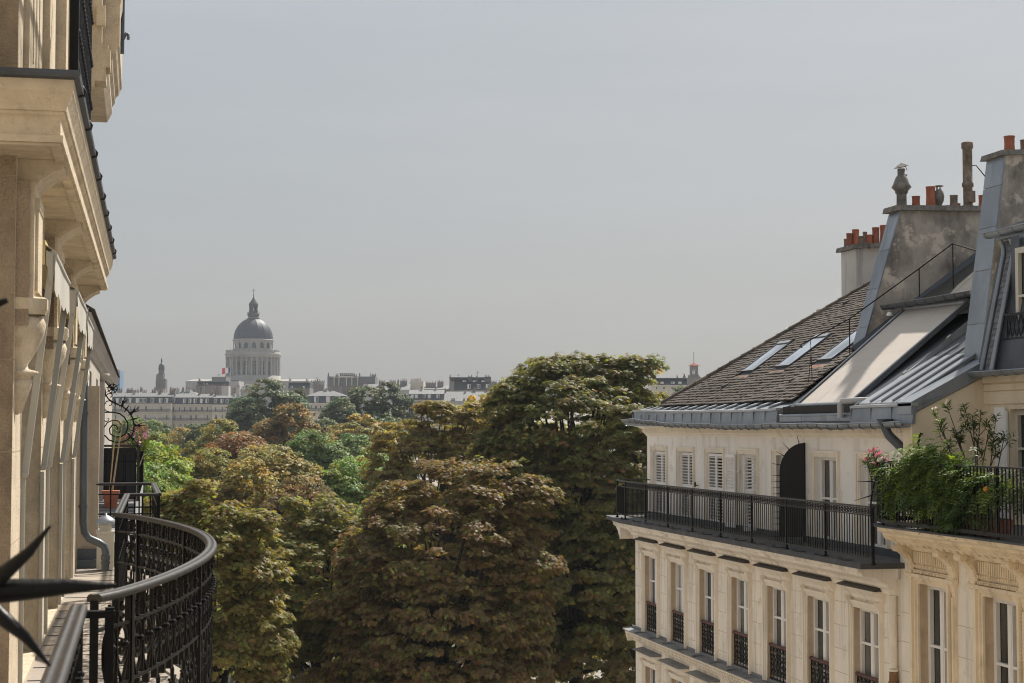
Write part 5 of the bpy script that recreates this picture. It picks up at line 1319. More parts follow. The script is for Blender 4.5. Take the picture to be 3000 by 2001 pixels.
# ------------------------------------------------------------------ our own building on the left
XL = -.70                                   # street front of the piers
FL = 18.40                                  # balcony floor
own = thing("limestone_apartment_building", "tall limestone apartment building with console brackets filling the left edge", "building", (XL, 14, 0))
fl_ = lambda X: (lambda u, d, z: (X-d, u, z))
piers = [9.97, 12.84, 15.87, 18.71]; pw = [.75, .73, .70, 1.25]
wops = []
for i in range(3): wops.append((piers[i]+pw[i], piers[i+1], FL+.02, 21.25))
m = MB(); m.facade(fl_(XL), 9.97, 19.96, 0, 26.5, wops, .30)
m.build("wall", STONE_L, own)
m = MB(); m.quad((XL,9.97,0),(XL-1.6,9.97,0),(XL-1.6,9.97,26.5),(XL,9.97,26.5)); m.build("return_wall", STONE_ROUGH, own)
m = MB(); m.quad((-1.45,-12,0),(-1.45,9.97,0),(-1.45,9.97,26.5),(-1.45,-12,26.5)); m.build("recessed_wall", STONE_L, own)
for (a, b, c, d) in wops:
    w = MB(); x = XL-.26
    w.box(x-.04, x, a, a+.07, c, d); w.box(x-.04, x, b-.07, b, c, d); w.box(x-.039, x-.001, a+.07, b-.07, d-.08, d); w.box(x-.03, x+.02, (a+b)/2-.05, (a+b)/2+.05, c, d-.08)
    wo = w.build("window", WHITE, own); g_ = MB(); g_.box(x-.06, x-.05, a, b, c, d); g_.build("pane", GLASS, wo)
jt = MB()
for z in [17.8+.52*i for i in range(16)]:
    for y, w_ in zip(piers, pw): jt.box(XL-.001, XL+.0012, y, y+w_, z, z+.006)
    jt.box(XL-1.6, XL, 9.9685, 9.9705, z, z+.006)
jt.build("masonry_joints", STONE_DARK, own, kind="stuff")
# pilasters standing on vase-shaped consoles
for i, y in enumerate(piers):
    yc = y+.36
    p = MB(); p.box(XL-.02, XL+.10, yc-.30, yc+.27, 20.69, 21.42); p.box(XL+.10, XL+.118, yc-.22, yc+.19, 20.80, 21.32); p.box(XL+.101, XL+.124, yc-.235, yc+.205, 21.27, 21.335); p.build("pilaster", STONE_L if i else STONE_L, own)
    s = MB(); s.box(XL-.02, XL+.075, yc-.32, yc-.301, 20.6, 21.42); s.build("pilaster_edge", STONE_ROUGH, own)
    v = MB()
    v.lathe([(.0,.0),(.03,.02),(.075,.16),(.085,.20),(.075,.205),(.078,.225),(.115,.235),(.115,.25),(.06,.265),(.055,.29),(.10,.36),(.145,.46),(.155,.52),(.14,.555),(.10,.57),(.11,.59)], (XL+.01, yc-.16, 20.09), 20)
    v.build("vase_console", STONE_L, own)
    c = MB(); c.lathe([(.16,.0),(.175,.03),(.175,.09),(.155,.10),(.0,.10)], (XL+.01, yc-.16, 20.665), 8, a0=math.pi/8, a1=2*math.pi+math.pi/8, smooth=False); c.build("console_capital", STONE_L, own)
    # corbel under the balcony above
    k = MB(); k.prism_y([(XL,21.30),(XL+.04,21.30),(XL+.08,21.38),(XL+.13,21.44),(XL+.20,21.49),(XL+.25,21.51),(XL+.25,21.5565),(XL,21.5565)], yc-.24, yc+.22); k.build("corbel", STONE_L, own)
# slabs of the deep cornice carrying the balcony above; its line opens very slightly towards the street
def xo(y): return -.335+(y-9.4)*.006
def sweep_cornice(name, prof, mat, y0=9.4, y1=19.35, x_in=-1.5):
    """(offset from the outer edge, z) profile with a mitred return facing the camera."""
    m = MB(); k = len(prof)
    A = [(xo(y0)-o, y0+o, z) for o, z in prof]; B = [(xo(y1)-o, y1-o*.6, z) for o, z in prof]; C = [(x_in, y0+o, z) for o, z in prof]; Dd = [(x_in, y1-o*.6, z) for o, z in prof]
    f_ = [(i,(i+1)%k,k+(i+1)%k,k+i) for i in range(k)]
    m.add(A+B, f_); m.add(C+A, f_); m.add(B+Dd, f_)
    return m.build(name, mat, own)
sweep_cornice("cornice_soffit", [(.09,21.56),(.30,21.565),(.30,21.60),(.09,21.60)], STONE_L)
m = MB(); m.quad((xo(9.4)-.09,9.49,21.558),(xo(19.35)-.09,19.3,21.558),(-1.5,19.3,21.558),(-1.5,9.49,21.558)); m.build("soffit_slab", STONE_L, own)
sweep_cornice("cornice_fascia", [(.105,21.545),(.105,21.70),(.085,21.712),(.085,21.73),(.16,21.73),(.16,21.545)], STONE_L)
sweep_cornice("cornice_mould", [(.075,21.731),(.07,21.76),(.045,21.81),(.05,21.82),(.04,21.835),(.035,21.90),(.3,21.90),(.3,21.731)], STONE_L)
gtr = sweep_cornice("cornice_gutter", [(.035,21.895),(.005,21.905),(.0,21.925),(.01,21.945),(.25,21.955),(.25,21.905)], ZINC_DARK)
for i in range(9):
    y = 9.9+i*1.1; s = MB(); s.tube([(xo(y)-.03,y,21.892),(xo(y)+.002,y,21.90),(xo(y)+.008,y,21.925),(xo(y)-.008,y,21.952),(xo(y)-.06,y,21.962)], .008, 5); s.build("gutter_clip", IRON_RAIL, gtr)
# storey above
plan = [(-.71,10.2),(-.71,10.38),(-.666,10.38),(-.666,11.73),(-.619,11.73),(-.619,12.51),(-.548,12.51),(-.548,12.89),(-.53,12.89),(-.53,14.0),(-1.3,14.0),(-1.3,10.2)]
m = MB(); k = len(plan); m.add([(x,y,21.98) for x,y in plan]+[(x,y,25.3) for x,y in plan], [(i,(i+1)%k,k+(i+1)%k,k+i) for i in range(k)]); m.build("upper_wall", STONE_L, own)
m = MB(); m.box(-1.3,-.712,10.17,10.199,21.98,25.3); m.build("upper_return", STONE_ROUGH, own)
for y in (10.7,11.0,11.3): m = MB(); m.box(-.667, -.660, y, y+.07, 22.25, 25.2); m.build("pilaster_flute", STONE_L, own)
m = MB(); m.box(-.53,-.509,12.88,12.93,21.98,25.2); m.build("upper_zinc_post", ZINC, own)
# upper crowning cornice, its stepped end facing us
m = MB(); m.prism_y([(-1.2,23.87),(-.545,23.87),(-.545,23.94),(-.42,23.94),(-.42,24.10),(-.375,24.10),(-.375,24.31),(-.40,24.315),(-.40,24.36),(-.47,24.37),(-.47,25.4),(-1.2,25.4)], 19.6, 20.0); m.build("upper_bracket", STONE_L, own)
m = MB(); m.prism_y([(-1.2,24.00),(-.46,24.00),(-.40,24.12),(-.40,24.2),(-.365,24.26),(-.355,24.33),(-.32,24.36),(-.30,24.42),(-.28,24.45),(-.28,24.9),(-.26,25.0),(-.26,25.4),(-1.2,25.4)], 20.02, 22.6); m.build("upper_cornice", STONE_L, own)
m = MB(); m.box(-.53,-.43,19.5,19.598,24.55,24.78); m.build("bracket_block", STONE_L, own)
m = MB(); m.tube([(-.262,20.7,24.50),(-.262,20.7,25.5)], .03, 8); m.tube([(-.25,20.65,24.66),(-.21,20.65,24.74),(-.185,20.65,24.73),(-.19,20.65,24.66)], .018, 6); m.build("upper_gutter", PIPE, own)

# railing of the balcony above, seen almost edge-on
upr = thing("upper_balcony_railing", "black balcony railing above the stone cornice at the top left", "railing", (-.36,12,21.98))
m = MB(); m.box(-.378,-.355,9.62,9.66,21.98,23.1); m.build("corner_post", IRON, upr)
m = MB(); m.tube([(-.37,9.64,23.05),(-.365,12.1,23.05)], .025, 6); m.build("top_rail", IRON_RAIL, upr)
m = MB(); m.tube([(-.37,9.64,22.06),(-.365,12.1,22.06)], .015, 6); m.build("bottom_rail", IRON, upr)
bb = MB(); bb.box(-.009,.009,-.009,.009,.06,1.06)
for z in (.25,.55,.85): bb.lathe([(.0,-.03),(.022,-.01),(.022,.01),(.0,.03)], (0,0,z), 6)
bbm = bb.mesh("baluster", IRON)
m = MB(); m.tube([(-.365,12.1,23.05),(-.55,12.1,23.05)], .02, 6); m.build("return_rail", IRON_RAIL, upr)
for i in range(22):
    y = 9.75+i*.11; o = link("baluster", bbm, upr); o.location = Vector((-.37+.002*(y-9.7),y,21.98))-ORG[upr.name]
m = MB(); m.box(-.405,-.375,9.63,9.65,21.98,23.05); m.build("end_panel", IRON, upr)

# ------------------------------------------------------------------ drop-arm awnings in the three windows
aw_lab = ["nearest cream drop-arm awning on the left facade with yellowish case", "middle cream drop-arm awning on the left facade", "farthest cream drop-arm awning on the left facade, above the drainpipe"]
for i in range(3):
    a, b = wops[i][0]-.02, wops[i][1]+.05
    t = thing("drop_arm_awning", aw_lab[i], "awning", (XL, (a+b)/2, 19.7), 0, "cream window awnings on the left facade")
    zt_ = 21.10
    c = MB(); c.box(XL+.02, XL+.125, a, b, zt_-.09, zt_+.06); c.build("case", FABRIC_Y, t)
    tx, tz_ = (-.530,-.497,-.510)[i], 21.075
    bx_, bz_ = XL+.022, 19.735
    for y in (a+.04, b-.06):
        s = MB(); d = Vector((tx-bx_,0,tz_-bz_)); L_ = d.length; d.normalize(); n_ = Vector((d.z,0,-d.x))*.020
        P0, P1 = Vector((bx_,y,bz_)), Vector((tx,y,tz_)); q = Vector((0,.016,0))
        s.hexa([P0-n_-q,P0+n_-q,P0+n_+q,P0-n_+q,P1-n_-q,P1+n_-q,P1+n_+q,P1-n_+q]); s.tube([(tx,y-.018,tz_),(tx,y+.018,tz_)], .026, 12); s.build("arm", METAL_CREAM, t)
        s = MB(); s.tube([(tx,y-.020,tz_),(tx,y-.026,tz_)], .012, 8); s.build("pivot", ZINC_PALE, t)
        s = MB(); s.tube([(bx_,y-.02,bz_),(bx_,y-.026,bz_)], .02, 8); s.box(XL,bx_,y-.006,y+.006,bz_-.02,bz_+.012); s.build("bracket", METAL_CREAM, t)
        s = MB(); s.box(bx_-.022,bx_+.004,y-.012,y+.012,FL+.05,bz_-.03); s.build("guide_track", METAL_CREAM, t)
    s = MB(); s.tube([(tx,a+.04,tz_),(tx,b-.04,tz_)], .024, 8); s.build("front_bar", METAL_CREAM, t)
    s = MB(); s.hexa([(XL+.12,a,zt_+.03),(tx,a,tz_+.024),(tx,b,tz_+.024),(XL+.12,b,zt_+.03),(XL+.12,a,zt_+.036),(tx,a,tz_+.03),(tx,b,tz_+.03),(XL+.12,b,zt_+.036)]); s.build("canopy", FABRIC, t)
    s = MB(); n_ = 14                                         # hanging scalloped valance, front and near side
    vs_, fs_ = [], []
    for k in range(n_*4+1):
        u = k/(n_*4); y = lerp(a+.02, b-.02, u); dip = .215+.035*abs(math.sin(u*n_/2*math.pi)); bow = .012*math.sin(u*9+i)
        vs_ += [(tx+.012,y,tz_),(tx+.012+bow,y,tz_-dip)]
    for k in range(n_*4): fs_.append((2*k,2*k+1,2*k+3,2*k+2))
    s.add(vs_, fs_, 0, True)
    m2_ = [(lerp(tx,XL+.13,k/8), a+.005, lerp(tz_,zt_,k/8)) for k in range(9)]; lo = [(lerp(tx,XL+.13,k/8)+.0, a+.005, lerp(tz_-.22,zt_-.10,k/8)+.03*math.sin(k*1.2)) for k in range(9)]
    s.add(m2_+lo, [(k,k+1,9+k+1,9+k) for k in range(8)], 0, True)
    s.build("valance", FABRIC, t)

# ------------------------------------------------------------------ our balcony
m = MB(); n_ = 24; CB = (-.16, 9.85)
def bow(t): return (-.16+.555*math.sin(math.pi*t)**.8 if 0 < t < 1 else -.16, lerp(6.62, 13.15, t))
bowp = [bow(i/n_) for i in range(n_+1)]
outl = [(-1.45,-3.0),(-.12,-3.0),(-.12,6.5)]+[(x+.08,y) for x, y in bowp]+[(-.06,13.3),(-.06,17.1),(.24,17.1),(.24,20.95),(-.7,20.95),(-.7,9.97),(-1.45,9.97)]
m.plate([(x,y,FL-.12) for x, y in outl], (0,0,1), .118); m.build("balcony_floor", FLOOR_TILE, own)
jn = MB()
for i in range(26): y = 4.0+i*.62; jn.box(-.69,-.13 if not 6.6 < y < 13.1 else .2,y,y+.012,FL-.001,FL+.003)
jn.build("floor_joints", FLOOR_DARK, own, kind="stuff")
m = MB(); k_ = len(outl); m.plate([(x-.06 if x > -.5 else x,y,FL-.5) for x, y in outl], (0,0,1), .378); m.build("balcony_cornice", STONE_L, own)

bal = thing("bowed_balcony_railing", "ornate black wrought-iron railing with brown handrail bulging out over the street", "railing", (-.2, 8, FL))
HR = FL+.985
def handrail(name, pts, closed=False):
    m = MB(); sec = [(-.031,-.010),(-.031,.004),(-.024,.014),(-.012,.018),(-.009,.015),(.009,.015),(.012,.018),(.024,.014),(.031,.004),(.031,-.010),(.018,-.016),(-.018,-.016)]
    k = len(sec); V_ = []
    for i, (x, y) in enumerate(pts):
        a, b = pts[max(0,i-1)], pts[min(len(pts)-1,i+1)]
        d = Vector((b[0]-a[0], b[1]-a[1], 0)).normalized(); n_ = Vector((d.y,-d.x,0))
        for (u, z) in sec: V_.append((x+n_.x*u, y+n_.y*u, HR+z-.012))
    m.add(V_, [(i*k+j, i*k+(j+1)%k, (i+1)*k+(j+1)%k, (i+1)*k+j) for i in range(len(pts)-1) for j in range(k)], 0, True)
    m.add(V_[:k], [tuple(range(k))]); m.add(V_[-k:], [tuple(range(k))[::-1]])
    return m.build(name, IRON_RAIL, bal)
straight = [(-.205,-2.5),(-.205,6.25)]; cross = [(-.23,6.32),(-.06,6.62)]
bowr = [(bow(i/48)) for i in range(49)]; link_ = [(-.16,13.15),(-.12,17.22)]
boxr = [(-.12,17.22),(.185,17.25),(.165,20.75),(-.50,20.75)]
for nm, pts in (("handrail",[(-.205,lerp(-2.5,6.25,i/10)) for i in range(11)]),("handrail",bowr),("handrail",link_),("handrail",boxr[:2]),("handrail",boxr[1:3]),("handrail",boxr[2:])): handrail(nm, pts)
def rail_along(pts, z, w, h, name):
    m = MB()
    for p, q in zip(pts, pts[1:]):
        d = Vector((q[0]-p[0],q[1]-p[1],0)); 
        if d.length < 1e-6: continue
        d.normalize(); n_ = Vector((-d.y,d.x,0))*w/2; P0, P1, hz = Vector((p[0],p[1],z)), Vector((q[0],q[1],z)), Vector((0,0,h))
        m.hexa([P0-n_,P1-n_,P1+n_,P0+n_,P0-n_+hz,P1-n_+hz,P1+n_+hz,P0+n_+hz])
    return m.build(name, IRON, bal)
m = MB(); m.box(-.20,-.08,6.33,6.37,HR-.055,HR-.03); m.build("cross_bar", IRON, bal)
for nm, z in (("upper_bar",FL+.845),("middle_bar",FL+.615),("bottom_bar",FL+.06)):
    rail_along(bowr[::2], z, .020, .012, nm); rail_along(straight, z, .020, .012, nm); rail_along(link_, z, .020, .012, nm); rail_along(boxr, z, .022, .014, nm)
# one ornament bay, made once: scrolls over a bar, paired lyre loops with bosses, a knobbed baluster
def bay_mesh(w):
    m = MB(); f_ = lambda u, d, z: (u, d, z); W, DP = .0075, .012
    for s in (-1, 1):
        m.ribbon(spiral(s*w*.25,.915,.020,1.1,math.pi/2,10,.3,s), W, DP, f_); m.ribbon(spiral(s*w*.25,.880,.019,1.1,-math.pi/2,10,.3,-s), W, DP, f_)
        m.ribbon(arc(s*w*.25,.770,w*.205,.072,0,2*math.pi,18), W, DP, f_)
        m.ribbon(spiral(s*w*.25,.755,w*.12,1.1,math.pi/2,10,.3,-s), W, DP, f_)
        m.ribbon([(s*w*.04,.78),(s*w*.05,.72),(s*w*.12,.675),(s*w*.22,.645),(s*w*.24,.62)], W, DP, f_)
        m.ribbon([(s*w*.465,.77),(s*w*.45,.71),(s*w*.36,.66),(s*w*.30,.63)], W, DP, f_)
        m.box(s*w*.25-.014, s*w*.25+.014, -.013, .013, .575, .615)
        m.ribbon(spiral(s*w*.24,.47,.056,1.25,math.pi/2,14,.2,s), .008, .012, f_); m.ribbon(spiral(s*w*.24,.19,.058,1.25,-math.pi/2,14,.2,-s), .008, .012, f_)
        m.ribbon([(s*w*.40,.44),(s*w*.30,.36),(s*w*.10,.33),(s*w*.28,.29),(s*w*.42,.22)], .008, .012, f_)
    m.ribbon([(w*.5,.62),(w*.5,.95)], .008, .016, f_)
    m.ribbon([(0,.86),(0,.95)], .012, .026, f_); m.box(-.017,.017,-.02,.02,.888,.908)
    m.ribbon([(0,.63),(0,.84)], .008, .02, f_)
    m.lathe([(.0,.07),(.010,.08),(.006,.14),(.013,.18),(.006,.22),(.010,.28),(.014,.31),(.006,.35),(.012,.42),(.006,.50),(.010,.56),(.0,.60)], (0,0,0), 8)
    return m.mesh("ornament_bay", IRON)
def boss_mesh():
    b = MB(); b.tube([(0,-.024,0),(0,.012,0)], .010, 6); b.tube([(0,-.030,0),(0,-.022,0)], [.006,.014], 6)
    return b.mesh("boss", IRON)
def post_bal():
    b = MB(); b.box(-.016,.016,-.016,.016,.0,.965); b.box(-.024,.024,-.024,.024,.0,.04); return b.mesh("post", IRON)
BW = .28; bayM, bossM, postM = bay_mesh(BW), boss_mesh(), post_bal()
def place(mesh, name, x, y, a, z=0):
    o = link(name, mesh, bal); o.location = Vector((x,y,FL+z))-ORG[bal.name]; o.rotation_euler = (0,0,a); return o
# arc-length walk along the bow
dense = [bow(i/400) for i in range(401)]; cum = [0]
for p, q in zip(dense, dense[1:]): cum.append(cum[-1]+math.hypot(q[0]-p[0], q[1]-p[1]))
def at_len(s):
    for i in range(400):
        if cum[i+1] >= s:
            t = (s-cum[i])/max(1e-9,cum[i+1]-cum[i]); p, q = dense[i], dense[i+1]
            return lerp(p[0],q[0],t), lerp(p[1],q[1],t), math.atan2(q[1]-p[1], q[0]-p[0])
    return dense[-1]+(math.pi/2,)
Ltot = cum[-1]; s_ = .05; nb = 0
place(postM, "post", dense[0][0]+.0, dense[0][1]+.01, 0)
while s_+BW < Ltot-.03:
    x, y, a = at_len(s_+BW/2); place(bayM, "ornament_bay", x, y, a)
    for sd in (-1, 1):
        x2, y2, a2 = at_len(s_+BW/2+sd*BW*.25); place(bossM, "boss", x2, y2, a2, .775)
    s_ += BW; nb += 1
    if nb in (1, 6, 11, 16, 21):
        x, y, a = at_len(s_+.03); place(postM, "post", x, y, a); s_ += .06
place(postM, "post", dense[-1][0], dense[-1][1], 0)
for i in range(13):
    y = 6.05-i*.285; place(bayM, "ornament_bay", -.205, y-.1, math.pi/2)
    for sd in (-1, 1): place(bossM, "boss", -.205, y-.1+sd*.07, math.pi/2, .775)
for x, y in ((-.205,6.26),(-.10,6.36),(-.205,3.2)): place(postM, "post", x, y, 0)
for i in range(13): place(bayM, "ornament_bay", -.158+.0025*i, 13.32+i*.285, math.pi/2)
for x, y in boxr[:3]: place(postM, "post", x, y, 0)
thin = MB(); thin.box(-.009,.009,-.009,.009,.06,.965); thM = thin.mesh("baluster", IRON)
for i in range(1, 4): place(thM, "baluster", -.12+.305*i/4, 17.23, 0)
for i in range(1, 20): place(thM, "baluster", .185-.001*i, 17.25+i*.175, 0)
for i in range(1, 4): place(thM, "baluster", .165-.66*i/4, 20.75, 0)

# spiky iron star on the near rail, out of focus
star = thing("iron_spike_star", "blurred cluster of black iron spikes in the near left foreground", "ironwork", (-.24,2.6,19.40))
m = MB(); m.tube([(-.24,2.6,19.37),(-.24,2.6,19.76)], .016, 8); m.lathe([(.0,-.03),(.03,0),(.0,.03)], (-.24,2.6,19.77), 8); m.build("stem", IRON, star)
def spike(pts, r):
    s = MB(); s.tube(pts, r, 8); s.build("spike", IRON, star)
spike([(-.25,2.6,19.765),(-.18,2.6,19.768),(-.10,2.6,19.772),(-.032,2.6,19.772)], [.019,.018,.012,.004])
spike([(-.25,2.6,19.765),(-.195,2.58,19.79),(-.155,2.58,19.825),(-.126,2.58,19.862)], [.016,.013,.008,.002])
spike([(-.25,2.6,19.765),(-.20,2.56,19.742),(-.158,2.56,19.705),(-.122,2.56,19.662)], [.016,.013,.008,.002])
spike([(-.25,2.6,19.765),(-.28,2.62,19.86)], [.016,.002]); spike([(-.25,2.6,19.765),(-.30,2.56,19.70)], [.016,.002])
spike([(-.26,2.6,20.17),(-.215,2.6,20.183),(-.192,2.6,20.192)], [.009,.008,.004])

# drain pipe and the projecting wall end
m = MB(); m.box(-1.0,-.47,20.72,20.95,17.5,20.53); m.build("party_pier", STONE_DARK, own)
m = MB(); m.box(-.70,-.465,20.66,20.719,FL,FL+.22); m.box(-.70,-.46,20.60,20.66,FL,FL+.10); m.build("lead_skirting", ZINC_DARK, own)
dp = thing("drainpipe", "grey zinc drainpipe with swan-neck bend at the end of the left balcony", "pipe", (-.5,19.9,18.45))
m = MB(); m.tube([(-.625,19.9,21.4),(-.618,19.9,18.98),(-.60,19.9,18.86),(-.55,19.9,18.79),(-.44,19.9,18.74),(-.38,19.9,18.70),(-.365,19.9,18.63),(-.365,19.9,18.42)], .044, 12); m.build("pipe", PIPE, dp)
for z in (20.2, 19.15):
    m = MB(); m.tube([(-.62,19.9,z-.02),(-.62,19.9,z+.02)], .052, 12); m.build("collar", PIPE, dp)
m = MB(); m.tube([(-.365,19.9,18.55),(-.365,19.9,18.60)], .054, 12); m.tube([(-.365,19.9,18.50),(-.365,19.9,18.53)], .052, 12); m.build("foot_ring", PIPE, dp)
vc = thing("vent_hood", "stubby cream flue block with a brimmed zinc hood beside the drainpipe", "vent", (-.37,20.1,18.42))
m = MB(); m.box(-.47,-.28,20.2,20.45,18.42,18.82); m.box(-.48,-.27,20.19,20.46,18.82,18.85); m.build("flue_block", CREAM, vc)
m = MB(); m.lathe([(.07,.0),(.066,.10)], (-.375,20.32,18.85), 14); m.build("flue_neck", CREAM, vc)
m = MB(); m.lathe([(.075,.085),(.115,.08),(.118,.095),(.10,.13),(.05,.165),(.015,.18),(.015,.20),(.0,.20)], (-.375,20.32,18.85), 16); m.build("hood", ZINC_PALE, vc)

# ------------------------------------------------------------------ next house on the left
NEXT_WALL = material("neighbour_render", (.46,.42,.375), .9, .08, 1.0, (.30,.26,.22), .4, (1.2,1.2,.3), .55)
nxt = thing("neighbour_house", "pale house with tiled eaves and white shutters beyond the left drainpipe", "building", (-.75,34,0))
m = MB(); m.facade(fl_(-.74), 20.96, 47, 0, 21.35, [(22.6,23.7,18.75,20.9),(26,27.1,18.75,20.9),(30,31.1,18.75,20.9)], .25); m.quad((-.74,47,0),(-8,47,0),(-8,47,21.3),(-.74,47,21.3)); m.build("wall", NEXT_WALL, nxt)
for (a, b) in ((22.6,23.7),(26,27.1),(30,31.1)):
    w = MB(); w.box(-.97,-.93,a,b,18.75,20.9); w.build("window", GLASS, nxt)
m = MB(); m.prism_y([(-.9,21.10),(-.72,21.10),(-.70,21.16),(-.66,21.20),(-.62,21.30),(-.585,21.36),(-.585,21.42),(-.9,21.42)], 20.96, 47.3); m.build("cornice", NEXT_WALL, nxt)
m = MB()
m.add([(-.56,20.9,21.43),(-.56,47.4,21.43),(-4,47.4,23.6),(-4,20.9,23.6)],[(0,1,2,3)]); rfn = m.build("roof", TILE, nxt)
for i in range(88):
    y = 20.95+i*.30; t = MB(); t.hexa([(-.535,y,21.425),(-.80,y,21.58),(-.80,y+.28,21.58),(-.535,y+.28,21.425),(-.54,y,21.452),(-.80,y,21.61),(-.80,y+.28,21.61),(-.54,y+.28,21.452)]); t.build("tile", TILE, rfn)
m = MB(); m.box(-.76,-.66,32.7,33.0,18.7,20.92); m.lathe([(.05,0),(.09,.05),(.13,.10),(.13,.15),(.0,.15)], (-.70,32.8,20.92), 12); m.build("corner_pilaster", NEXT_WALL, nxt)
shutter(nxt, "open_shutter", lambda u,d,z: (-.74+.02+u*.18+d*.1, 21.5+u*.8+d, 19.0+z), .48, 2.0)
m = MB(); m.plate([(-.74,20.95,18.58),(-.02,20.95,18.58),(.06,33,18.58),(.1,46,18.58),(-.74,46,18.58)], (0,0,1), .10); m.build("balcony_floor", LEDGE_ZINC, nxt)
for i in range(16): s = MB(); y = 24+i*.5; s.box(-.73,-.06,y,y+.03,18.682,18.70); s.build("deck_slat", ZINC_DARK, nxt)
nrl = thing("neighbour_balcony_railing", "boxed-in black balcony railing of the next house below the scroll grille", "railing", (-.3,33,18.68))
fz_ = lambda u, d, z: (u, 33.0+d, z)
m = MB(); m.box(-.74,-.03,32.98,33.02,19.70,19.74); m.box(-.05,.0,32.98,33.02,18.68,19.74); m.build("front_frame", IRON_RAIL, nrl)
m = MB()
for k in range(3):
    u0 = -.70+k*.22
    m.ribbon([(u0,18.75),(u0,19.52)]+arc(u0+.09,19.52,.09,.12,math.pi,0,10)+[(u0+.18,18.75)], .014, .02, fz_)
    m.ribbon([(u0+.09,18.75),(u0+.09,19.6)], .010, .014, fz_)
for z in (19.42, 19.05, 18.78): m.box(-.73,-.05,32.99,33.01,z,z+.015)
m.build("front_panel", IRON, nrl)
m = MB(); m.add([(-.72,33.05,18.72),(-.06,33.05,18.72),(-.06,33.05,19.68),(-.72,33.05,19.68)],[(0,1,2,3)]); m.build("backing_mesh", SCREEN, nrl)
m = MB(); m.tube([(-.025,33.0,19.72),(.08,43.0,19.72)], .03, 6); m.build("side_rail", IRON_RAIL, nrl)
m = MB(); m.add([(-.02,33.03,18.7),(.075,43,18.7),(.075,43,19.70),(-.02,33.03,19.70)],[(0,1,2,3)]); m.build("side_screen", SCREEN, nrl)
for i in range(60):
    y = 33.1+i*.165; o = link("baluster", thM, nrl); o.location = Vector((-.018+.0105*(y-33),y,18.70))-ORG[nrl.name]
# scroll grille with thorns
gr_ = thing("scroll_grille", "black wrought-iron scroll grille with thorny spikes on the next house", "ironwork", (-.70,33,19.75))
KS = 33.0/5000; gx = lambda px: (px-300)*KS*1.02-.675; gz = lambda py: 20+(1262-py)*KS*1.0
def G(pts): return [(gx(250+x*300/1176), gz(1080+y*300/1176)) for x, y in pts]
m = MB()
m.ribbon(G([(203,150),(203,850)]), .022, .022, fz_)
m.ribbon(G([(205,155),(240,200),(280,240)]), .022, .02, fz_)
m.ribbon(G([(208,240),(215,310),(250,360),(310,400),(400,440),(460,490),(505,560),(525,640),(522,710),(500,770),(460,810),(400,838),(330,840),(260,815),(210,760)]), .026, .022, fz_)
m.ribbon(G([(208,505),(300,505),(370,520),(420,560),(455,620),(458,690),(430,750),(380,780),(320,778),(270,745),(262,690),(290,650),(330,650),(348,680),(335,700)]), .026, .022, fz_)
m.ribbon(G([(208,670),(240,620),(300,592),(350,600),(385,640),(388,700),(360,740)]), .020, .02, fz_)
m.ribbon(G([(208,470),(225,490),(260,500)]), .018, .02, fz_); m.ribbon(G([(208,420),(225,385),(260,375),(285,395),(280,425),(255,430)]), .018, .02, fz_)
m.ribbon(G([(208,600),(225,610),(250,600),(258,580),(240,570)]), .016, .02, fz_); m.ribbon(G([(212,330),(240,300),(275,295),(290,310),(280,335),(262,335)]), .018, .02, fz_)
m.ribbon(arc(gx(250+290*300/1176), gz(1080+240*300/1176), .085, .085, 0, 2*math.pi, 20), .018, .02, fz_)
m.build("scrollwork", IRON, gr_)
def thorn(c, ang, l, parent=gr_, r=.018):
    cx, cz = G([c])[0]; s = MB(); d = Vector((math.cos(ang),0,-math.sin(ang)))
    p = Vector((cx,33.0,cz)); s.tube([p-d*l*.75, p, p+d*l], [.002,r,.002], 6); s.build("thorn", IRON, gr_)
for c in ((400,410),(510,500),(560,650),(500,790)):
    a0 = math.atan2(c[1]-640, c[0]-330)
    for da, l in ((0,.17),(.5,.13),(-.5,.13)): thorn(c, a0+da, l)
for c in ((320,400),(440,470),(525,580),(520,715),(470,745)):
    thorn(c, math.atan2(c[1]-640, c[0]-330), .11)
for k in range(8): thorn((290,240), k*math.pi/4+.2, .15, r=.016)
# terracotta pot with canes, and flowers on the neighbour's balcony
tp = thing("terracotta_planter", "square terracotta planter with bamboo canes on the next balcony", "plant pot", (-.47,30,18.69))
m = MB(); m.hexa([(-.57,29.9,18.69),(-.38,29.9,18.69),(-.38,30.1,18.69),(-.57,30.1,18.69),(-.60,29.86,18.93),(-.34,29.86,18.93),(-.34,30.14,18.93),(-.60,30.14,18.93)]); m.box(-.62,-.325,29.84,30.16,18.93,18.985); m.build("pot", POT, tp)
for (x0, x1, z) in ((-.50,-.40,20.05),(-.47,-.33,19.95),(-.45,-.30,20.15),(-.50,-.44,19.8)):
    m = MB(); m.tube([(x0,30,18.9),(x1,30.1,z)], .007, 5); m.build("cane", BAMBOO, tp)
# ------------------------------------------------------------------ trees
LEAF = leaf_material("chestnut_leaf", .5)
LEAF_T = leaf_material("park_tree_leaf", .38, tint=True)

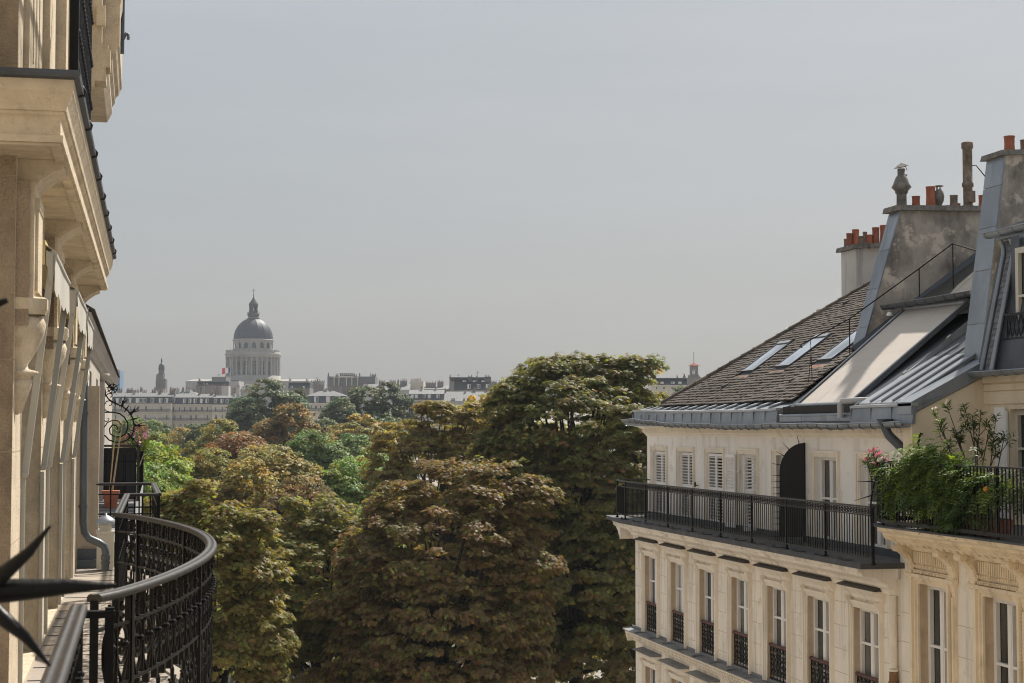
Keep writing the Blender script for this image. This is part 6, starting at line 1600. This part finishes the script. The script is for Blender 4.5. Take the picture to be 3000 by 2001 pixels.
def fast_mesh(name, V, Q, col, mat):
    """Faces from numpy arrays with a colour per vertex."""
    me = bpy.data.meshes.new(name)
    nv, nq, kq = len(V), len(Q), Q.shape[1]
    me.vertices.add(nv); me.vertices.foreach_set("co", V.astype(np.float32).ravel())
    me.loops.add(nq*kq); me.loops.foreach_set("vertex_index", Q.astype(np.int32).ravel())
    me.polygons.add(nq); me.polygons.foreach_set("loop_start", np.arange(0, nq*kq, kq, dtype=np.int32)); me.polygons.foreach_set("loop_total", np.full(nq, kq, dtype=np.int32))
    a = me.color_attributes.new("leaf", 'FLOAT_COLOR', 'POINT')
    a.data.foreach_set("color", np.concatenate([col, np.ones((nv,1))], 1).astype(np.float32).ravel())
    me.materials.append(mat); me.update(calc_edges=True)
    return me

def frames(rng, N):
    """Random leaf frames about normals N: returns side and tip vectors."""
    r = rng.normal(size=N.shape); t = r-(r*N).sum(1)[:,None]*N; t /= np.linalg.norm(t, axis=1)[:,None]+1e-9
    return np.cross(N, t), t

def palmate(rng, P, N, size, col):
    """Chestnut leaves: five leaflets widening to the tip, fanned from a point and drooping."""
    n = len(P); S, T = frames(rng, N); V = []; C = []
    for k, an in enumerate((-1.35,-.68,0,.68,1.35)):
        ln = size*(1.0 if k == 2 else .92 if k in (1,3) else .70)*rng.uniform(.85,1.1,n)
        d = T*math.cos(an)+S*math.sin(an); e = -T*math.sin(an)+S*math.cos(an); w = ln*.23
        far = P+d*(ln*.86)[:,None]-N*(ln*.24)[:,None]
        V.append(np.stack([P, far-e*w[:,None], far+e*w[:,None]], 1))
        c = col*rng.uniform(.80,1.18,(n,1)); C.append(np.repeat(c[:,None,:], 3, 1))
    V = np.concatenate(V).reshape(-1,3); C = np.concatenate(C).reshape(-1,3)
    return V, np.arange(len(V)).reshape(-1,3), C

def simple_leaf(rng, P, N, size, col):
    """Smaller trees far away: a spray of leaves as one bent rhomb."""
    n = len(P); S, T = frames(rng, N); ln = size*rng.uniform(.7,1.25,n)[:,None]; w = ln*rng.uniform(.28,.5,n)[:,None]
    V = np.stack([P-T*ln*.5, P+S*w+N*ln*.05, P+T*ln*.5-N*ln*.2, P-S*w+N*ln*.05], 1).reshape(-1,3)
    C = np.repeat((col*rng.uniform(.75,1.2,(n,1)))[:,None,:], 4, 1).reshape(-1,3)
    return V, np.arange(len(V)).reshape(-1,4), C

def crown_points(rng, lobes, nclu, leaves, rclu, shell=.72, flat=.62, back=0):
    """Leaf clumps over a set of lobes (cx,cy,cz,rx,ry,rz): positions, normals, clump id, clump centres."""
    lobes = np.array(lobes, float); vol = (lobes[:,3]*lobes[:,4]*lobes[:,5])**.55; pr = vol/vol.sum()
    cc = []
    while len(cc) < nclu:
        l = lobes[rng.choice(len(lobes), p=pr)]; u = rng.normal(size=3); u /= np.linalg.norm(u)
        if u[2] < -.55: continue
        r = shell+(1-shell)*rng.random()**.6 if rng.random() < .8 else .35+.4*rng.random()
        p = l[:3]+u*l[3:]*r*rng.uniform(.93,1.05)
        inside = (((p-lobes[:,:3])/lobes[:,3:])**2).sum(1).min()
        if inside < .34 and rng.random() < .8: continue
        if back and p[1] > lobes[:,1].mean()+back and rng.random() < .6: continue
        cc.append(p)
    cc = np.array(cc); cen = (lobes[:,:3]*vol[:,None]).sum(0)/vol.sum()
    P, N, I = [], [], []
    for i, c in enumerate(cc):
        k = max(4, int(leaves*rng.uniform(.6,1.4))); u = rng.normal(size=(k,3)); u /= np.linalg.norm(u, axis=1)[:,None]
        u[:,2] = np.abs(u[:,2])*.9-.25+.25*rng.random(k)
        rr = rclu*rng.uniform(.75,1.35); p = c+u*np.array([rr,rr,rr*flat])*rng.uniform(.55,1.05,(k,1))
        out = c-cen; out /= np.linalg.norm(out)+1e-9
        n = u*.55+np.array([0,0,.55])+out*.45+rng.normal(size=(k,3))*.33; n /= np.linalg.norm(n, axis=1)[:,None]
        P.append(p); N.append(n); I.append(np.full(k, i))
    return np.concatenate(P), np.concatenate(N), np.concatenate(I), cc

GREEN, LIME, YEL, OLIVE, RUST_, BROWN, DEEP = [np.array(c) for c in ((.115,.165,.050),(.25,.285,.066),(.38,.295,.075),(.205,.185,.062),(.265,.142,.070),(.195,.128,.074),(.080,.112,.044))]
def colours(rng, P, I, cc, pal, z0, z1):
    """pal = list of (colour, weight at the foot of the crown, weight at its top)."""
    nC = len(cc); h = np.clip((cc[:,2]-z0)/(z1-z0), 0, 1)
    cl = np.zeros((nC,3)); base = np.array([p[0] for p in pal])
    for i in range(nC):
        w = np.array([lerp(p[1], p[2], h[i]) for p in pal])*rng.gamma(1.6, 1, len(pal)); w /= w.sum(); cl[i] = w@base
    leaf = cl[I]
    pick = base[rng.integers(0, len(pal), len(P))]; mixv = rng.random((len(P),1))**2.2*.75
    out = leaf*(1-mixv)+pick*mixv
    hot = rng.random(len(P)) < .13                # turned leaves, plus bright ones painted as specks of light through gaps
    out[hot] = np.stack([LIME,YEL,RUST_*1.15,LIME*.9])[rng.integers(0,4,hot.sum())]*rng.uniform(.8,1.25,(hot.sum(),1))
    return out

def trunk_limbs(rng, base_h, r0, cc, nlimb, top):
    b = MB(); fork = base_h
    q_ = r0*.15
    b.tube([(0,0,-.02*top),(q_,0,fork*.5),(q_*2,q_,fork),(q_,q_*2,lerp(fork,top,.5)),(0,0,top*.86)], [r0*1.25,r0,r0*.85,r0*.5,r0*.1], 9)
    order = rng.permutation(len(cc))[:nlimb]
    for i in order:
        c = cc[i]; s = rng.uniform(.0,.6); z = lerp(fork*.9, top*.8, s); z = min(z, c[2]-.3)
        p0 = np.array([0,0,z]); d = c-p0; q1 = p0+d*.35+np.array([0,0,.10*np.linalg.norm(d)]); q2 = p0+d*.7+np.array([0,0,.12*np.linalg.norm(d)])
        j = rng.normal(size=3)*.035*np.linalg.norm(d)
        b.tube([tuple(p0), tuple(q1+j), tuple(q2-j*.5), tuple(p0+d*.97)], [r0*.38*(1-s*.5),r0*.24,r0*.13,r0*.05], 5, caps=False)
    return b

def big_tree(name, label, px, top_y, D, width_px, pal, lobes, nclu, leaves, seed, rclu=.62, leaf=.30, nlimb=60, group="chestnut trees at the edge of the park", flat=.62, shell=.72):
    lat, _, zt = survey(px, top_y, D); x, y = to_world(lat, D); z0 = terrain(x, y); H = zt-z0; W = width_px*D/F_PX
    rng = np.random.default_rng(seed)
    L_ = [(a*W/2, b*W/2, c*H, d*W/2, d*W/2*.95, e*H) for (a, b, c, d, e) in lobes]
    extra = []                                 # ragged sprays breaking the outline
    for _ in range(34):
        l = L_[rng.integers(0, len(L_))]; u = rng.normal(size=3); u /= np.linalg.norm(u); u[1] = -abs(u[1])*.6
        if u[2] < -.3: continue
        r_ = rng.uniform(.07,.13)*W; extra.append((l[0]+u[0]*l[3]*1.02, l[1]+u[1]*l[4], l[2]+u[2]*l[5]*1.0, r_, r_, r_*rng.uniform(.5,.8)))
    L_ = L_+extra
    t = thing(name, label, "tree", (x, y, z0), -PSI, group, False)
    P, N, I, cc = crown_points(rng, L_, nclu, leaves, rclu, shell, flat, W*.12)
    zl = cc[:,2].min(); col = colours(rng, P, I, cc, pal, zl, cc[:,2].max())
    V, Q, C = palmate(rng, P, N, leaf*rng.uniform(.75,1.15,len(P)), col)
    link("crown", fast_mesh(name, V, Q, C, LEAF), t)
    tb = trunk_limbs(rng, H*.30, .034*H*.55, cc, nlimb, H*.88); tb.build("trunk", BARK, t)
    return t

big_tree("chestnut_tree", "tallest chestnut tree, green-topped and browning, beside the cream corner building", 1680, 1044, 95, 550,
    [(GREEN,1.0,1.6),(LIME,.15,.7),(OLIVE,.6,.7),(BROWN,1.7,.6),(RUST_,.8,.3),(DEEP,.9,.6)],
    [(-.30,0,.915,.40,0.090),(.15,0,.92,.44,0.090),(.52,0,.90,.36,0.090),(-.64,0,.85,.36,0.090),(0,-.3,.80,.90,0.174),(.62,-.1,.76,.38,0.174),(-.55,-.2,.72,.52,0.174),(-.80,-.2,.66,.34,0.174),(.2,-.45,.66,.75,0.189),(-.5,-.4,.56,.65,0.189),(.5,-.3,.52,.58,0.203),(0,-.5,.44,.85,0.189),(-.6,-.3,.36,.55,0.189),(.5,-.3,.34,.5,0.189),(0,-.4,.24,.95,0.174),(0,-.3,.12,.95,0.116)], 3000, 46, 11, .54, .22, 120, flat=.72)
big_tree("chestnut_tree", "rust-brown chestnut tree left of the tallest one, in front", 1285, 1330, 86, 560,
    [(BROWN,1.8,1.3),(RUST_,1.1,1.3),(OLIVE,.5,.6),(YEL,.08,.3),(GREEN,.5,.4),(DEEP,.4,.2)],
    [(.1,0,.88,.46,.11),(-.35,-.1,.82,.44,.12),(.55,-.05,.86,.40,.13),(.85,0,.78,.34,.14),(-.70,-.1,.72,.34,.13),(0,-.3,.72,.85,.18),(-.55,-.3,.62,.55,.19),(.65,-.3,.62,.55,.2),(0,-.5,.52,.85,.2),(-.6,-.3,.40,.6,.2),(.6,-.3,.40,.6,.2),(0,-.4,.28,1.0,.18),(0,-.3,.13,1.0,.13)], 1750, 46, 12, .52, .21, 90, flat=.72)
big_tree("chestnut_tree", "open yellow-brown chestnut tree with bare dark branches against the far roofs", 1290, 1174, 122, 430,
    [(YEL,.9,1.2),(OLIVE,.9,.9),(RUST_,.4,.5),(BROWN,.8,.4),(LIME,.4,.5)],
    [(.0,0,.92,.36,0.078),(-.45,0,.87,.42,0.067),(.5,.1,.90,.38,0.078),(-.2,-.1,.80,.5,0.102),(.35,-.1,.79,.5,0.102),(-.75,0,.78,.32,0.087),(.78,0,.78,.3,0.102),(0,-.2,.68,.95,0.145),(0,-.2,.5,.95,0.174)], 900, 42, 13, .54, .235, 110, flat=.55)
big_tree("chestnut_tree", "olive-yellow chestnut tree in the lower middle, layered foliage", 955, 1455, 90, 470,
    [(YEL,.25,.8),(OLIVE,.9,1.2),(GREEN,.9,.8),(BROWN,.9,.3),(LIME,.2,.5),(DEEP,.4,.1)],
    [(.0,0,.88,.50,0.123),(-.42,-.1,.80,.48,0.174),(.42,-.1,.82,.46,0.134),(0,-.3,.70,.85,0.203),(-.45,-.4,.56,.6,0.217),(.5,-.3,.54,.6,0.217),(0,-.4,.40,.95,0.232),(0,-.3,.26,.95,0.145),(0,-.3,.12,.9,0.116)], 1400, 46, 14, .52, .21, 60, flat=.72)
big_tree("chestnut_tree", "yellow and orange chestnut tree directly behind the bowed railing", 630, 1446, 80, 480,
    [(YEL,.6,.9),(LIME,.5,.8),(OLIVE,.7,.7),(RUST_,1.0,.5),(GREEN,.7,.7),(BROWN,.5,.25)],
    [(-.40,0,.90,.46,0.112),(.10,-.1,.86,.46,0.123),(.5,-.1,.76,.40,0.189),(-.1,-.3,.74,.75,0.203),(-.5,-.3,.64,.5,0.217),(.45,-.3,.58,.55,0.217),(0,-.4,.46,.95,0.232),(0,-.3,.28,.95,0.174),(0,-.3,.12,.95,0.145)], 1400, 46, 15, .48, .20, 60, flat=.72)

# park trees farther off: a few crowns made once, then copied, each copy its own tree with its own colour
def crown_variant(seed, lobes, nclu, leaves, rclu, size, flat=.7, shell=.70, limbs=26, airy=False):
    rng = np.random.default_rng(seed)
    P, N, I, cc = crown_points(rng, lobes, nclu, leaves, rclu, shell, flat)
    g = rng.uniform(.72,1.22,len(cc)); hue = rng.normal(size=len(cc))*.12
    col = np.stack([g*(1+hue), g, g*(1-hue*.6)], 1)[I]*rng.uniform(.85,1.15,(len(P),1))
    V, Q, C = simple_leaf(rng, P, N, size, col)
    cm = fast_mesh("crown", V, Q, C, LEAF_T)
    tm = trunk_limbs(rng, .66, .036, cc, limbs, 1.85)
    return cm, tm.mesh("trunk", BARK)
def L2(l): return [(a,b,2*c,d,e,2*f) for a,b,c,d,e,f in l]
round_l = L2([(0,0,.72,.42,.40,.24),(-.22,0,.64,.30,.3,.20),(.22,.05,.62,.30,.3,.20),(0,-.15,.50,.44,.40,.22),(.05,.1,.86,.27,.26,.12),(-.2,-.1,.80,.22,.22,.11),(.22,-.1,.78,.22,.22,.11)])
tall_l = L2([(0,0,.80,.28,.28,.20),(-.12,0,.62,.32,.3,.2),(.16,0,.60,.32,.3,.2),(0,-.1,.44,.40,.36,.2)])
lumpy_l = L2([(-.25,0,.76,.24,.24,.15),(.05,.05,.87,.24,.24,.12),(.30,0,.72,.24,.24,.15),(0,-.12,.58,.46,.40,.22),(-.34,-.1,.52,.22,.2,.16),(.36,-.05,.48,.22,.2,.16)])
open_l = L2([(-.3,0,.82,.22,.22,.10),(.05,.05,.90,.24,.24,.09),(.33,0,.80,.2,.2,.10),(-.1,-.1,.68,.36,.3,.12),(.25,-.05,.62,.26,.24,.11)])
VAR = {"round": crown_variant(21, round_l, 420, 46, .075, .036), "tall": crown_variant(22, tall_l, 360, 46, .075, .036), "lumpy": crown_variant(23, lumpy_l, 420, 46, .075, .036),
       "open": crown_variant(24, open_l, 210, 40, .075, .040, .55, .7, 60), "broad": crown_variant(25, round_l, 760, 56, .066, .028), "far": crown_variant(26, lumpy_l, 340, 40, .075, .034)}
HUE = dict(green=(.175,.235,.080), bright=(.245,.325,.090), lime=(.27,.34,.075), olive=(.275,.255,.080), yellow=(.39,.31,.082), rust=(.29,.165,.080), brown=(.255,.190,.088), dark=(.098,.125,.060), blue=(.145,.178,.092), tawny=(.34,.285,.105))
tree_no = 0
def park_tree(label, px, top_y, D, width_px, hue, var, group="trees across the park"):
    global tree_no
    tree_no += 1
    lat, _, zt = survey(px, top_y, D); x, y = to_world(lat, D); z0 = terrain(x, y); H = (zt-z0)/.985; W = width_px*D/F_PX/.95
    t = thing("park_tree", label, "tree", (x, y, z0), -PSI+tree_no*1.7 if var in ("round","tall","broad") else -PSI+(math.pi if tree_no%2 else 0), group, False)
    cm, tm = VAR[var]
    for nm, me in (("crown", cm), ("trunk", tm)):
        o = link(nm, me, t); o.scale = (W, W, H/2); o.color = HUE[hue]+(1,)
    return t
PT = [
 ("bright green tree at the left edge behind the scroll grille", 470, 1290, 118, 300, "lime", "broad"),
 ("green tree behind the boxed balcony of the next house", 425, 1350, 100, 260, "bright", "broad"),
 ("olive tree below the far row, just right of the scroll grille", 430, 1262, 185, 190, "olive", "round"),
 ("small pale green tree in front of the far row's left end", 385, 1226, 330, 150, "green", "far"),
 ("pale green tree in front of the far row, second from left", 455, 1234, 320, 120, "green", "far"),
 ("orange-brown little tree below the far row", 405, 1246, 260, 110, "rust", "far"),
 ("tawny tree at the foot of the far stone row", 535, 1252, 300, 130, "tawny", "lumpy"),
 ("dark green rounded tree at the foot of the far stone row", 592, 1242, 270, 140, "dark", "round"),
 ("olive tree with lumpy crown left of the brown one in mid park", 655, 1228, 225, 210, "olive", "lumpy"),
 ("red-brown rounded tree in mid park", 690, 1262, 185, 260, "rust", "broad"),
 ("dark olive tree under the red-brown one", 600, 1310, 150, 230, "olive", "broad"),
 ("tall brown and olive tree below the domed monument", 848, 1182, 232, 235, "brown", "lumpy"),
 ("large yellow-brown tree left of the bright green ones", 800, 1300, 148, 330, "tawny", "broad"),
 ("second yellow-brown tree in front of the large one", 720, 1350, 128, 300, "tawny", "lumpy"),
 ("brown tree tucked behind the railing tree's crown", 880, 1392, 118, 280, "brown", "broad"),
 ("deep green round tree in the middle of the park", 935, 1258, 178, 240, "green", "broad"),
 ("deep green tree behind the round one, to its right", 1035, 1268, 205, 220, "green", "round"),
 ("bright green tree with yellow fringe in the park's middle", 1010, 1335, 150, 270, "bright", "broad"),
 ("bright green tree in front of the open chestnut's left side", 1095, 1318, 165, 220, "bright", "lumpy"),
 ("open tawny tree with visible dark limbs in mid park", 1050, 1216, 245, 200, "tawny", "open"),
 ("faded green tree behind the open tawny one", 960, 1230, 285, 150, "blue", "far"),
 ("faded grey-green tree left of the open chestnut", 1135, 1225, 300, 160, "blue", "far"),
 ("tall dark plane tree in front of the monument", 790, 1110, 350, 215, "blue", "lumpy"),
 ("plane tree leaning left beside the monument's plane tree", 730, 1160, 345, 150, "blue", "round"),
 ("dark little tree at the right of the monument's plane tree", 878, 1140, 360, 95, "dark", "tall"),
 ("wide plane tree in front of the columned penthouse", 1060, 1132, 352, 220, "blue", "lumpy"),
 ("tall plane tree right of the wide one, dark topped", 1145, 1120, 355, 150, "dark", "lumpy"),
 ("rounded plane tree at the left foot of the wide plane tree", 1000, 1160, 345, 130, "blue", "round"),
 ("yellowing tree behind the open chestnut, right part", 1410, 1163, 140, 220, "yellow", "open"),
 ("bright lime tree seen through gaps behind the chestnuts", 1240, 1420, 132, 330, "lime", "broad"),
 ("green tree behind the tallest chestnut's left side", 1480, 1330, 140, 300, "bright", "round"),
 ("green tree behind the lower middle chestnut", 1080, 1480, 125, 260, "bright", "broad"),
 ("small blue-green tree between the railing tree and the middle chestnut", 800, 1520, 118, 200, "blue", "round"),
 ("tree with green-gold leaves behind the tallest chestnut's right edge", 1925, 1150, 128, 220, "olive", "lumpy"),
 ("distant grey-green tree between chestnut and tiled roof", 2000, 1136, 330, 110, "blue", "far"),
 ("dark green tree behind the tallest chestnut, low down", 1800, 1420, 125, 300, "green", "broad"),
 ("dull green tree filling the tallest chestnut's right side", 1790, 1185, 135, 330, "green", "broad"),
 ("olive tree filling the gap behind the tallest chestnut's middle", 1610, 1230, 138, 320, "olive", "broad"),
 ("low dark tree at the corner building's foot behind the tallest chestnut", 1835, 1560, 112, 300, "dark", "broad"),
 ("low dark tree behind the tallest chestnut's trunk", 1650, 1600, 116, 320, "dark", "broad"),
 ("dark tree low behind the rust-brown chestnut", 1420, 1500, 128, 320, "dark", "broad"),
]
for a in PT: park_tree(*a)
# the low belt of trees at the back of the park, and those glimpsed between the front chestnuts
rng = random.Random(3)
ORD = "first second third fourth fifth sixth seventh eighth ninth tenth eleventh twelfth thirteenth fourteenth fifteenth sixteenth seventeenth eighteenth nineteenth twentieth twenty-first twenty-second twenty-third twenty-fourth twenty-fifth twenty-sixth".split()
KIND = dict(blue="grey-green", green="green", olive="olive", dark="dark green", tawny="tawny", bright="bright green", brown="brown")
for i in range(26):
    px = 340+i*52+rng.uniform(-18,18); D = rng.uniform(380,520); top = 1228+rng.uniform(-8,16)+(10 if px > 1150 else 0)
    h_ = rng.choice(["blue","green","olive","dark","tawny"])
    park_tree("small distant %s tree in the low belt before the far houses, %s from left" % (KIND[h_], ORD[i]), px, top, D, rng.uniform(75,120), h_, rng.choice(["far","round","lumpy"]), "distant park trees in front of the far houses")
for i in range(14):
    px = 600+i*95+rng.uniform(-30,30); D = rng.uniform(150,205); h_ = rng.choice(["bright","green","olive","brown"])
    park_tree("%s park tree glimpsed between the front chestnuts' crowns, %s from left" % (KIND[h_], ORD[i]), px, 1440+rng.uniform(-25,25)-(60 if px > 1500 else 0), D, rng.uniform(200,260), h_, "broad", "park trees hidden among the chestnuts")

# ------------------------------------------------------------------ balcony plants
PL = leaf_material("balcony_plant_leaf", .35)
PETAL_W = leaf_material("oleander_petal_white", .3); PETAL_P = leaf_material("oleander_petal_pink", .3)
def lance(rng, P, D_, N, ln, wd, col):
    """Narrow leaves from P along D_."""
    n = len(P); S = np.cross(N, D_); S /= np.linalg.norm(S, axis=1)[:,None]+1e-9; ln = ln[:,None]
    V = np.stack([P, P+D_*ln*.45+S*wd, P+D_*ln-N*ln*.15, P+D_*ln*.45-S*wd], 1).reshape(-1,3)
    C = np.repeat((col*rng.uniform(.75,1.25,(n,1)))[:,None,:], 4, 1).reshape(-1,3)
    return V, np.arange(len(V)).reshape(-1,4), C
def unit(a): return a/(np.linalg.norm(a, axis=-1, keepdims=True)+1e-9)

# climber (pinnate leaves) spilling over the terrace railing
rng = np.random.default_rng(77)
wis = thing("climbing_plant", "lush green climbing plant spilling over the black terrace railing", "plant", (12.7,25.6,ZF2))
org = np.array(ORG[wis.name])
Vs, Qs, Cs, off = [], [], [], 0
nspr = 0; sprays = []
dens = [(27.35,18.95,.30,.28,60),(26.9,19.25,.42,.32,110),(26.35,19.45,.48,.32,150),(25.75,19.42,.45,.32,140),(25.2,19.30,.42,.28,100),(24.75,19.1,.38,.30,80),(26.4,18.95,.50,.28,110),(25.6,18.95,.55,.28,110),(25.0,18.75,.45,.28,80),(26.1,18.75,.35,.2,30),(25.2,18.6,.30,.16,20),(27.2,19.05,.3,.3,40),(23.9,19.0,.35,.35,40),(24.3,19.2,.3,.2,40),(23.5,19.15,.3,.2,30)]
for (y, z, ry, rzz, k) in dens:
    for _ in range(int(k*1.7)):
        sprays.append((12.80+rng.normal()*.10-.06, y+rng.normal()*ry*.6, z+.03+rng.normal()*rzz*.5))
for s in sprays:
    s = np.array(s); top = (s[2]-18.4)/1.2
    d = unit(np.array([-.6+rng.normal()*.4, rng.normal()*.7, -.45+rng.normal()*.45])); L_ = rng.uniform(.16,.26)
    nl = 6; pts = s+d*np.linspace(0.02,L_,nl)[:,None]; pts[:,2] -= (np.linspace(0,1,nl)**2)*.05
    side = unit(np.cross(d, np.array([0,0,1.]))); N = unit(np.cross(side, d)); N = N if N[2] > 0 else -N
    P = np.repeat(pts, 2, 0); sg = np.tile([1,-1], nl)[:,None]
    Dv = unit(side*sg*.9+d*.55+rng.normal(size=P.shape)*.12)
    Nn = unit(N+rng.normal(size=P.shape)*.2)
    g = rng.random(); base = np.array([.095,.15,.036]) if g < .45 else np.array([.20,.27,.045]) if g < .45+.4*max(0,min(1,top)) else np.array([.065,.115,.03])
    V, Q, C = lance(rng, P-org, Dv, Nn, rng.uniform(.06,.095,len(P)), .017, np.tile(base,(len(P),1)))
    Vs.append(V); Qs.append(Q+off); Cs.append(C); off += len(V)
link("foliage", fast_mesh("climber_foliage", np.concatenate(Vs), np.concatenate(Qs), np.concatenate(Cs), PL), wis)
b = MB()
for i in range(14):
    y = 24+i*.25; b.tube([(12.70,y,18.36),(12.66,y+.05*math.sin(i),18.8),(12.62,y+.1*math.cos(i),19.3)], [.014,.011,.006], 5)
b.build("stem", STEM, wis)
fr_ = MB(); fr_.lathe([(.0,-.045),(.035,-.025),(.045,0),(.035,.03),(.0,.045)], (12.50,23.75,19.12), 10); fr_.build("fruit", material("orange_fruit", (.55,.22,.03), .5, .1, 5), wis)
for k, y in enumerate((26.3,25.4,24.4)):
    tp = thing("trough_planter", ["terracotta trough at the far end under the climbing plant","terracotta trough in the middle under the climbing plant","terracotta trough at the near end under the climbing plant"][k], "plant pot", (12.95,y,ZF2+.03), 0, "troughs under the climbing plant")
    b = MB(); b.hexa([(12.82,y-.30,ZF2+.03),(13.08,y-.30,ZF2+.03),(13.08,y+.30,ZF2+.03),(12.82,y+.30,ZF2+.03),(12.79,y-.34,ZF2+.30),(13.11,y-.34,ZF2+.30),(13.11,y+.34,ZF2+.30),(12.79,y+.34,ZF2+.30)]); b.build("trough", POT, tp)
    b = MB(); b.box(12.81,13.09,y-.32,y+.32,ZF2+.301,ZF2+.31); b.build("soil", STEM, tp)

def oleander(name, label, base, stems, petal, pcol, leafcol, nfl, seed, ln=.14):
    rng = np.random.default_rng(seed); t = thing(name, label, "plant", base); org = np.array(ORG[t.name])
    b = MB(); tips = []
    for (tx, ty, tz) in stems:
        p0 = np.array(base)+np.array([rng.normal()*.05, rng.normal()*.05, 0]); p3 = np.array([tx,ty,tz]); mid = (p0+p3)/2+np.array([rng.normal()*.05, rng.normal()*.08, .0])
        b.tube([tuple(p0), tuple(mid), tuple(p3)], [.013,.010,.006], 5); tips.append((p3, unit(p3-mid)))
        for _ in range(2):
            q = mid+(p3-mid)*rng.uniform(.2,.7); e = q+np.array([rng.normal()*.05, rng.normal()*.14, rng.uniform(.10,.26)]); b.tube([tuple(q), tuple((q+e)/2+rng.normal(size=3)*.02), tuple(e)], [.008,.006,.004], 4); tips.append((e, unit(e-q)))
    b.build("stem", STEM, t)
    P, Dv, N = [], [], []
    for p, d in tips:
        for _ in range(rng.integers(14,26)):
            s = rng.uniform(-.16,.02); an = rng.uniform(0,2*math.pi); r_ = unit(np.cross(d, np.array([math.cos(an),math.sin(an),.3])))
            P.append(p+d*s); Dv.append(unit(r_*.8+d*rng.uniform(.2,.9))); N.append(unit(np.cross(np.cross(d,r_),r_)*-1+rng.normal(size=3)*.2))
    P, Dv, N = map(np.array, (P, Dv, N)); cidx = rng.random(len(P))[:,None]
    V, Q, C = lance(rng, P-org, Dv, N, rng.uniform(.7,1.2,len(P))*ln, ln*.085, np.array(leafcol)*(1-cidx)+np.array([.10,.15,.03])*cidx)
    link("leaves", fast_mesh(name, V, Q, C, PL), t)
    fl = [tips[i][0]+tips[i][1]*.03 for i in rng.permutation(len(tips))[:nfl]]
    P, Dv, N = [], [], []
    for c in fl:
        for _ in range(rng.integers(3,7)):
            o = c+rng.normal(size=3)*.035; ax = unit(rng.normal(size=3)+np.array([-.6,-.6,.3]))
            a_ = unit(np.cross(ax, np.array([0,0,1.]))); b_ = np.cross(ax, a_)
            for k in range(5): an = k*1.257; P.append(o); Dv.append(unit(a_*math.cos(an)+b_*math.sin(an)+ax*.3)); N.append(ax)
    P, Dv, N = map(np.array, (P, Dv, N))
    V, Q, C = lance(rng, P-org, Dv, N, np.full(len(P),.032), .012, np.tile(np.array(pcol),(len(P),1)))
    link("flowers", fast_mesh(name+"_flowers", V, Q, C, petal), t)["kind"] = "stuff"
    return t
oleander("white_oleander", "tall sparse oleander with white flowers against the ochre wall", (14.0,26.9,ZF2+.3),
    [(13.62,27.75,20.35),(13.66,27.6,20.18),(13.75,27.5,20.45),(13.8,27.35,20.0),(13.9,27.15,20.42),(13.95,26.95,20.25),(14.05,26.85,20.30),(14.1,26.65,20.05),(14.15,26.5,20.25),(14.2,26.45,19.85),(14.2,26.3,19.95)], PETAL_W, (.72,.66,.55), (.045,.075,.02), 11, 5, .15)
b = MB(); b.lathe([(.14,0),(.17,.28),(.19,.29),(.19,.33),(.0,.33)], (14.0,26.9,ZF2+.03), 16)
tpo = thing("round_planter", "round terracotta pot holding the white oleander on the terrace", "plant pot", (14.0,26.9,ZF2+.03)); b.build("pot", POT, tpo)
oleander("pink_oleander", "small oleander with pink flowers at the terrace railing's corner", (13.0,28.15,ZF2+.05), [(12.62,28.35,19.52),(12.58,28.2,19.60),(12.60,28.05,19.62),(12.72,28.3,19.66),(12.66,28.1,19.45)], PETAL_P, (.75,.20,.32), (.035,.06,.02), 8, 6, .12)
oleander("pink_flowering_shrub", "pink-flowering shrub growing above the next house's boxed balcony", (-.12,34,19.3), [(-.02,34.2,19.80),(.05,34.4,19.78),(-.1,34,19.78),(.1,35,19.77),(.02,34.8,19.86),(.12,34.6,19.75)], PETAL_P, (.65,.20,.50), (.07,.09,.02), 9, 8, .13)
# ------------------------------------------------------------------ the hazy air over the town
hz = MB(); hz.box(-900, 1300, -80, 1750, -2.0, 135.0)
hm = bpy.data.materials.new("haze_air"); hm.use_nodes = True
hn = hm.node_tree.nodes; hl = hm.node_tree.links
hn.remove(hn["Principled BSDF"])
pv = hn.new("ShaderNodeVolumePrincipled"); pv.inputs["Color"].default_value = (.80,.88,1.0,1); pv.inputs["Density"].default_value = .00013; pv.inputs["Anisotropy"].default_value = .25
hl.new(pv.outputs["Volume"], hn["Material Output"].inputs["Volume"])
tag(hz.build("haze", hm), kind="stuff")
